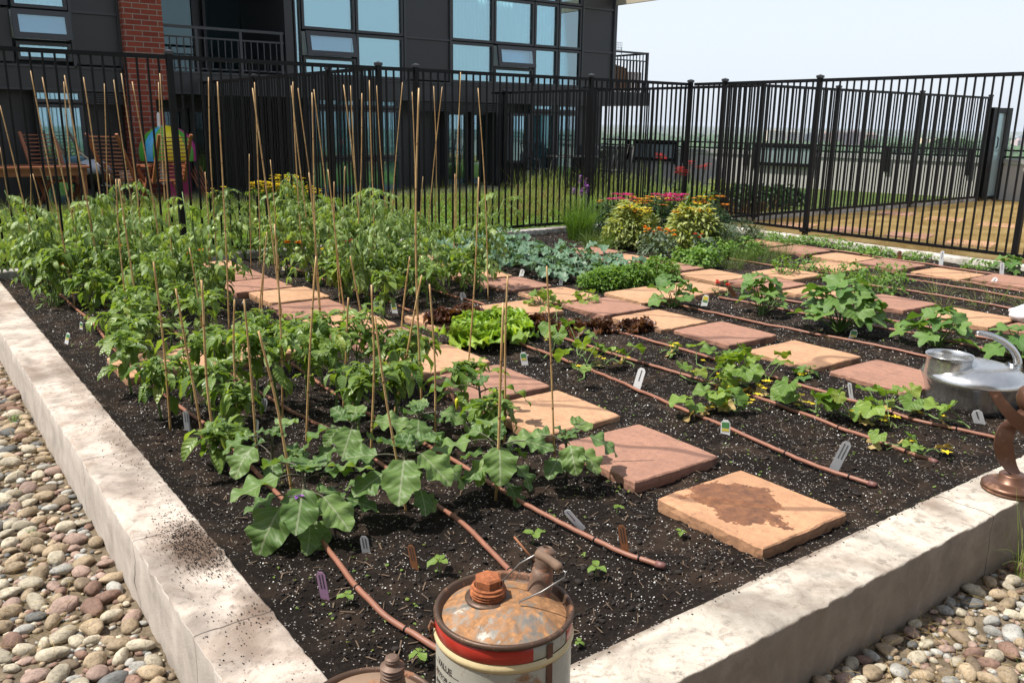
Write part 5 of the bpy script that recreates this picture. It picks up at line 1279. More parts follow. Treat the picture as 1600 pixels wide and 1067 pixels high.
# ---------------------------------------------------------------- squash / okra
lobed(*gp(1052, 478), 10, .13, .20, (.10, .145), 'squash plant with smooth rounded leaves at the head of the drip hose', key='cuke', grp='squash plants')
lobed(*gp(1190, 490), 17, .13, .25, (.10, .145), 'squash plant with lobed leaves right of the red zinnia', grp='squash plants')
lobed(*gp(1312, 518), 32, .20, .31, (.11, .175), 'largest squash plant, dark lobed leaves, in front of the far red paver', grp='squash plants')
lobed(*gp(1464, 540), 17, .17, .22, (.11, .155), 'squash plant just behind the handle of the watering can', grp='squash plants')
lobed(*gp(1590, 560), 13, .16, .18, (.11, .155), 'squash plant at the right edge of the picture behind the watering can', grp='squash plants', flowers=1)
lobed(*gp(915, 478), 5, .07, .11, (.06, .09), 'small pale squash shoot on the red paver in the middle', key='cuke', mt='cucumber', grp='squash plants')
lobed(*gp(845, 482), 7, .10, .12, (.07, .10), 'pale squash shoot beside the thin single stake', key='cuke', mt='cucumber', grp='squash plants')
lobed(*gp(1572, 425), 9, .12, .14, (.09, .13), 'squash plant beside the kerb at the far right', grp='squash plants')
# ---------------------------------------------------------------- kale, herb hedge
k = 0
for X0 in (4.5, 4.78, 5.08, 5.36):
    for Y0 in np.arange(5.5, 7.9, .36):
        k += 1; x, y = X0+U_(-.05, .05), Y0+U_(-.05, .05); z0 = soilh(x, y); st = MB(); lf = MB(); n = 15; a = np.arange(n)*2.4+U_(0, 1); P = []
        for q in range(n):
            c = curve((x, y, z0+.02), (math.cos(a[q])*.8, math.sin(a[q])*.8, 1.1), U_(.08, .15), 4, .3, .05); st.tube(c, .003, 4, cap=False); P.append(c[-1])
        put(lf, TM['kale'], P, a, U_(-.25, .75, n), U_(.09, .155, n), U_(-.4, .4, n), U_(1.1, 1.5, n))
        finish('kale_plant', f'blue-green kale plant, {ordw(k-1)} counting row by row from the tomatoes', 'kale', (x, y, z0), [('stem', st, M['greyleaf']), ('foliage', lf, M['kale'])], 'blue-green kale plants')
for i, (cx, cy) in enumerate(((4.62, 5.02), (4.95, 5.04), (5.28, 5.06))):
    bushy('parsley_clump', 'parsley', cx, cy, .22, .17, 2000, 'leaflet', (.02, .045), 'herb', f'dense feathery green parsley hedge section, {["left", "middle", "right"][i]} one in front of the kale', shell=.5, ry=.17, pitch=(-.2, 1.2))
# ---------------------------------------------------------------- onions, beans, chives in the far bed
k = 0
for (a, b) in ((1225, 432), (1262, 425), (1300, 440), (1332, 436), (1362, 442), (1400, 440), (1345, 455), (1392, 458)):
    k += 1; x, y = gp(a, b); bushy('bean_plant', 'bean plant', x, y, .13, .17, 90, 'leaflet', (.03, .055), 'herb', f'small straggly bean plant, {ordw(k-1)} in the onion bed', grp='straggly bean plants')
k = 0
for i in range(30):
    x = U_(6.35, 7.4); y = U_(1.8, 4.2) if i % 4 else U_(1.8, 3); k += 1
    grassclump('onion_plant', 'onion', x, y, .07, .20, 26, 'meadow', f'tuft of floppy onion leaves, {ordw(k-1) if k <= 20 else "number " + str(k)} in the onion bed behind the squash', wd=.006, lean=.75, grp='floppy onion tufts')
for i, (a, b, lab) in enumerate(((1160, 408, 'tall chive clump left of the farthest red paver'), (1188, 412, 'tall chive clump in front of the farthest path'), (1215, 402, 'sparse chive clump beside the pinkish paver'), (1138, 418, 'short chive clump behind the tan paver'))):
    x, y = gp(a, b); grassclump('chives', 'chives', x, y, .13, .26, 170, 'grass', lab, wd=.004, lean=.3)
for i, (a, b, lab) in enumerate(((1075, 412, 'low bright green herb beside the small tag'), (1105, 405, 'broad-leaved green herb under the grey lavender'), (1130, 402, 'rounded basil-like herb in front of the lavender'), (1098, 418, 'low leafy herb at the front edge of the flower bed'), (1170, 398, 'small leafy herb among the chives'))):
    x, y = gp(a, b); bushy('herb_plant', 'herb', x, y, .16, .16, 260, 'round', (.03, .055), 'herb', lab)
for (a, b, lab) in ((1128, 396, 'silvery lavender bush at the right of the flower bed'), (1165, 388, 'silvery grey-green bush nearer the fence post')):
    x, y = gp(a, b); bushy('lavender', 'lavender', x, y, .20, .26, 900, 'narrow', (.03, .055), 'greyleaf', lab, pitch=(.3, 1.4))
# strawberries-like creepers along the right kerb
for i, (a, b) in enumerate(((1195, 372), (1220, 378), (1245, 382), (1275, 380), (1300, 386), (1330, 392), (1375, 400), (1450, 403), (1535, 418), (1390, 390))):
    x, y = gp(a, b); bushy('creeper', 'ground plant', min(x, 8.45), y, .2, .09, 150, 'leaflet', (.03, .05), 'herb', f'low creeping green plant along the right kerb, {ordw(i)} from the left', flowers=[(1, .02, 'red', 6, False)] if i in (2, 6) else (), grp='low creepers along the kerb')
# ---------------------------------------------------------------- flower bed in the far corner
def fb(a, b, dx=0): x, y = gp(a, b); return x+dx, y
def spikes(cl, r0, h0, n=9):
    def f(x, y, z0):
        fl = MB(); st = MB()
        for k in range(n):
            a = U_(0, 6.28); q = U_(.2, 1)*r0; h = h0*U_(.85, 1.1); p = np.array([x+q*math.cos(a), y+q*math.sin(a), z0]); st.tube([p, p+[0, 0, h]], .003, 4)
            m_ = 30; zz = U_(h*.88, h, m_); aa = U_(0, 6.28, m_); put(fl, TM['petal'], np.column_stack([np.full(m_, p[0]), np.full(m_, p[1]), z0+zz]), aa, U_(-.2, .8, m_), .032, wmul=1.6)
        return [('flower_stalk', st, M['stem']), ('flower', fl, M[cl])]
    return f
grassclump('blazing_star', 'flowering grass', *fb(905, 372), .13, .52, 420, 'herb', 'tall fine-leaved green clump with purple flower spikes', wd=.006, lean=.13, extra=spikes('purple', .12, .66, 5))
grassclump('grass_clump', 'grass clump', *fb(935, 388), .15, .26, 420, 'grass', 'short light green grass clump at the front left of the flower bed', wd=.006, lean=.5)
bushy('shrub', 'shrub', *fb(948, 366), .24, .36, 900, 'narrow', (.05, .09), 'darkleaf', 'dark leafy shrub between purple spikes and variegated plants', flowers=[(3, .03, 'orange', 9, False), (2, .026, 'yellow', 9, False)])
bushy('variegated_plant', 'variegated plant', *fb(985, 385), .28, .40, 1500, 'narrow', (.06, .11), 'varieg', 'cream and green variegated clump with yellow flowers, left one of two', flowers=[(26, .04, 'yellow', 10, False), (4, .045, 'orange', 10, False)], pitch=(-.5, 1.), wmul=(1, 1.5))
bushy('variegated_plant', 'variegated plant', *fb(1082, 392), .30, .40, 1600, 'narrow', (.06, .11), 'varieg', 'cream and green variegated clump with yellow daisies, right one of two', flowers=[(20, .05, 'yellow', 12, False), (5, .05, 'orange', 10, False)], pitch=(-.5, 1.), wmul=(1, 1.5))
def heads(name, a, b, r, h, lab, c='magenta', n=22, hr=.055, lm='darkleaf'):
    x, y = gp(a, b); z0 = soilh(x, y) if y < 8 else -.055; st = MB(); lf = MB(); fl = MB()
    for k in range(n):
        an = U_(0, 6.28); q = math.sqrt(U_(0, 1))*r; p = np.array([x+q*math.cos(an), y+q*math.sin(an), z0+h*U_(.9, 1.08)]); st.tube([(x+(p[0]-x)*.4, y+(p[1]-y)*.4, z0), p], .003, 4)
        m_ = 44; aa = U_(0, 6.28, m_); rr = np.sqrt(U_(0, 1, m_))*hr; put(fl, TM['petal'], np.column_stack([p[0]+rr*np.cos(aa), p[1]+rr*np.sin(aa), p[2]+.012*(1-rr/hr)]), aa, U_(.1, .9, m_), .024, wmul=2.)
    an = U_(0, 6.28, 300); q = np.sqrt(U_(0, 1, 300))*r; put(lf, TM['round'], np.column_stack([x+q*np.cos(an), y+q*np.sin(an), z0+h*U_(.1, .9, 300)]), an, U_(-.5, .6, 300), U_(.04, .07, 300), U_(-.4, .4, 300))
    finish(name, lab, 'flowers', (x, y, z0), [('stem', st, M['stem']), ('foliage', lf, M[lm]), ('flower', fl, M[c])])
heads('stonecrop', 975, 368, .22, .44, 'magenta flower heads above the left variegated clump', n=9); heads('stonecrop', 1042, 366, .21, .45, 'large mound of bright magenta flower heads in the middle of the flower bed', n=20, hr=.055)
bushy('daisy_plant', 'daisies', *fb(1015, 372), .30, .44, 700, 'narrow', (.06, .1), 'darkleaf', 'orange and yellow daisies between the two magenta mounds', flowers=[(13, .045, 'orange', 12, False), (10, .04, 'yellow', 10, False)])
bushy('daisy_plant', 'daisies', *fb(1100, 378), .24, .46, 500, 'narrow', (.06, .1), 'darkleaf', 'tall yellow-orange daisies at the right end of the flower bed', flowers=[(12, .045, 'orange', 12, False), (4, .05, 'yellow', 12, False)])
bushy('yarrow', 'flowers', *fb(1028, 404), .20, .27, 420, 'leaflet', (.03, .06), 'greyleaf', 'grey-green plant with flat orange flower heads at the front of the bed', flowers=[(16, .024, 'orange', 8, True)])
bushy('dahlia', 'flowers', *fb(1098, 404), .13, .22, 200, 'round', (.03, .06), 'greyleaf', 'grey-leaved plant with two small crimson flowers', flowers=[(3, .02, 'red', 10, True)])
bushy('shrub', 'shrub', *fb(1120, 372), .22, .32, 900, 'narrow', (.04, .07), 'darkleaf', 'dark needle-leaved shrub at the right end of the flower bed')
def canna(a, b, lab, hh):
    x, y = gp(a, b); z0 = -.055; st = MB(); lf = MB(); fl = MB(); n = 22; an = U_(0, 6.28, n)
    T = variants(blade_tmpl(lambda t: .06*math.sin(PI*t**.7)+.004, 6, 1), (.3, .8), (.4,), 0); put(lf, T, np.column_stack([x+.06*np.cos(an), y+.06*np.sin(an), np.full(n, z0)]), an, U_(.9, 1.4, n), U_(.45, .8, n)*hh)
    for k in range(3):
        c = curve((x, y, z0), (U_(-.12, .12), U_(-.12, .12), 1), hh*U_(.92, 1.05), 6, 0, .05); st.tube(c, .005, 5)
        for q in range(4): flower(fl, None, c[-1]+np.array([U_(-.03, .03), U_(-.03, .03), U_(-.07, .02)]), .06, 6)
    finish('canna', lab, 'canna lily', (x, y, z0), [('stem', st, M['stem']), ('foliage', lf, M['grass']), ('flower', fl, M['red'])], 'tall red cannas by the fence')
canna(1030, 338, 'tall red canna with long sword leaves behind the fence, left one', .86); canna(1058, 345, 'shorter red canna behind the fence, middle one', .72); canna(1082, 335, 'red canna beside the corner post of the fence', .78)
# yellow daisies behind the left fence and other meadow plants
for i, (a, b, h, lab) in enumerate(((425, 352, .50, 'mass of yellow daisies behind the fence, left clump'), (452, 348, .55, 'mass of yellow daisies behind the fence, middle clump'), (478, 354, .46, 'mass of yellow daisies behind the fence, right clump'), (356, 352, .46, 'thin yellow daisies left of the main yellow mass'))):
    x, y = gp(a, b); y = max(y, 8.75); bushy('yellow_daisies', 'daisies', x, y, .24, h, 260 if i < 3 else 60, 'narrow', (.05, .08), 'herb', lab, flowers=[(80 if i < 3 else 9, .034, 'yellow', 10, False)], z=-.055)
for i, (a, b, r, h, lab) in enumerate(((1160, 325, .3, .34, 'dark leafy shrub behind the corner of the two right fences, left one'), (1200, 322, .32, .36, 'dark leafy shrub behind the right fence corner, middle one'), (1235, 318, .28, .30, 'dark leafy shrub behind the right fence corner, right one'), (1130, 318, .25, .42, 'tall pale weed clump behind the corner post'))):
    x, y = gp(a, b); bushy('shrub', 'shrub', x, y, r, h, 420, 'pepper', (.08, .13), 'darkleaf' if i < 3 else 'meadow', lab, z=-.055, grp=None)
x, y = gp(165, 400)
# dry red-brown weeds and grass behind the fence
def scatter_blades(name, polys, n, hr, mt, wd=.007, lean=.3, z=-.058, dens=None):
    lf = MB(); T3 = [(bend(grassblade(wd*3)[0], k, .3), *grassblade(wd*3)[1:]) for k in (.2, .8, 1.4)]
    for (x0, x1, y0, y1, share) in polys:
        m_ = int(n*share); px_ = U_(x0, x1, m_); py_ = U_(y0, y1, m_)
        hm = .35 + 1.1*np.clip(vnoise(px_, py_, .6)+.5, 0, 1)
        keep = rng.random(m_) < np.clip(.35 + 1.6*(vnoise(px_, py_, .25)+.3), .1, 1)
        px_, py_, hm = px_[keep], py_[keep], hm[keep]; m_ = len(px_)
        if name == 'lawn_weeds':
            put(lf, TM['leaflet'], np.column_stack([px_, py_, z + U_(.0, 1, m_)*hm*.10]), U_(0, 6.28, m_), U_(-.4, .9, m_), U_(*hr, m_), U_(-.5, .5, m_))
        else: put(lf, T3, np.column_stack([px_, py_, np.full(m_, z)]), U_(0, 6.28, m_), PI/2 - np.abs(rng.normal(0, lean, m_)), U_(*hr, m_)*hm, U_(-1.5, 1.5, m_), U_(.3, .5, m_))
    o = lf.build(name, M[mt]); tag(o, kind='stuff'); return o
scatter_blades('meadow_grass', [(-.5, 4.4, 8.2, 12.8, .55), (4.5, 9.9, 8.3, 13.0, .45)], 60000, (.08, .30), 'meadow', .008)
scatter_blades('green_grass', [(-.5, 4.4, 8.2, 12.8, .4), (4.5, 9.9, 8.3, 13., .25), (9.1, 16.2, 8.0, 12.8, .35)], 34000, (.04, .10), 'grass', .009)
scatter_blades('lawn_weeds', [(-.3, 4.4, 8.25, 12.5, .6), (4.5, 9.9, 8.25, 12.8, .55)], 38000, (.04, .10), 'herb')
scatter_blades('dry_stalks', [(5.6, 8.9, 8.6, 11.8, .75), (9.4, 11, 8.1, 9.6, .25)], 3800, (.12, .36), 'reddry', .013, .6)
scatter_blades('dry_grass', [(8.75, 16.5, 2.5, 7.7, 1.)], 80000, (.04, .085), 'drygrass', .009, .6, -.062)
scatter_blades('tall_weeds', [(9.6, 12.3, 10.3, 13.2, 1.)], 3600, (.28, .6), 'meadow', .009, .2)
# green pile in the terrace gap: small seedlings and weeds over the soil
def seedling(a, b, s, lab):
    x, y = gp(a, b); z0 = soilh(x, y); st = MB(); lf = MB(); c = curve((x, y, z0), (0.05, 0, 1), s, 4, 0, .1); st.tube(c, .0018, 5)
    an = U_(0, 3); put(lf, TM['round'], np.repeat(c[-1:], 3, 0), np.array([an, an+2.2, an+4]), U_(-.1, .4, 3), s*U_(.8, 1.1, 3)); put(lf, TM['leaflet'], c[-1:], np.array([an+1]), np.array([.9]), np.array([s*.5]))
    finish('seedling', lab, 'seedling', (x, y, z0), [('stem', st, M['stem']), ('leaves', lf, M['cucumber'])], 'bean and squash seedlings in the bare soil')
for a, b, s, lab in ((543, 945, .03, 'two-leaved seedling just right of the lilac tag'), (655, 1030, .035, 'dark seedling between the two oil cans'), (688, 895, .045, 'seedling on a thin white stem behind the painted can'), (832, 850, .04, 'seedling just behind the handle of the painted can'), (930, 900, .035, 'seedling right of the painted can, below the hose end'), (964, 795, .03, 'seedling with two narrow leaves left of the wet paver'), (1063, 832, .025, 'seedling touching the left corner of the wet paver'), (905, 1000, .02, 'tiny sprout right of the painted can rim'), (912, 862, .014, 'tiny sprout beside the hose')):
    seedling(a, b, s, lab)
lf = MB(); n = 2600; q = near_pts(n, 1.3); kp = (vnoise(q[:, 0], q[:, 1], .4) > .03) | ((q[:, 0] > 2.6) & (q[:, 1] < 2.2) & (rng.random(n) < .5)); q = q[kp]
put(lf, TM['round'], np.column_stack([q, soilz(q[:, 0], q[:, 1])+.004]), U_(0, 6.28, len(q)), U_(-.1, .8, len(q)), U_(.007, .018, len(q)), 0.)
tag(lf.build('tiny_weeds', M['cucumber']), kind='stuff')
# dry grass litter and weeds among the river stones
lf = MB(); wd_ = MB()
for (x0, x1, y0, y1, n) in ((-.3, .495, 1.4, 6, 4600), (1.1, 4.5, .3, 1.16, 5200)):
    px_ = U_(x0, x1, n); py_ = U_(y0, y1, n); k = vnoise(px_, py_, .3) > -.05; px_, py_ = px_[k], py_[k]; m_ = len(px_)
    put(lf, TM['blade'], np.column_stack([px_, py_, U_(-.235, -.195, m_)]), U_(0, 6.28, m_), rng.normal(.1, .25, m_), U_(.03, .10, m_), U_(-1, 1, m_), .5)
    c_ = near_pts(26, 1, x0, x1, y0, y1)
    for c in c_:
        m2 = int(U_(8, 26)); a = U_(0, 6.28, m2); put(wd_, TM['leaflet'], np.column_stack([c[0]+U_(-.03, .03, m2), c[1]+U_(-.03, .03, m2), U_(-.225, -.19, m2)]), a, U_(0, .9, m2), U_(.008, .018, m2)); put(wd_, TM['blade'], np.column_stack([c[0]+U_(-.03, .03, m2), c[1]+U_(-.03, .03, m2), np.full(m2, -.23)]), a, U_(.5, 1.4, m2), U_(.04, .08, m2))
tag(lf.build('dry_litter', M['drygrass']), kind='stuff'); tag(wd_.build('small_weeds', M['herb']), kind='stuff')
def tuft(x, y, n, h, lab, mt='meadow'):
    lf = MB(); a = U_(0, 6.28, n); put(lf, TM['blade'], np.column_stack([x+U_(-.02, .02, n), y+U_(-.02, .02, n), np.full(n, -.235)]), a, PI/2-np.abs(rng.normal(0, .35, n)), h*U_(.5, 1.1, n), U_(-1, 1, n), .35)
    o = lf.build('grass_tuft', M[mt], loc=(x, y, -.235)); tag(o, lab, 'grass tuft')
tuft(3.0, 1.09, 16, .30, 'tall pale grass tuft growing against the front wall, left of the sculpture'); tuft(3.22, 1.08, 26, .24, 'grass tuft against the front wall below the sculpture at the right edge')
# ================================================================== bamboo stakes
def stake(xt, yt, xb, yb, where, zb=-.06):
    B = G(xb, yb, -.03); t = depth(B); Tp = atdepth(xt, yt, t)
    # keep the horizontal distance of the foot: intersect the ray with the upright plane through the foot
    fwh = np.array([CW[0], CW[1], 0]); fwh /= np.linalg.norm(fwh); d = ray(xt, yt); Tp = EYE + d*((B - EYE) @ fwh)/(d @ fwh)
    B = B.copy(); B[2] = zb; n = 17; s = np.linspace(0, 1, n)[:, None]
    P = B + (Tp - B)*s; L = np.linalg.norm(Tp - B)
    side = np.array([-fwh[1], fwh[0], 0]); P = P + side*np.sin(s*PI)*U_(-.012, .012)*L + side*np.sin(s*PI*2+U_(0, 3))*U_(-.004, .004)
    r = U_(.0038, .0052); return P, r, L, where
S_ = [  # photo position of the tip, photo position of the foot, where it stands
 (0,165,66,450,'a'),(0,230,34,420,'a'),(48,111,118,480,'a'),(66,121,140,455,'a'),(101,118,165,480,'a'),(100,128,123,440,'a'),(130,121,172,450,'a'),(163,131,170,440,'a'),(178,125,222,440,'a'),(190,115,228,470,'a'),(207,128,262,470,'a'),(250,115,277,480,'a'),(248,129,268,430,'a'),
 (62,262,112,420,'b'),(51,272,90,440,'b'),(48,272,46,400,'b'),(171,272,186,400,'b'),(187,280,216,430,'b'),(181,280,205,540,'b'),(185,280,220,520,'b'),
 (326,121,342,440,'c'),(340,128,358,520,'c'),(397,129,405,420,'c'),(395,138,448,545,'c'),(390,241,393,420,'d'),(422,250,436,430,'d'),(321,269,327,440,'d'),
 (455,134,492,440,'c'),(458,128,474,430,'c'),(466,138,508,430,'c'),(487,145,503,540,'c'),(491,140,518,420,'c'),(483,270,502,500,'d'),(512,265,540,500,'d'),(522,284,532,480,'d'),
 (537,133,570,430,'c'),(548,134,567,420,'c'),(566,146,552,450,'c'),(577,126,586,440,'c'),(588,134,615,430,'c'),(629,129,606,430,'c'),(644,144,650,420,'c'),(654,138,659,640,'c'),(678,135,678,430,'c'),(691,136,664,430,'c'),(719,113,713,440,'c'),(747,138,763,470,'c'),
 (711,272,708,420,'d'),(661,276,653,430,'d'),(748,277,727,610,'e'),(539,260,536,420,'d'),
 (417,363,401,520,'f'),(413,394,408,510,'f'),(240,409,266,670,'g'),(274,451,318,700,'g'),(296,387,322,560,'g'),(314,438,337,705,'g'),(366,468,371,670,'g'),(382,468,404,720,'g'),(405,517,464,800,'h'),(429,350,441,660,'g'),(494,401,478,690,'g'),
 (547,400,572,540,'f'),(582,445,581,700,'g'),(545,465,536,640,'g'),(586,495,637,800,'h'),(640,401,624,545,'g'),(672,444,681,695,'g'),(660,430,614,650,'g'),(786,473,774,775,'h'),(793,431,787,690,'h'),(855,416,869,735,'i'),(584,495,592,560,'f'),(493,402,489,470,'f'),(313,437,318,520,'f')]
WH = {'a': 'tall ones beside the long wall', 'b': 'shorter ones beside the long wall', 'c': 'tall ones in the middle tomatoes', 'd': 'short ones in the middle tomatoes', 'e': 'stakes', 'f': 'short ones beside the first path', 'g': 'ones in the pepper patch', 'h': 'ones among the eggplants', 'i': 'x'}
from collections import defaultdict
grp_ = defaultdict(list)
for q in S_: grp_[q[4]].append(q)
for key, lst in grp_.items():
    lst.sort(key=lambda q: q[0])
    for i, (xt, yt, xb, yb, _) in enumerate(lst):
        P, r, L, _w = stake(xt, yt, xb, yb, key)
        lean = 'leaning left' if xt < xb - 25 else 'leaning right' if xt > xb + 8 else 'nearly upright'
        lab = f'bamboo stake, {lean}, {ordw(i)} from the left of the ' + WH[key]
        if key == 'i': lab = 'lone thin bamboo stake in bare soil before the tan paver, right of the eggplants'
        if key == 'e': lab = 'tall bamboo stake leaning right over the pale paver beside the green lettuces'
        th = thing('bamboo_stake', lab, 'stake', P[0], 'bamboo stakes pushed into the bed')
        n = len(P); R = np.full(n, r); m = MB(); s = np.linspace(0, 1, n)
        m.tube(P, R*(1.12 - .3*s), 7); m.build('cane', M['bamboo'], th, loc=th.location)
        m = MB(); d = (P[-1]-P[0])/L; k = max(3, int(L/.20)); off = U_(0, .5)
        for q in range(k):
            f = (q+off+.3)/(k+.6); ii = f*(n-1); i0 = int(ii); p = P[i0]+(P[min(n-1, i0+1)]-P[i0])*(ii-i0); rr = r*(1.12-.3*f)
            m.tube([p-d*.004, p, p+d*.004], [rr*1.02, rr*1.25, rr*1.02], 7, cap=False)
        m.build('joints', M['node'], th, loc=th.location)
# small twine ties would be part of plants; skipped where the photo shows none
# ================================================================== plant tags
def tagst(px_, py_, top, wd, kind, lab, lean=None, name='plant_tag', picture=None, z=-.04):
    """foot at px_,py_ ; tip at photo position top"""
    B = G(px_, py_, -.035); fwh = np.array([CW[0], CW[1], 0]); fwh /= np.linalg.norm(fwh); d = ray(*top); k = 0.0
    Tp = EYE + d*(((B - EYE) @ fwh) + .0)/(d @ fwh)
    up = Tp - B; L = np.linalg.norm(up); up /= L
    s = np.cross(up, -fwh); s /= np.linalg.norm(s); n = np.cross(s, up)
    if n @ -fwh < 0: n = -n
    tgt = np.array([-.95, -.1, .3]); n = n + .75*(tgt - up*(tgt @ up)); n -= up*(n @ up); n /= np.linalg.norm(n); s = np.cross(up, n); w = wd/CF*depth(B)/2*1.2
    th = thing(name, lab, 'plant tag', B)
    m = MB(); c = B + up*(L/2 - .01)
    ppts = [(-w, -L/2-.01), (w, -L/2-.01), (w, L/2-w*.7), (w*.5, L/2), (-w*.5, L/2), (-w, L/2-w*.7)]
    V = [B + up*(b+L/2) + s*a + n*.0006*j for j in (-1, 1) for a, b in ppts]
    m.add(V, np.array([(j, (j+1) % 6, (j+1) % 6+6, j+6) for j in range(6)])); m.F.append(np.array([(0, 2, 1), (0, 3, 2), (0, 4, 3), (0, 5, 4), (6, 7, 8), (6, 8, 9), (6, 9, 10), (6, 10, 11)])); m.M.append(np.zeros(8, int))
    m.build('blade', M[kind], th, smooth=False, loc=th.location)
    def patch(b0, b1, mt, nm, wf=.78):
        mm = MB(); cc = B + up*(L*(b0+b1)/2) + n*.0012; mm.obox(cc, s*w*wf, up*L*(b1-b0)/2, n*.0003); mm.build(nm, M[mt], th, smooth=False, loc=th.location)
    if picture: patch(.50, .86, picture, 'picture'); patch(.30, .46, 'tagyellow' if picture != 'tagyellow' else 'taggreen', 'colour_band')
    else:
        mm = MB()
        for r_ in range(2 if kind != 'tagwhite' else 1):
            b = .40
            while b < .90: 
                ll = U_(.02, .05); cc = B + up*L*(b+ll/2) + s*w*((r_-.5)*.7 if kind != 'tagwhite' else 0) + n*.0012; mm.obox(cc, s*w*.13, up*L*ll/2, n*.0003); b += ll+.018
        mm.build('lettering', M['print'], th, smooth=False, loc=th.location)
tagst(508, 935, (500, 893), 13, 'tagpurple', 'slim lilac plastic tag in the bare soil nearest the corner of the walls')
tagst(573, 868, (568, 837), 12, 'taggrey', 'grey metal tag with tiny lettering under the purple-flowered eggplant')
tagst(547, 816, (546, 793), 11, 'tagwhite', 'white seed tag with a yellow lower half behind the grey metal tag', picture='tagyellow')
tagst(649, 890, (641, 851), 10, 'tagwood', 'dark wooden tag beneath the big scalloped eggplant leaf')
tagst(978, 865, (970, 820), 10, 'tagwood', 'dark wooden tag beside the end of the capped drip hose')
tagst(908, 824, (884, 797), 9, 'tagwhite', 'white tag lying tilted in front of the small single eggplant')
tagst(293, 670, (290, 642), 10, 'taggrey', 'grey tag at the foot of the peppers, near the long wall')
tagst(399, 690, (401, 655), 7, 'tagwhite', 'narrow white tag standing behind a stake in the peppers')
tagst(363, 735, (367, 707), 10, 'tagpink', 'faded pink tag left of the small eggplant')
tagst(411, 645, (414, 622), 9, 'taggrey', 'thin grey tag deep in the pepper patch')
tagst(994, 608, (1004, 575), 10, 'tagwhite', 'long white tag slanting beside the cucumber with dark leaves')
tagst(1303, 733, (1325, 690), 12, 'taggrey', 'long shiny metal tag leaning right behind the front drip hose')
tagst(1133, 681, (1134, 656), 12, 'tagwhite', 'white tag with green picture and yellow foot under the yellowing cucumber', picture='taggreen')
tagst(1331, 627, (1327, 598), 5, 'tagwhite', 'thin white marker standing below the red paver left of the watering can')
tagst(1531, 662, (1525, 641), 13, 'tagwhite', 'white printed tag with dark squares in front of the watering can')
tagst(820, 568, (817, 550), 9, 'tagwhite', 'white tag with green picture and yellow foot by the lettuces', picture='taggreen')
tagst(1331, 531, (1336, 515), 9, 'tagwhite', 'white tag with yellow foot in front of the largest squash plant', picture='taggreen')
tagst(1100, 477, (1104, 461), 8, 'tagwhite', 'small white tag with a yellow picture left of the second squash plant', picture='tagyellow')
tagst(968, 516, (969, 501), 6, 'tagwhite', 'small white tag in the row of small red lettuces')
tagst(725, 470, (722, 457), 8, 'tagwhite', 'white tag at the near right corner of the middle bed')
tagst(617, 488, (614, 472), 8, 'tagwhite', 'white tag with green picture at the near edge of the middle bed', picture='taggreen')
tagst(586, 480, (587, 466), 6, 'tagwhite', 'white tag with yellow foot next to the first path', picture='tagyellow')
tagst(814, 432, (817, 421), 6, 'tagwhite', 'small white tag at the foot of the kale'); tagst(876, 445, (877, 436), 5, 'taggrey', 'small pale tag in front of the parsley hedge')
tagst(1470, 413, (1473, 392), 5, 'tagwhite', 'tall white marker by the far kerb, left one'); tagst(1565, 430, (1566, 410), 5, 'tagwhite', 'tall white marker by the far kerb, right one'); tagst(1548, 446, (1557, 434), 6, 'tagwhite', 'short white tag tilted on the onion rows')
tagst(1405, 405, (1406, 392), 5, 'tagwood', 'tan wooden marker by the far kerb'); tagst(1150, 466, (1138, 447), 6, 'tagwood', 'tan wooden tag fallen beside the red zinnia')
tagst(443, 424, (445, 413), 6, 'tagwhite', 'white flower tag beside the yellow-orange marigold', picture='tagpink'); tagst(483, 435, (480, 425), 5, 'tagwhite', 'plain white tag between the marigolds'); tagst(1078, 418, (1080, 406), 5, 'tagwhite', 'small seed tag at the edge of the flower bed', picture='taggreen')
tagst(104, 535, (107, 520), 6, 'tagwhite', 'white and green seed tag under the leafy peppers by the long wall', picture='taggreen'); tagst(127, 515, (127, 503), 5, 'tagwhite', 'second white and green seed tag under the leafy peppers', picture='taggreen')
# thin orange stick behind the painted can
p = G(838, 880, -.03); q = atdepth(803, 838, depth(p)+.02)
m = MB(); m.tube([p, q], .0035, 6); o = m.build('wooden_stick', M['tagwood'], loc=p); tag(o, 'thin orange-brown wooden stick leaning in the soil behind the painted oil can', 'stick')

# ================================================================== painted oil can on the front wall
def rustmat(name, base, rustc, amount, metal=0., rough=.5, scale=6, streak=False, seed=0):
    t = NT(name); P = t.co('Object')
    a = t.noise(scale, 8, .65, P, .6); b = t.noise(scale*7, 6, .7, P)
    msk = t.ramp(t.math('ADD', t.math('MULTIPLY', a, .75), t.math('MULTIPLY', b, .28)), [(amount, (0, 0, 0)), (amount+.07, (1, 1, 1))])
    rc = t.ramp(b, [(.3, tuple(q*.4 for q in rustc)), (.55, rustc), (.75, tuple(min(1, q*1.6) for q in rustc))])
    bc = t.mix(t.noise(scale*3, 5, .6, P), base, tuple(q*.72 for q in base)); col = t.mix(msk, bc, rc)
    mt = t.math('MULTIPLY', t.math('SUBTRACT', 1., msk), metal); ro = t.math('ADD', rough, t.math('MULTIPLY', msk, .35))
    t.pbr(col, ro, mt, t.bump(t.math('ADD', b, t.math('MULTIPLY', msk, .5)), .3, .002), .4); return t.m
M['canwhite'] = rustmat('chipped_cream_paint', (.42, .41, .35), (.25, .13, .06), .545, 0, .4, 9)
M['canred'] = rustmat('red_enamel_band', (.40, .030, .018), (.20, .07, .03), .66, 0, .28, 10)
M['cantop'] = rustmat('rusted_bare_steel', (.27, .245, .21), (.30, .15, .065), .43, .55, .5, 8)
M['rust'] = rustmat('heavy_rust', (.22, .09, .045), (.30, .10, .04), .40, .1, .7, 14)
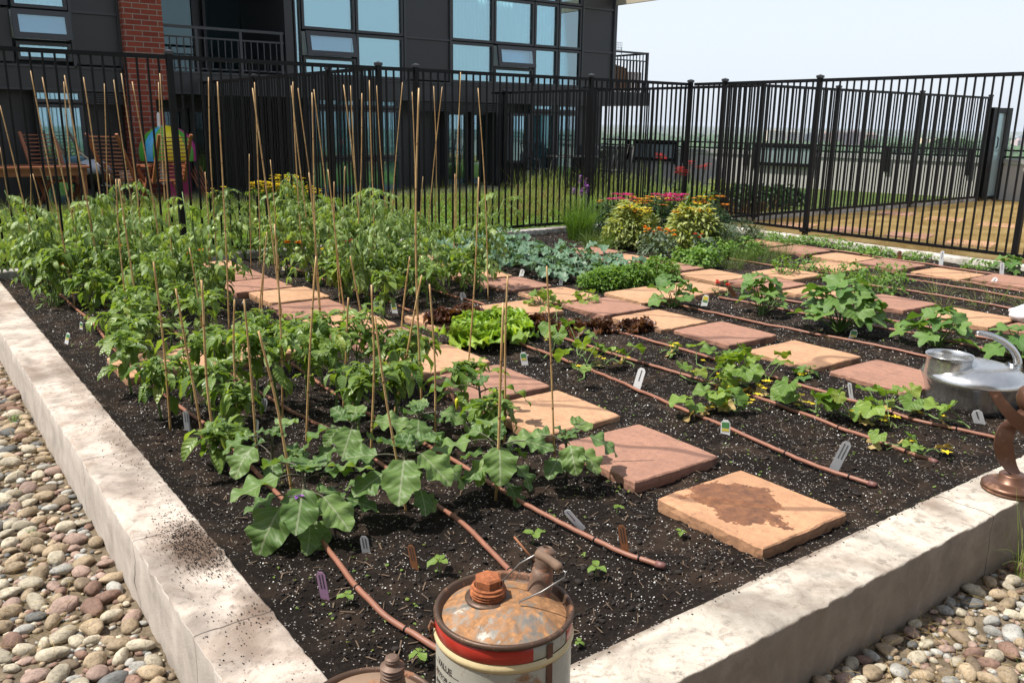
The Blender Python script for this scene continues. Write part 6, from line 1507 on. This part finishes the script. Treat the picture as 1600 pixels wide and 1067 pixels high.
M['canbead'] = rustmat('yellowed_bead', (.62, .50, .28), (.30, .14, .05), .60, 0, .35, 16)
M['darkrust'] = simple('dark_rust_seam', (.10, .035, .018), .6, 0, .3, 30)
M['rim'] = rustmat('dark_brown_rim', (.10, .06, .04), (.22, .10, .05), .55, .4, .45, 18)
M['wire'] = simple('galvanised_wire', (.30, .29, .28), .4, .8)
M['grip'] = simple('weathered_wood_grip', (.16, .10, .065), .8, 0, .35, 30, .5)
CX, CY, CR_, CZ = .897, 1.225, .136, .335
th = thing('oil_can', 'old cream oil can with a red band and rusty top, wire handle with wooden grip', 'oil can', (CX, CY, 0))
LC = th.location; c0 = (CX, CY, 0); F0 = math.atan2(-CY, -CX)     # azimuth facing the camera
def az(deg): return F0 + math.radians(deg)
m = MB(); m.lathe([(0, .001), (CR_-.004, .001), (CR_, .006), (CR_, .10), (CR_+.0015, .104), (CR_, .108), (CR_, .276)], c0, 72); body = m.build('body', M['canwhite'], th, loc=LC)
m = MB(); m.lathe([(CR_, .2765), (CR_+.003, .282), (CR_+.0042, .286), (CR_+.003, .290), (CR_, .2955)], c0, 72); m.build('bead', M['canbead'], th, loc=LC)
band = [(CR_-.0005, .296), (CR_+.0012, .298), (CR_+.0012, .322), (CR_-.0005, .3245)]
m = MB(); m.lathe([(r-.0015, z) for r, z in band], c0, 72); m.build('collar', M['canwhite'], th, loc=LC)
m = MB(); m.lathe(band, c0, 90, a0=az(62), a1=az(62)+math.radians(360-38)); m.build('red_band', M['canred'], th, loc=LC)
m = MB(); a = np.radians(np.linspace(36.5, 42.5, 5)); V = []
for z in np.linspace(.0, .322, 8):
    for q in a: rr = CR_+.0022+.0008*math.sin(z*60); V.append((CX+rr*math.cos(F0+q), CY+rr*math.sin(F0+q), z+.002))
F = [(i*5+j, i*5+j+1, (i+1)*5+j+1, (i+1)*5+j) for i in range(7) for j in range(4)]
m.add(V, F); m.build('seam', M['darkrust'], th, loc=LC)
m = MB(); m.lathe([(CR_-.0003, .3250), (CR_+.003, .3275), (CR_+.0042, .332), (CR_+.002, .3365), (CR_-.003, .3375), (CR_-.0065, .334), (CR_-.0085, .3245), (CR_-.012, .3215)], c0, 96); m.build('rim', M['rim'], th, loc=LC)
# pressed dome with radial ribs
nr, na = 16, 144; rr = np.linspace(CR_-.012, .001, nr); aa = np.arange(na)*2*PI/na
RR, AA = np.meshgrid(rr, aa, indexing='ij'); u_ = (CR_-.012-RR)/(CR_-.012)
ZZ = .3215 + .030*np.sin(np.clip(u_*1.25, 0, 1)*PI/2)
rib = np.exp(-((AA*8/(2*PI) % 1 - .5)/.09)**2)*np.clip(np.sin(np.clip((u_-.05)/.42, 0, 1)*PI), 0, 1)*.0042
ZZ = ZZ + rib + vnoise(RR*3*np.cos(AA), RR*3*np.sin(AA), .07)*.003
V = np.stack([CX+RR*np.cos(AA), CY+RR*np.sin(AA), ZZ], -1).reshape(-1, 3); i, j = np.meshgrid(np.arange(nr-1), np.arange(na), indexing='ij'); j2 = (j+1) % na
m = MB(); m.add(V, np.stack([i*na+j, i*na+j2, (i+1)*na+j2, (i+1)*na+j], -1).reshape(-1, 4)); m.build('dome_top', M['cantop'], th, loc=LC)
def offs(right, back): f = np.array([-CX, -CY]); f /= np.linalg.norm(f); rg = np.array([-f[1], f[0]]); 
def canpt(right, back, z, cx=CX, cy=CY):
    rg = CR[:2]/np.linalg.norm(CR[:2]); bk = CW[:2]/np.linalg.norm(CW[:2]); return np.array([cx + rg[0]*right + bk[0]*back, cy + rg[1]*right + bk[1]*back, z])
cp = canpt(-.032, .012, .348)
m = MB(); m.lathe([(.047, 0), (.046, .003), (.036, .004)], cp, 32); m.build('cap_seat', M['rim'], th, loc=LC)
prof = [(.034, 0)] + [(.034+(.0025 if k % 2 else -.0015), .003+k*.0028) for k in range(7)] + [(.033, .024), (.028, .026)]
m = MB(); m.lathe(prof, cp+[0, 0, .003], 32)
hx = [(.029*math.cos(k*PI/3), .029*math.sin(k*PI/3)) for k in range(6)]; V = [(cp[0]+x, cp[1]+y, cp[2]+.026) for x, y in hx]+[(cp[0]+x*.97, cp[1]+y*.97, cp[2]+.043) for x, y in hx]+[(cp[0]+x*.8, cp[1]+y*.8, cp[2]+.047) for x, y in hx]+[(cp[0], cp[1], cp[2]+.048)]
m.add(V, [(k, (k+1) % 6, (k+1) % 6+6, k+6) for k in range(6)]+[(k+6, (k+1) % 6+6, (k+1) % 6+12, k+12) for k in range(6)]+[(k+12, (k+1) % 6+12, 18) for k in range(6)])
m.build('screw_cap', M['rust'], th, smooth=False, loc=LC)
def spout(b, tip, r0, r1, parent, nm='spout'):
    b = np.array(b); tip = np.array(tip); d = tip-b; L = np.linalg.norm(d); d /= L
    pts = [(r0*1.15, -.004), (r0, .004), (r0*.92, L*.35), (r0*.86, L*.52)] + [(r1*1.12+(.0022 if k % 2 else -.001), L*(.54+.055*k)) for k in range(8)] + [(r1*1.0, L*.98), (r1*.75, L), (r1*.6, L*1.03), (r1*.55, L*1.0), (r1*.5, L*.9)]
    m = MB(); m.lathe(pts, b, 28, axis=tuple(d)); return m.build(nm, M['rustbrown'], parent, loc=LC)
M['rustbrown'] = rustmat('brown_rusted_spout', (.17, .11, .08), (.24, .10, .05), .52, .3, .55, 18)
spout(canpt(.070, .050, .338), canpt(.086, .066, .428), .025, .017, th)
g0, g1 = canpt(.064, .022, .440), canpt(.110, -.018, .428)
m = MB(); t = np.linspace(0, 1, 9)[:, None]; m.tube(g0+(g1-g0)*t+np.array([0, 0, .003])*np.sin(t*PI), [.0085, .0098, .0095, .009, .009, .009, .0096, .0098, .0085], 12); m.build('grip', M['grip'], th, loc=LC)
w0, w1 = canpt(-.002, .045, .355), canpt(.03, -.025, .355)
m = MB(); m.tube([w0+[0, 0, -.004], w0+[0, 0, .012], (w0+g0)/2+[0, 0, .014], g0-[0, 0, .001]], .0018, 6); m.tube([g0, g1], .0018, 6)
m.tube([g1, g1+(g1-g0)*.18, g1+(g1-g0)*.16+[0, 0, -.012], (w1+g1)/2+[.004, 0, -.012], w1+[0, 0, .006], w1-[0, 0, .004]], .0018, 6); m.build('wire_handle', M['wire'], th, loc=LC)
e0 = np.array([CX+CR_*math.cos(az(-82)), CY+CR_*math.sin(az(-82)), .30]); 
m = MB(); od = np.array([math.cos(az(-82)), math.sin(az(-82)), 0]); m.tube([e0+od*.001+[0, 0, -.03], e0+od*.010+[0, 0, -.018], e0+od*.012, e0+od*.009+[0, 0, .012], e0+od*.0]+[], .004, 8); m.build('side_lug', M['rustbrown'], th, loc=LC)
# lettering on the left of the can, bent round the body
M['ink'] = simple('worn_dark_ink', (.055, .05, .045), .6, 0, .5, 90)
def wraptext(s, deg, z, size, mt, parent, cx, cy, r, nm='lettering'):
    cu = bpy.data.curves.new('t', 'FONT'); cu.body = s; cu.size = size; cu.extrude = .0003; cu.align_x = 'CENTER'; cu.resolution_u = 2
    to = bpy.data.objects.new('t', cu); COL.objects.link(to); bpy.context.view_layer.update()
    me = bpy.data.meshes.new_from_object(to.evaluated_get(bpy.context.evaluated_depsgraph_get())); bpy.data.objects.remove(to); bpy.data.curves.remove(cu)
    a0 = F0 + math.radians(deg)
    for v in me.vertices:
        x, y, zz = v.co; a = a0 + x/r; q = r + .0006 + zz; v.co = (cx + q*math.cos(a) - LC.x, cy + q*math.sin(a) - LC.y, z + y - LC.z)
    me.materials.clear(); me.materials.append(mt); me.name = nm
    o = bpy.data.objects.new(nm, me); COL.objects.link(o); o.parent = parent
wraptext('VALUE', -57, .243, .018, M['ink'], th, CX, CY, CR_); wraptext('MOTOR OIL', -57, .218, .014, M['ink'], th, CX, CY, CR_)
m = MB()      # the third line is worn to illegible strokes
for k in range(9):
    q = az(-72 + k*3.4); c = np.array([CX+(CR_+.0006)*math.cos(q), CY+(CR_+.0006)*math.sin(q), .200]); m.obox(c, np.array([-math.sin(q), math.cos(q), 0])*.0022, np.array([math.cos(q), math.sin(q), 0])*.0004, np.array([0, 0, .0045 - .0015*(k % 2)]))
m.build('worn_print', M['ink'], th, smooth=False, loc=LC)
for z in (.241, .214, .191):
    m = MB(); V = []; A_ = np.linspace(az(-78), az(-38), 14)
    for q in A_: V += [(CX+(CR_+.0008)*math.cos(q), CY+(CR_+.0008)*math.sin(q), z), (CX+(CR_+.0008)*math.cos(q), CY+(CR_+.0008)*math.sin(q), z+.0014)]
    m.add(V, [(2*k, 2*k+2, 2*k+3, 2*k+1) for k in range(13)]); m.build('printed_line', M['ink'], th, loc=LC)
# ---------------------------------------------------------------- brown can at the corner
DX, DY, DR = .618, 1.262, .126; DZ = .20
th2 = thing('oil_can', 'brown rusted oil can with a threaded conical spout, cut off by the bottom edge', 'oil can', (DX, DY, 0)); L2 = th2.location
m = MB(); m.lathe([(0, .001), (DR-.003, .001), (DR, .005), (DR, DZ-.01)], (DX, DY, 0), 64); m.build('body', M['rustbrown'], th2, loc=L2)
m = MB(); m.lathe([(DR, DZ-.0098), (DR+.003, DZ-.006), (DR+.003, DZ), (DR-.002, DZ+.003), (DR-.007, DZ-.003), (DR-.009, DZ-.008)], (DX, DY, 0), 64); m.build('rim', M['rim'], th2, loc=L2)
M['browntop'] = rustmat('tan_rusted_top', (.33, .22, .15), (.24, .12, .06), .50, .2, .5, 7)
m = MB(); m.lathe([(DR-.009, DZ-.008), (DR*.8, DZ+.006), (DR*.5, DZ+.015), (DR*.2, DZ+.018), (0, DZ+.018)], (DX, DY, 0), 64); m.build('dome_top', M['browntop'], th2, loc=L2)
m = MB(); b = canpt(.036, .038, DZ+.008, DX, DY)
L_ = .075; pts = [(.030, -.004), (.028, .002), (.024, L_*.35), (.0225, L_*.5)] + [(.021+(.0022 if k % 2 else -.001), L_*(.52+.05*k)) for k in range(6)] + [(.0135, L_*.84), (.013, L_*.9), (.0145, L_*.93), (.0125, L_*.97), (.0135, L_*1.0), (.010, L_*1.04), (0, L_*1.05)]
m.lathe(pts, b, 28); m.build('spout', M['rustbrown'], th2, smooth=False, loc=L2)

# ================================================================== steel watering can
M['steel'] = None
t = NT('brushed_steel'); f = t.noise(40, 3, .5, t.co('Object'))
t.pbr(t.mix(f, (.50, .50, .49), (.64, .63, .62)), t.math('ADD', .17, t.math('MULTIPLY', f, .12)), .88, t.bump(t.noise(6, 3, .5, t.co('Object')), .10, .01), .5); M['steel'] = t.m
k0 = G(1515, 632, -.035); KX, KY = k0[0], k0[1]; KZ = -.035; kd = depth(k0); ks = kd/CF*75/.235    # scale so that the body spans 150 px
th = thing('watering_can', 'big squat polished steel watering can with a wide round mouth and curved handle', 'watering can', (KX, KY, KZ)); LK = th.location
def kp_(r_, b_, z): return canpt(r_*ks, b_*ks, KZ + z*ks, KX, KY)
m = MB(); m.lathe([(a*ks, b*ks) for a, b in [(0, 0), (.185, 0), (.192, .004), (.200, .03), (.210, .07), (.218, .105), (.229, .128), (.2345, .142), (.2345, .152), (.228, .166), (.205, .184), (.17, .199), (.13, .210), (.08, .2165), (.03, .2185), (0, .219)]], (KX, KY, KZ), 96); m.build('body', M['steel'], th, loc=LK)
mc = kp_(-.132, .0, .0)
m = MB(); m.lathe([(a*ks, b*ks) for a, b in [(.090, .10), (.100, .13), (.104, .16), (.1025, .19), (.101, .225), (.105, .246), (.109, .250), (.107, .2535), (.1015, .250), (.097, .23), (.096, .18), (.09, .14), (.0, .13)]], (mc[0], mc[1], KZ), 64); m.build('mouth', M['steel'], th, loc=LK)
hp = [(.170, .0, .175), (.205, 0, .185), (.200, 0, .235), (.165, 0, .285), (.11, 0, .325), (.05, 0, .350), (-.005, 0, .362), (-.022, 0, .356)]
P = np.array([kp_(*q) for q in hp]); tt = np.linspace(0, 1, 8); t2 = np.linspace(0, 1, 40); P2 = np.stack([np.interp(t2, tt, P[:, k]) for k in range(3)], -1)
for _ in range(6): P2[1:-1] = (P2[:-2]+P2[2:]+2*P2[1:-1])/4
R_h = np.interp(t2, [0, .1, .3, .7, .95, 1], [.045, .026, .018, .014, .011, .004])*ks; m = MB(); m.tube(P2, R_h, 18); m.build('handle', M['steel'], th, loc=LK)
# ================================================================== bronze ribbon sculpture on the wall
M['bronze'] = rustmat('brown_bronze', (.17, .085, .055), (.22, .11, .06), .55, .55, .38, 10)
s0 = G(1584, 768, 0); s0[1] = min(max(s0[1], 1.23), 1.27); SX, SY = s0[0], s0[1]
th = thing('ribbon_sculpture', 'brown bronze sculpture of twisting ribbons on a round base on the front wall', 'sculpture', (SX, SY, 0)); LS = th.location; sd_ = depth(s0)/CF
m = MB(); m.lathe([(0, .001), (.092, .001), (.098, .006), (.098, .010), (.090, .014), (.096, .017), (.097, .022), (.088, .028), (.062, .034), (.046, .038), (.044, .062), (.040, .066), (0, .067)], (SX, SY, 0), 64); m.build('base', M['bronze'], th, loc=LS)
def sp_(x, y, back=0.): # photo position at the sculpture's distance
    d = ray(x, y); fwh = np.array([CW[0], CW[1], 0]); fwh /= np.linalg.norm(fwh); return EYE + d*((s0-EYE) @ fwh + back)/(d @ fwh)
def ribbon(pts, wv, nm, th_=.0025):
    P = np.array(pts); n0 = len(P); t = np.linspace(0, 1, n0); t2 = np.linspace(0, 1, 36); P2 = np.stack([np.interp(t2, t, P[:, k]) for k in range(3)], -1); W = np.stack([np.interp(t2, t, np.array(wv)[:, k]) for k in range(3)], -1)
    for _ in range(5): P2[1:-1] = (P2[:-2]+P2[2:]+2*P2[1:-1])/4
    T = np.gradient(P2, axis=0); T /= np.linalg.norm(T, axis=1)[:, None]; N = np.cross(T, W); N /= np.linalg.norm(N, axis=1)[:, None]
    R4 = np.stack([P2-W/2-N*th_, P2+W/2-N*th_, P2+W/2+N*th_, P2-W/2+N*th_], 1); n = len(P2); m = MB()
    i, j = np.meshgrid(np.arange(n-1), np.arange(4), indexing='ij'); j2 = (j+1) % 4
    m.add(R4.reshape(-1, 3), [np.stack([i*4+j, i*4+j2, (i+1)*4+j2, (i+1)*4+j], -1).reshape(-1, 4), np.array([(0, 3, 2, 1), (4*n-4, 4*n-3, 4*n-2, 4*n-1)])]); m.build(nm, M['bronze'], th, smooth=False, loc=LS)
rt = CR.copy(); rt[2] = 0; rt /= np.linalg.norm(rt); bk3 = np.array([CW[0], CW[1], 0]); bk3 /= np.linalg.norm(bk3)
wA = rt*.075 + bk3*.015; 
ribbon([sp_(1596, 748), sp_(1580, 733), sp_(1570, 712), sp_(1567, 690, -.01), sp_(1573, 668, .0), sp_(1588, 650, .02), sp_(1606, 640, .05)], [rt*.03+bk3*.02, rt*.055+bk3*.02, wA, wA, wA, rt*.07+np.array([0, 0, .02]), rt*.06], 'lower_ribbon')
wB = rt*.040 + np.array([0, 0, .018])
ribbon([sp_(1553, 611, -.02), sp_(1563, 628, -.025), sp_(1577, 645, -.03), sp_(1592, 659, -.03), sp_(1610, 671, -.02), sp_(1628, 676, 0)], [rt*.042, rt*.044+np.array([0, 0, .006]), wB, rt*.035+np.array([0, 0, .035]), rt*.02+np.array([0, 0, .05]), np.array([0, 0, .055])], 'upper_ribbon')
m = MB(); c = sp_(1618, 623, .06); m.lathe([(0, -.062), (.03, -.055), (.055, -.03), (.062, 0), (.055, .03), (.03, .055), (0, .062)], c, 32); m.build('ball', M['bronze'], th, loc=LS)
m = MB(); m.tube([sp_(1606, 640, .05), sp_(1612, 632, .06)], .012, 8); m.tube([sp_(1628, 676, 0), sp_(1634, 650, .03), sp_(1626, 630, .055)], .008, 8); m.build('link', M['bronze'], th, loc=LS)
# white sack on the far paving
p = G(1606, 500, 0); V, F = ICO3; W = V*np.array([.20, .15, .07])*(1+.35*(vnoise(V[:, 0]*2+V[:, 2], V[:, 1]*2, .5))[:, None]+.12*vnoise(V[:, 0]*6+V[:, 2]*3, V[:, 1]*6, .5)[:, None]) + p + [.05, -.03, .04]
m = MB(); m.add(W, F); o = m.build('sack', simple('white_woven_sack', (.62, .64, .68), .8, 0, .08, 30, .4), loc=p); tag(o, 'crumpled white sack lying on the paving at the right edge of the picture', 'sack')
# ================================================================== camera, sun, sky
cam = bpy.data.cameras.new('camera'); co = bpy.data.objects.new('camera', cam); COL.objects.link(co)
cam.sensor_width = 36; cam.lens = CF/1600*36; cam.clip_start = .05; cam.clip_end = 20000
R = Matrix(((CR[0], CU[0], -CW[0]), (CR[1], CU[1], -CW[1]), (CR[2], CU[2], -CW[2])))
co.matrix_world = Matrix.Translation(EYE) @ R.to_4x4(); sc.camera = co
SUN_EL = math.radians(60); SUN_DIR = np.array([-.86, .51]); SUN_DIR = SUN_DIR/np.linalg.norm(SUN_DIR)
sv = Vector((SUN_DIR[0]*math.cos(SUN_EL), SUN_DIR[1]*math.cos(SUN_EL), math.sin(SUN_EL)))
sl = bpy.data.lights.new('sun', 'SUN'); sl.energy = 5.0; sl.angle = math.radians(.53); sl.color = (1, .95, .87)
so = bpy.data.objects.new('sun', sl); COL.objects.link(so); so.rotation_euler = sv.to_track_quat('Z', 'Y').to_euler()
w = bpy.data.worlds.new('World'); sc.world = w; w.use_nodes = True
nt = w.node_tree; bg = nt.nodes['Background']
sk = nt.nodes.new('ShaderNodeTexSky'); sk.sky_type = 'NISHITA'; sk.sun_disc = False
sk.sun_elevation = SUN_EL; sk.sun_rotation = math.atan2(SUN_DIR[0], SUN_DIR[1])
sk.air_density = 1.3; sk.dust_density = 2.; sk.ozone_density = 1.; sk.altitude = 50
hs = nt.nodes.new('ShaderNodeHueSaturation'); hs.inputs['Saturation'].default_value = .6
nt.links.new(sk.outputs[0], hs.inputs['Color']); mx = nt.nodes.new('ShaderNodeMix'); mx.data_type = 'RGBA'; 
tcw = nt.nodes.new('ShaderNodeTexCoord'); sp3 = nt.nodes.new('ShaderNodeSeparateXYZ'); nt.links.new(tcw.outputs['Generated'], sp3.inputs[0])
mr = nt.nodes.new('ShaderNodeMapRange'); mr.interpolation_type = 'SMOOTHSTEP'; mr.inputs['From Min'].default_value = .16; mr.inputs['From Max'].default_value = .75
mr.inputs['To Min'].default_value = .78; mr.inputs['To Max'].default_value = .08; nt.links.new(sp3.outputs[2], mr.inputs['Value']); nt.links.new(mr.outputs[0], mx.inputs[0])
nt.links.new(hs.outputs[0], mx.inputs[6]); mx.inputs[7].default_value = (5.35, 5.85, 6.55, 1)     # milky summer haze
nt.links.new(mx.outputs[2], bg.inputs['Color'])
bg.inputs['Strength'].default_value = .124
sc.view_settings.view_transform = 'Standard'; sc.view_settings.look = 'None'; sc.view_settings.gamma = 1
sc.view_settings.exposure = .46
sc.view_settings.use_curve_mapping = False
sc.cycles.max_bounces = 8; sc.cycles.transparent_max_bounces = 12; sc.cycles.caustics_reflective = False; sc.cycles.caustics_refractive = False
sc.cycles.sample_clamp_indirect = 6

# the block behind the photographer, whose lower storeys mirror in the glazing opposite
th = thing('neighbour_building', 'dark brick apartment block behind the photographer, outside the picture', 'building', (-16, -9, -.24))
m = MB(); m.box(-34, -16, -.24, 0, -7, 15); m.build('wall', simple('dark_brick_block', (.10, .075, .06), .85, 0, .3, 1.5), th, smooth=False, loc=th.location)
for fz_ in range(5):
    m = MB(); m.box(-33.5, -6.9, 2.6 + fz_*3, -.5, -5.9, 2.85 + fz_*3); m.build('balcony_slab', M['soffit'], th, smooth=False, loc=th.location)
    for k in range(7):
        m = MB(); m.box(-33 + k*4.6, -6.98, .4 + fz_*3, -30.6 + k*4.6, -6.93, 2.3 + fz_*3); m.build('window', M['farglass'], th, smooth=False, loc=th.location)

# summer haze round the whole scene
hz = NT('haze_air'); hz.out  # Surface stays empty
pv = hz.n('ShaderNodeVolumePrincipled'); pv.inputs['Color'].default_value = (.80, .88, 1, 1); pv.inputs['Density'].default_value = 1.0e-4; pv.inputs['Anisotropy'].default_value = .0
hz.L(pv.outputs[0], hz.out.inputs['Volume'])
m = MB(); m.box(-9300, -3300, -37.5, 9300, 9300, 6.2); tag(m.build('haze', hz.m, smooth=False), kind='stuff')
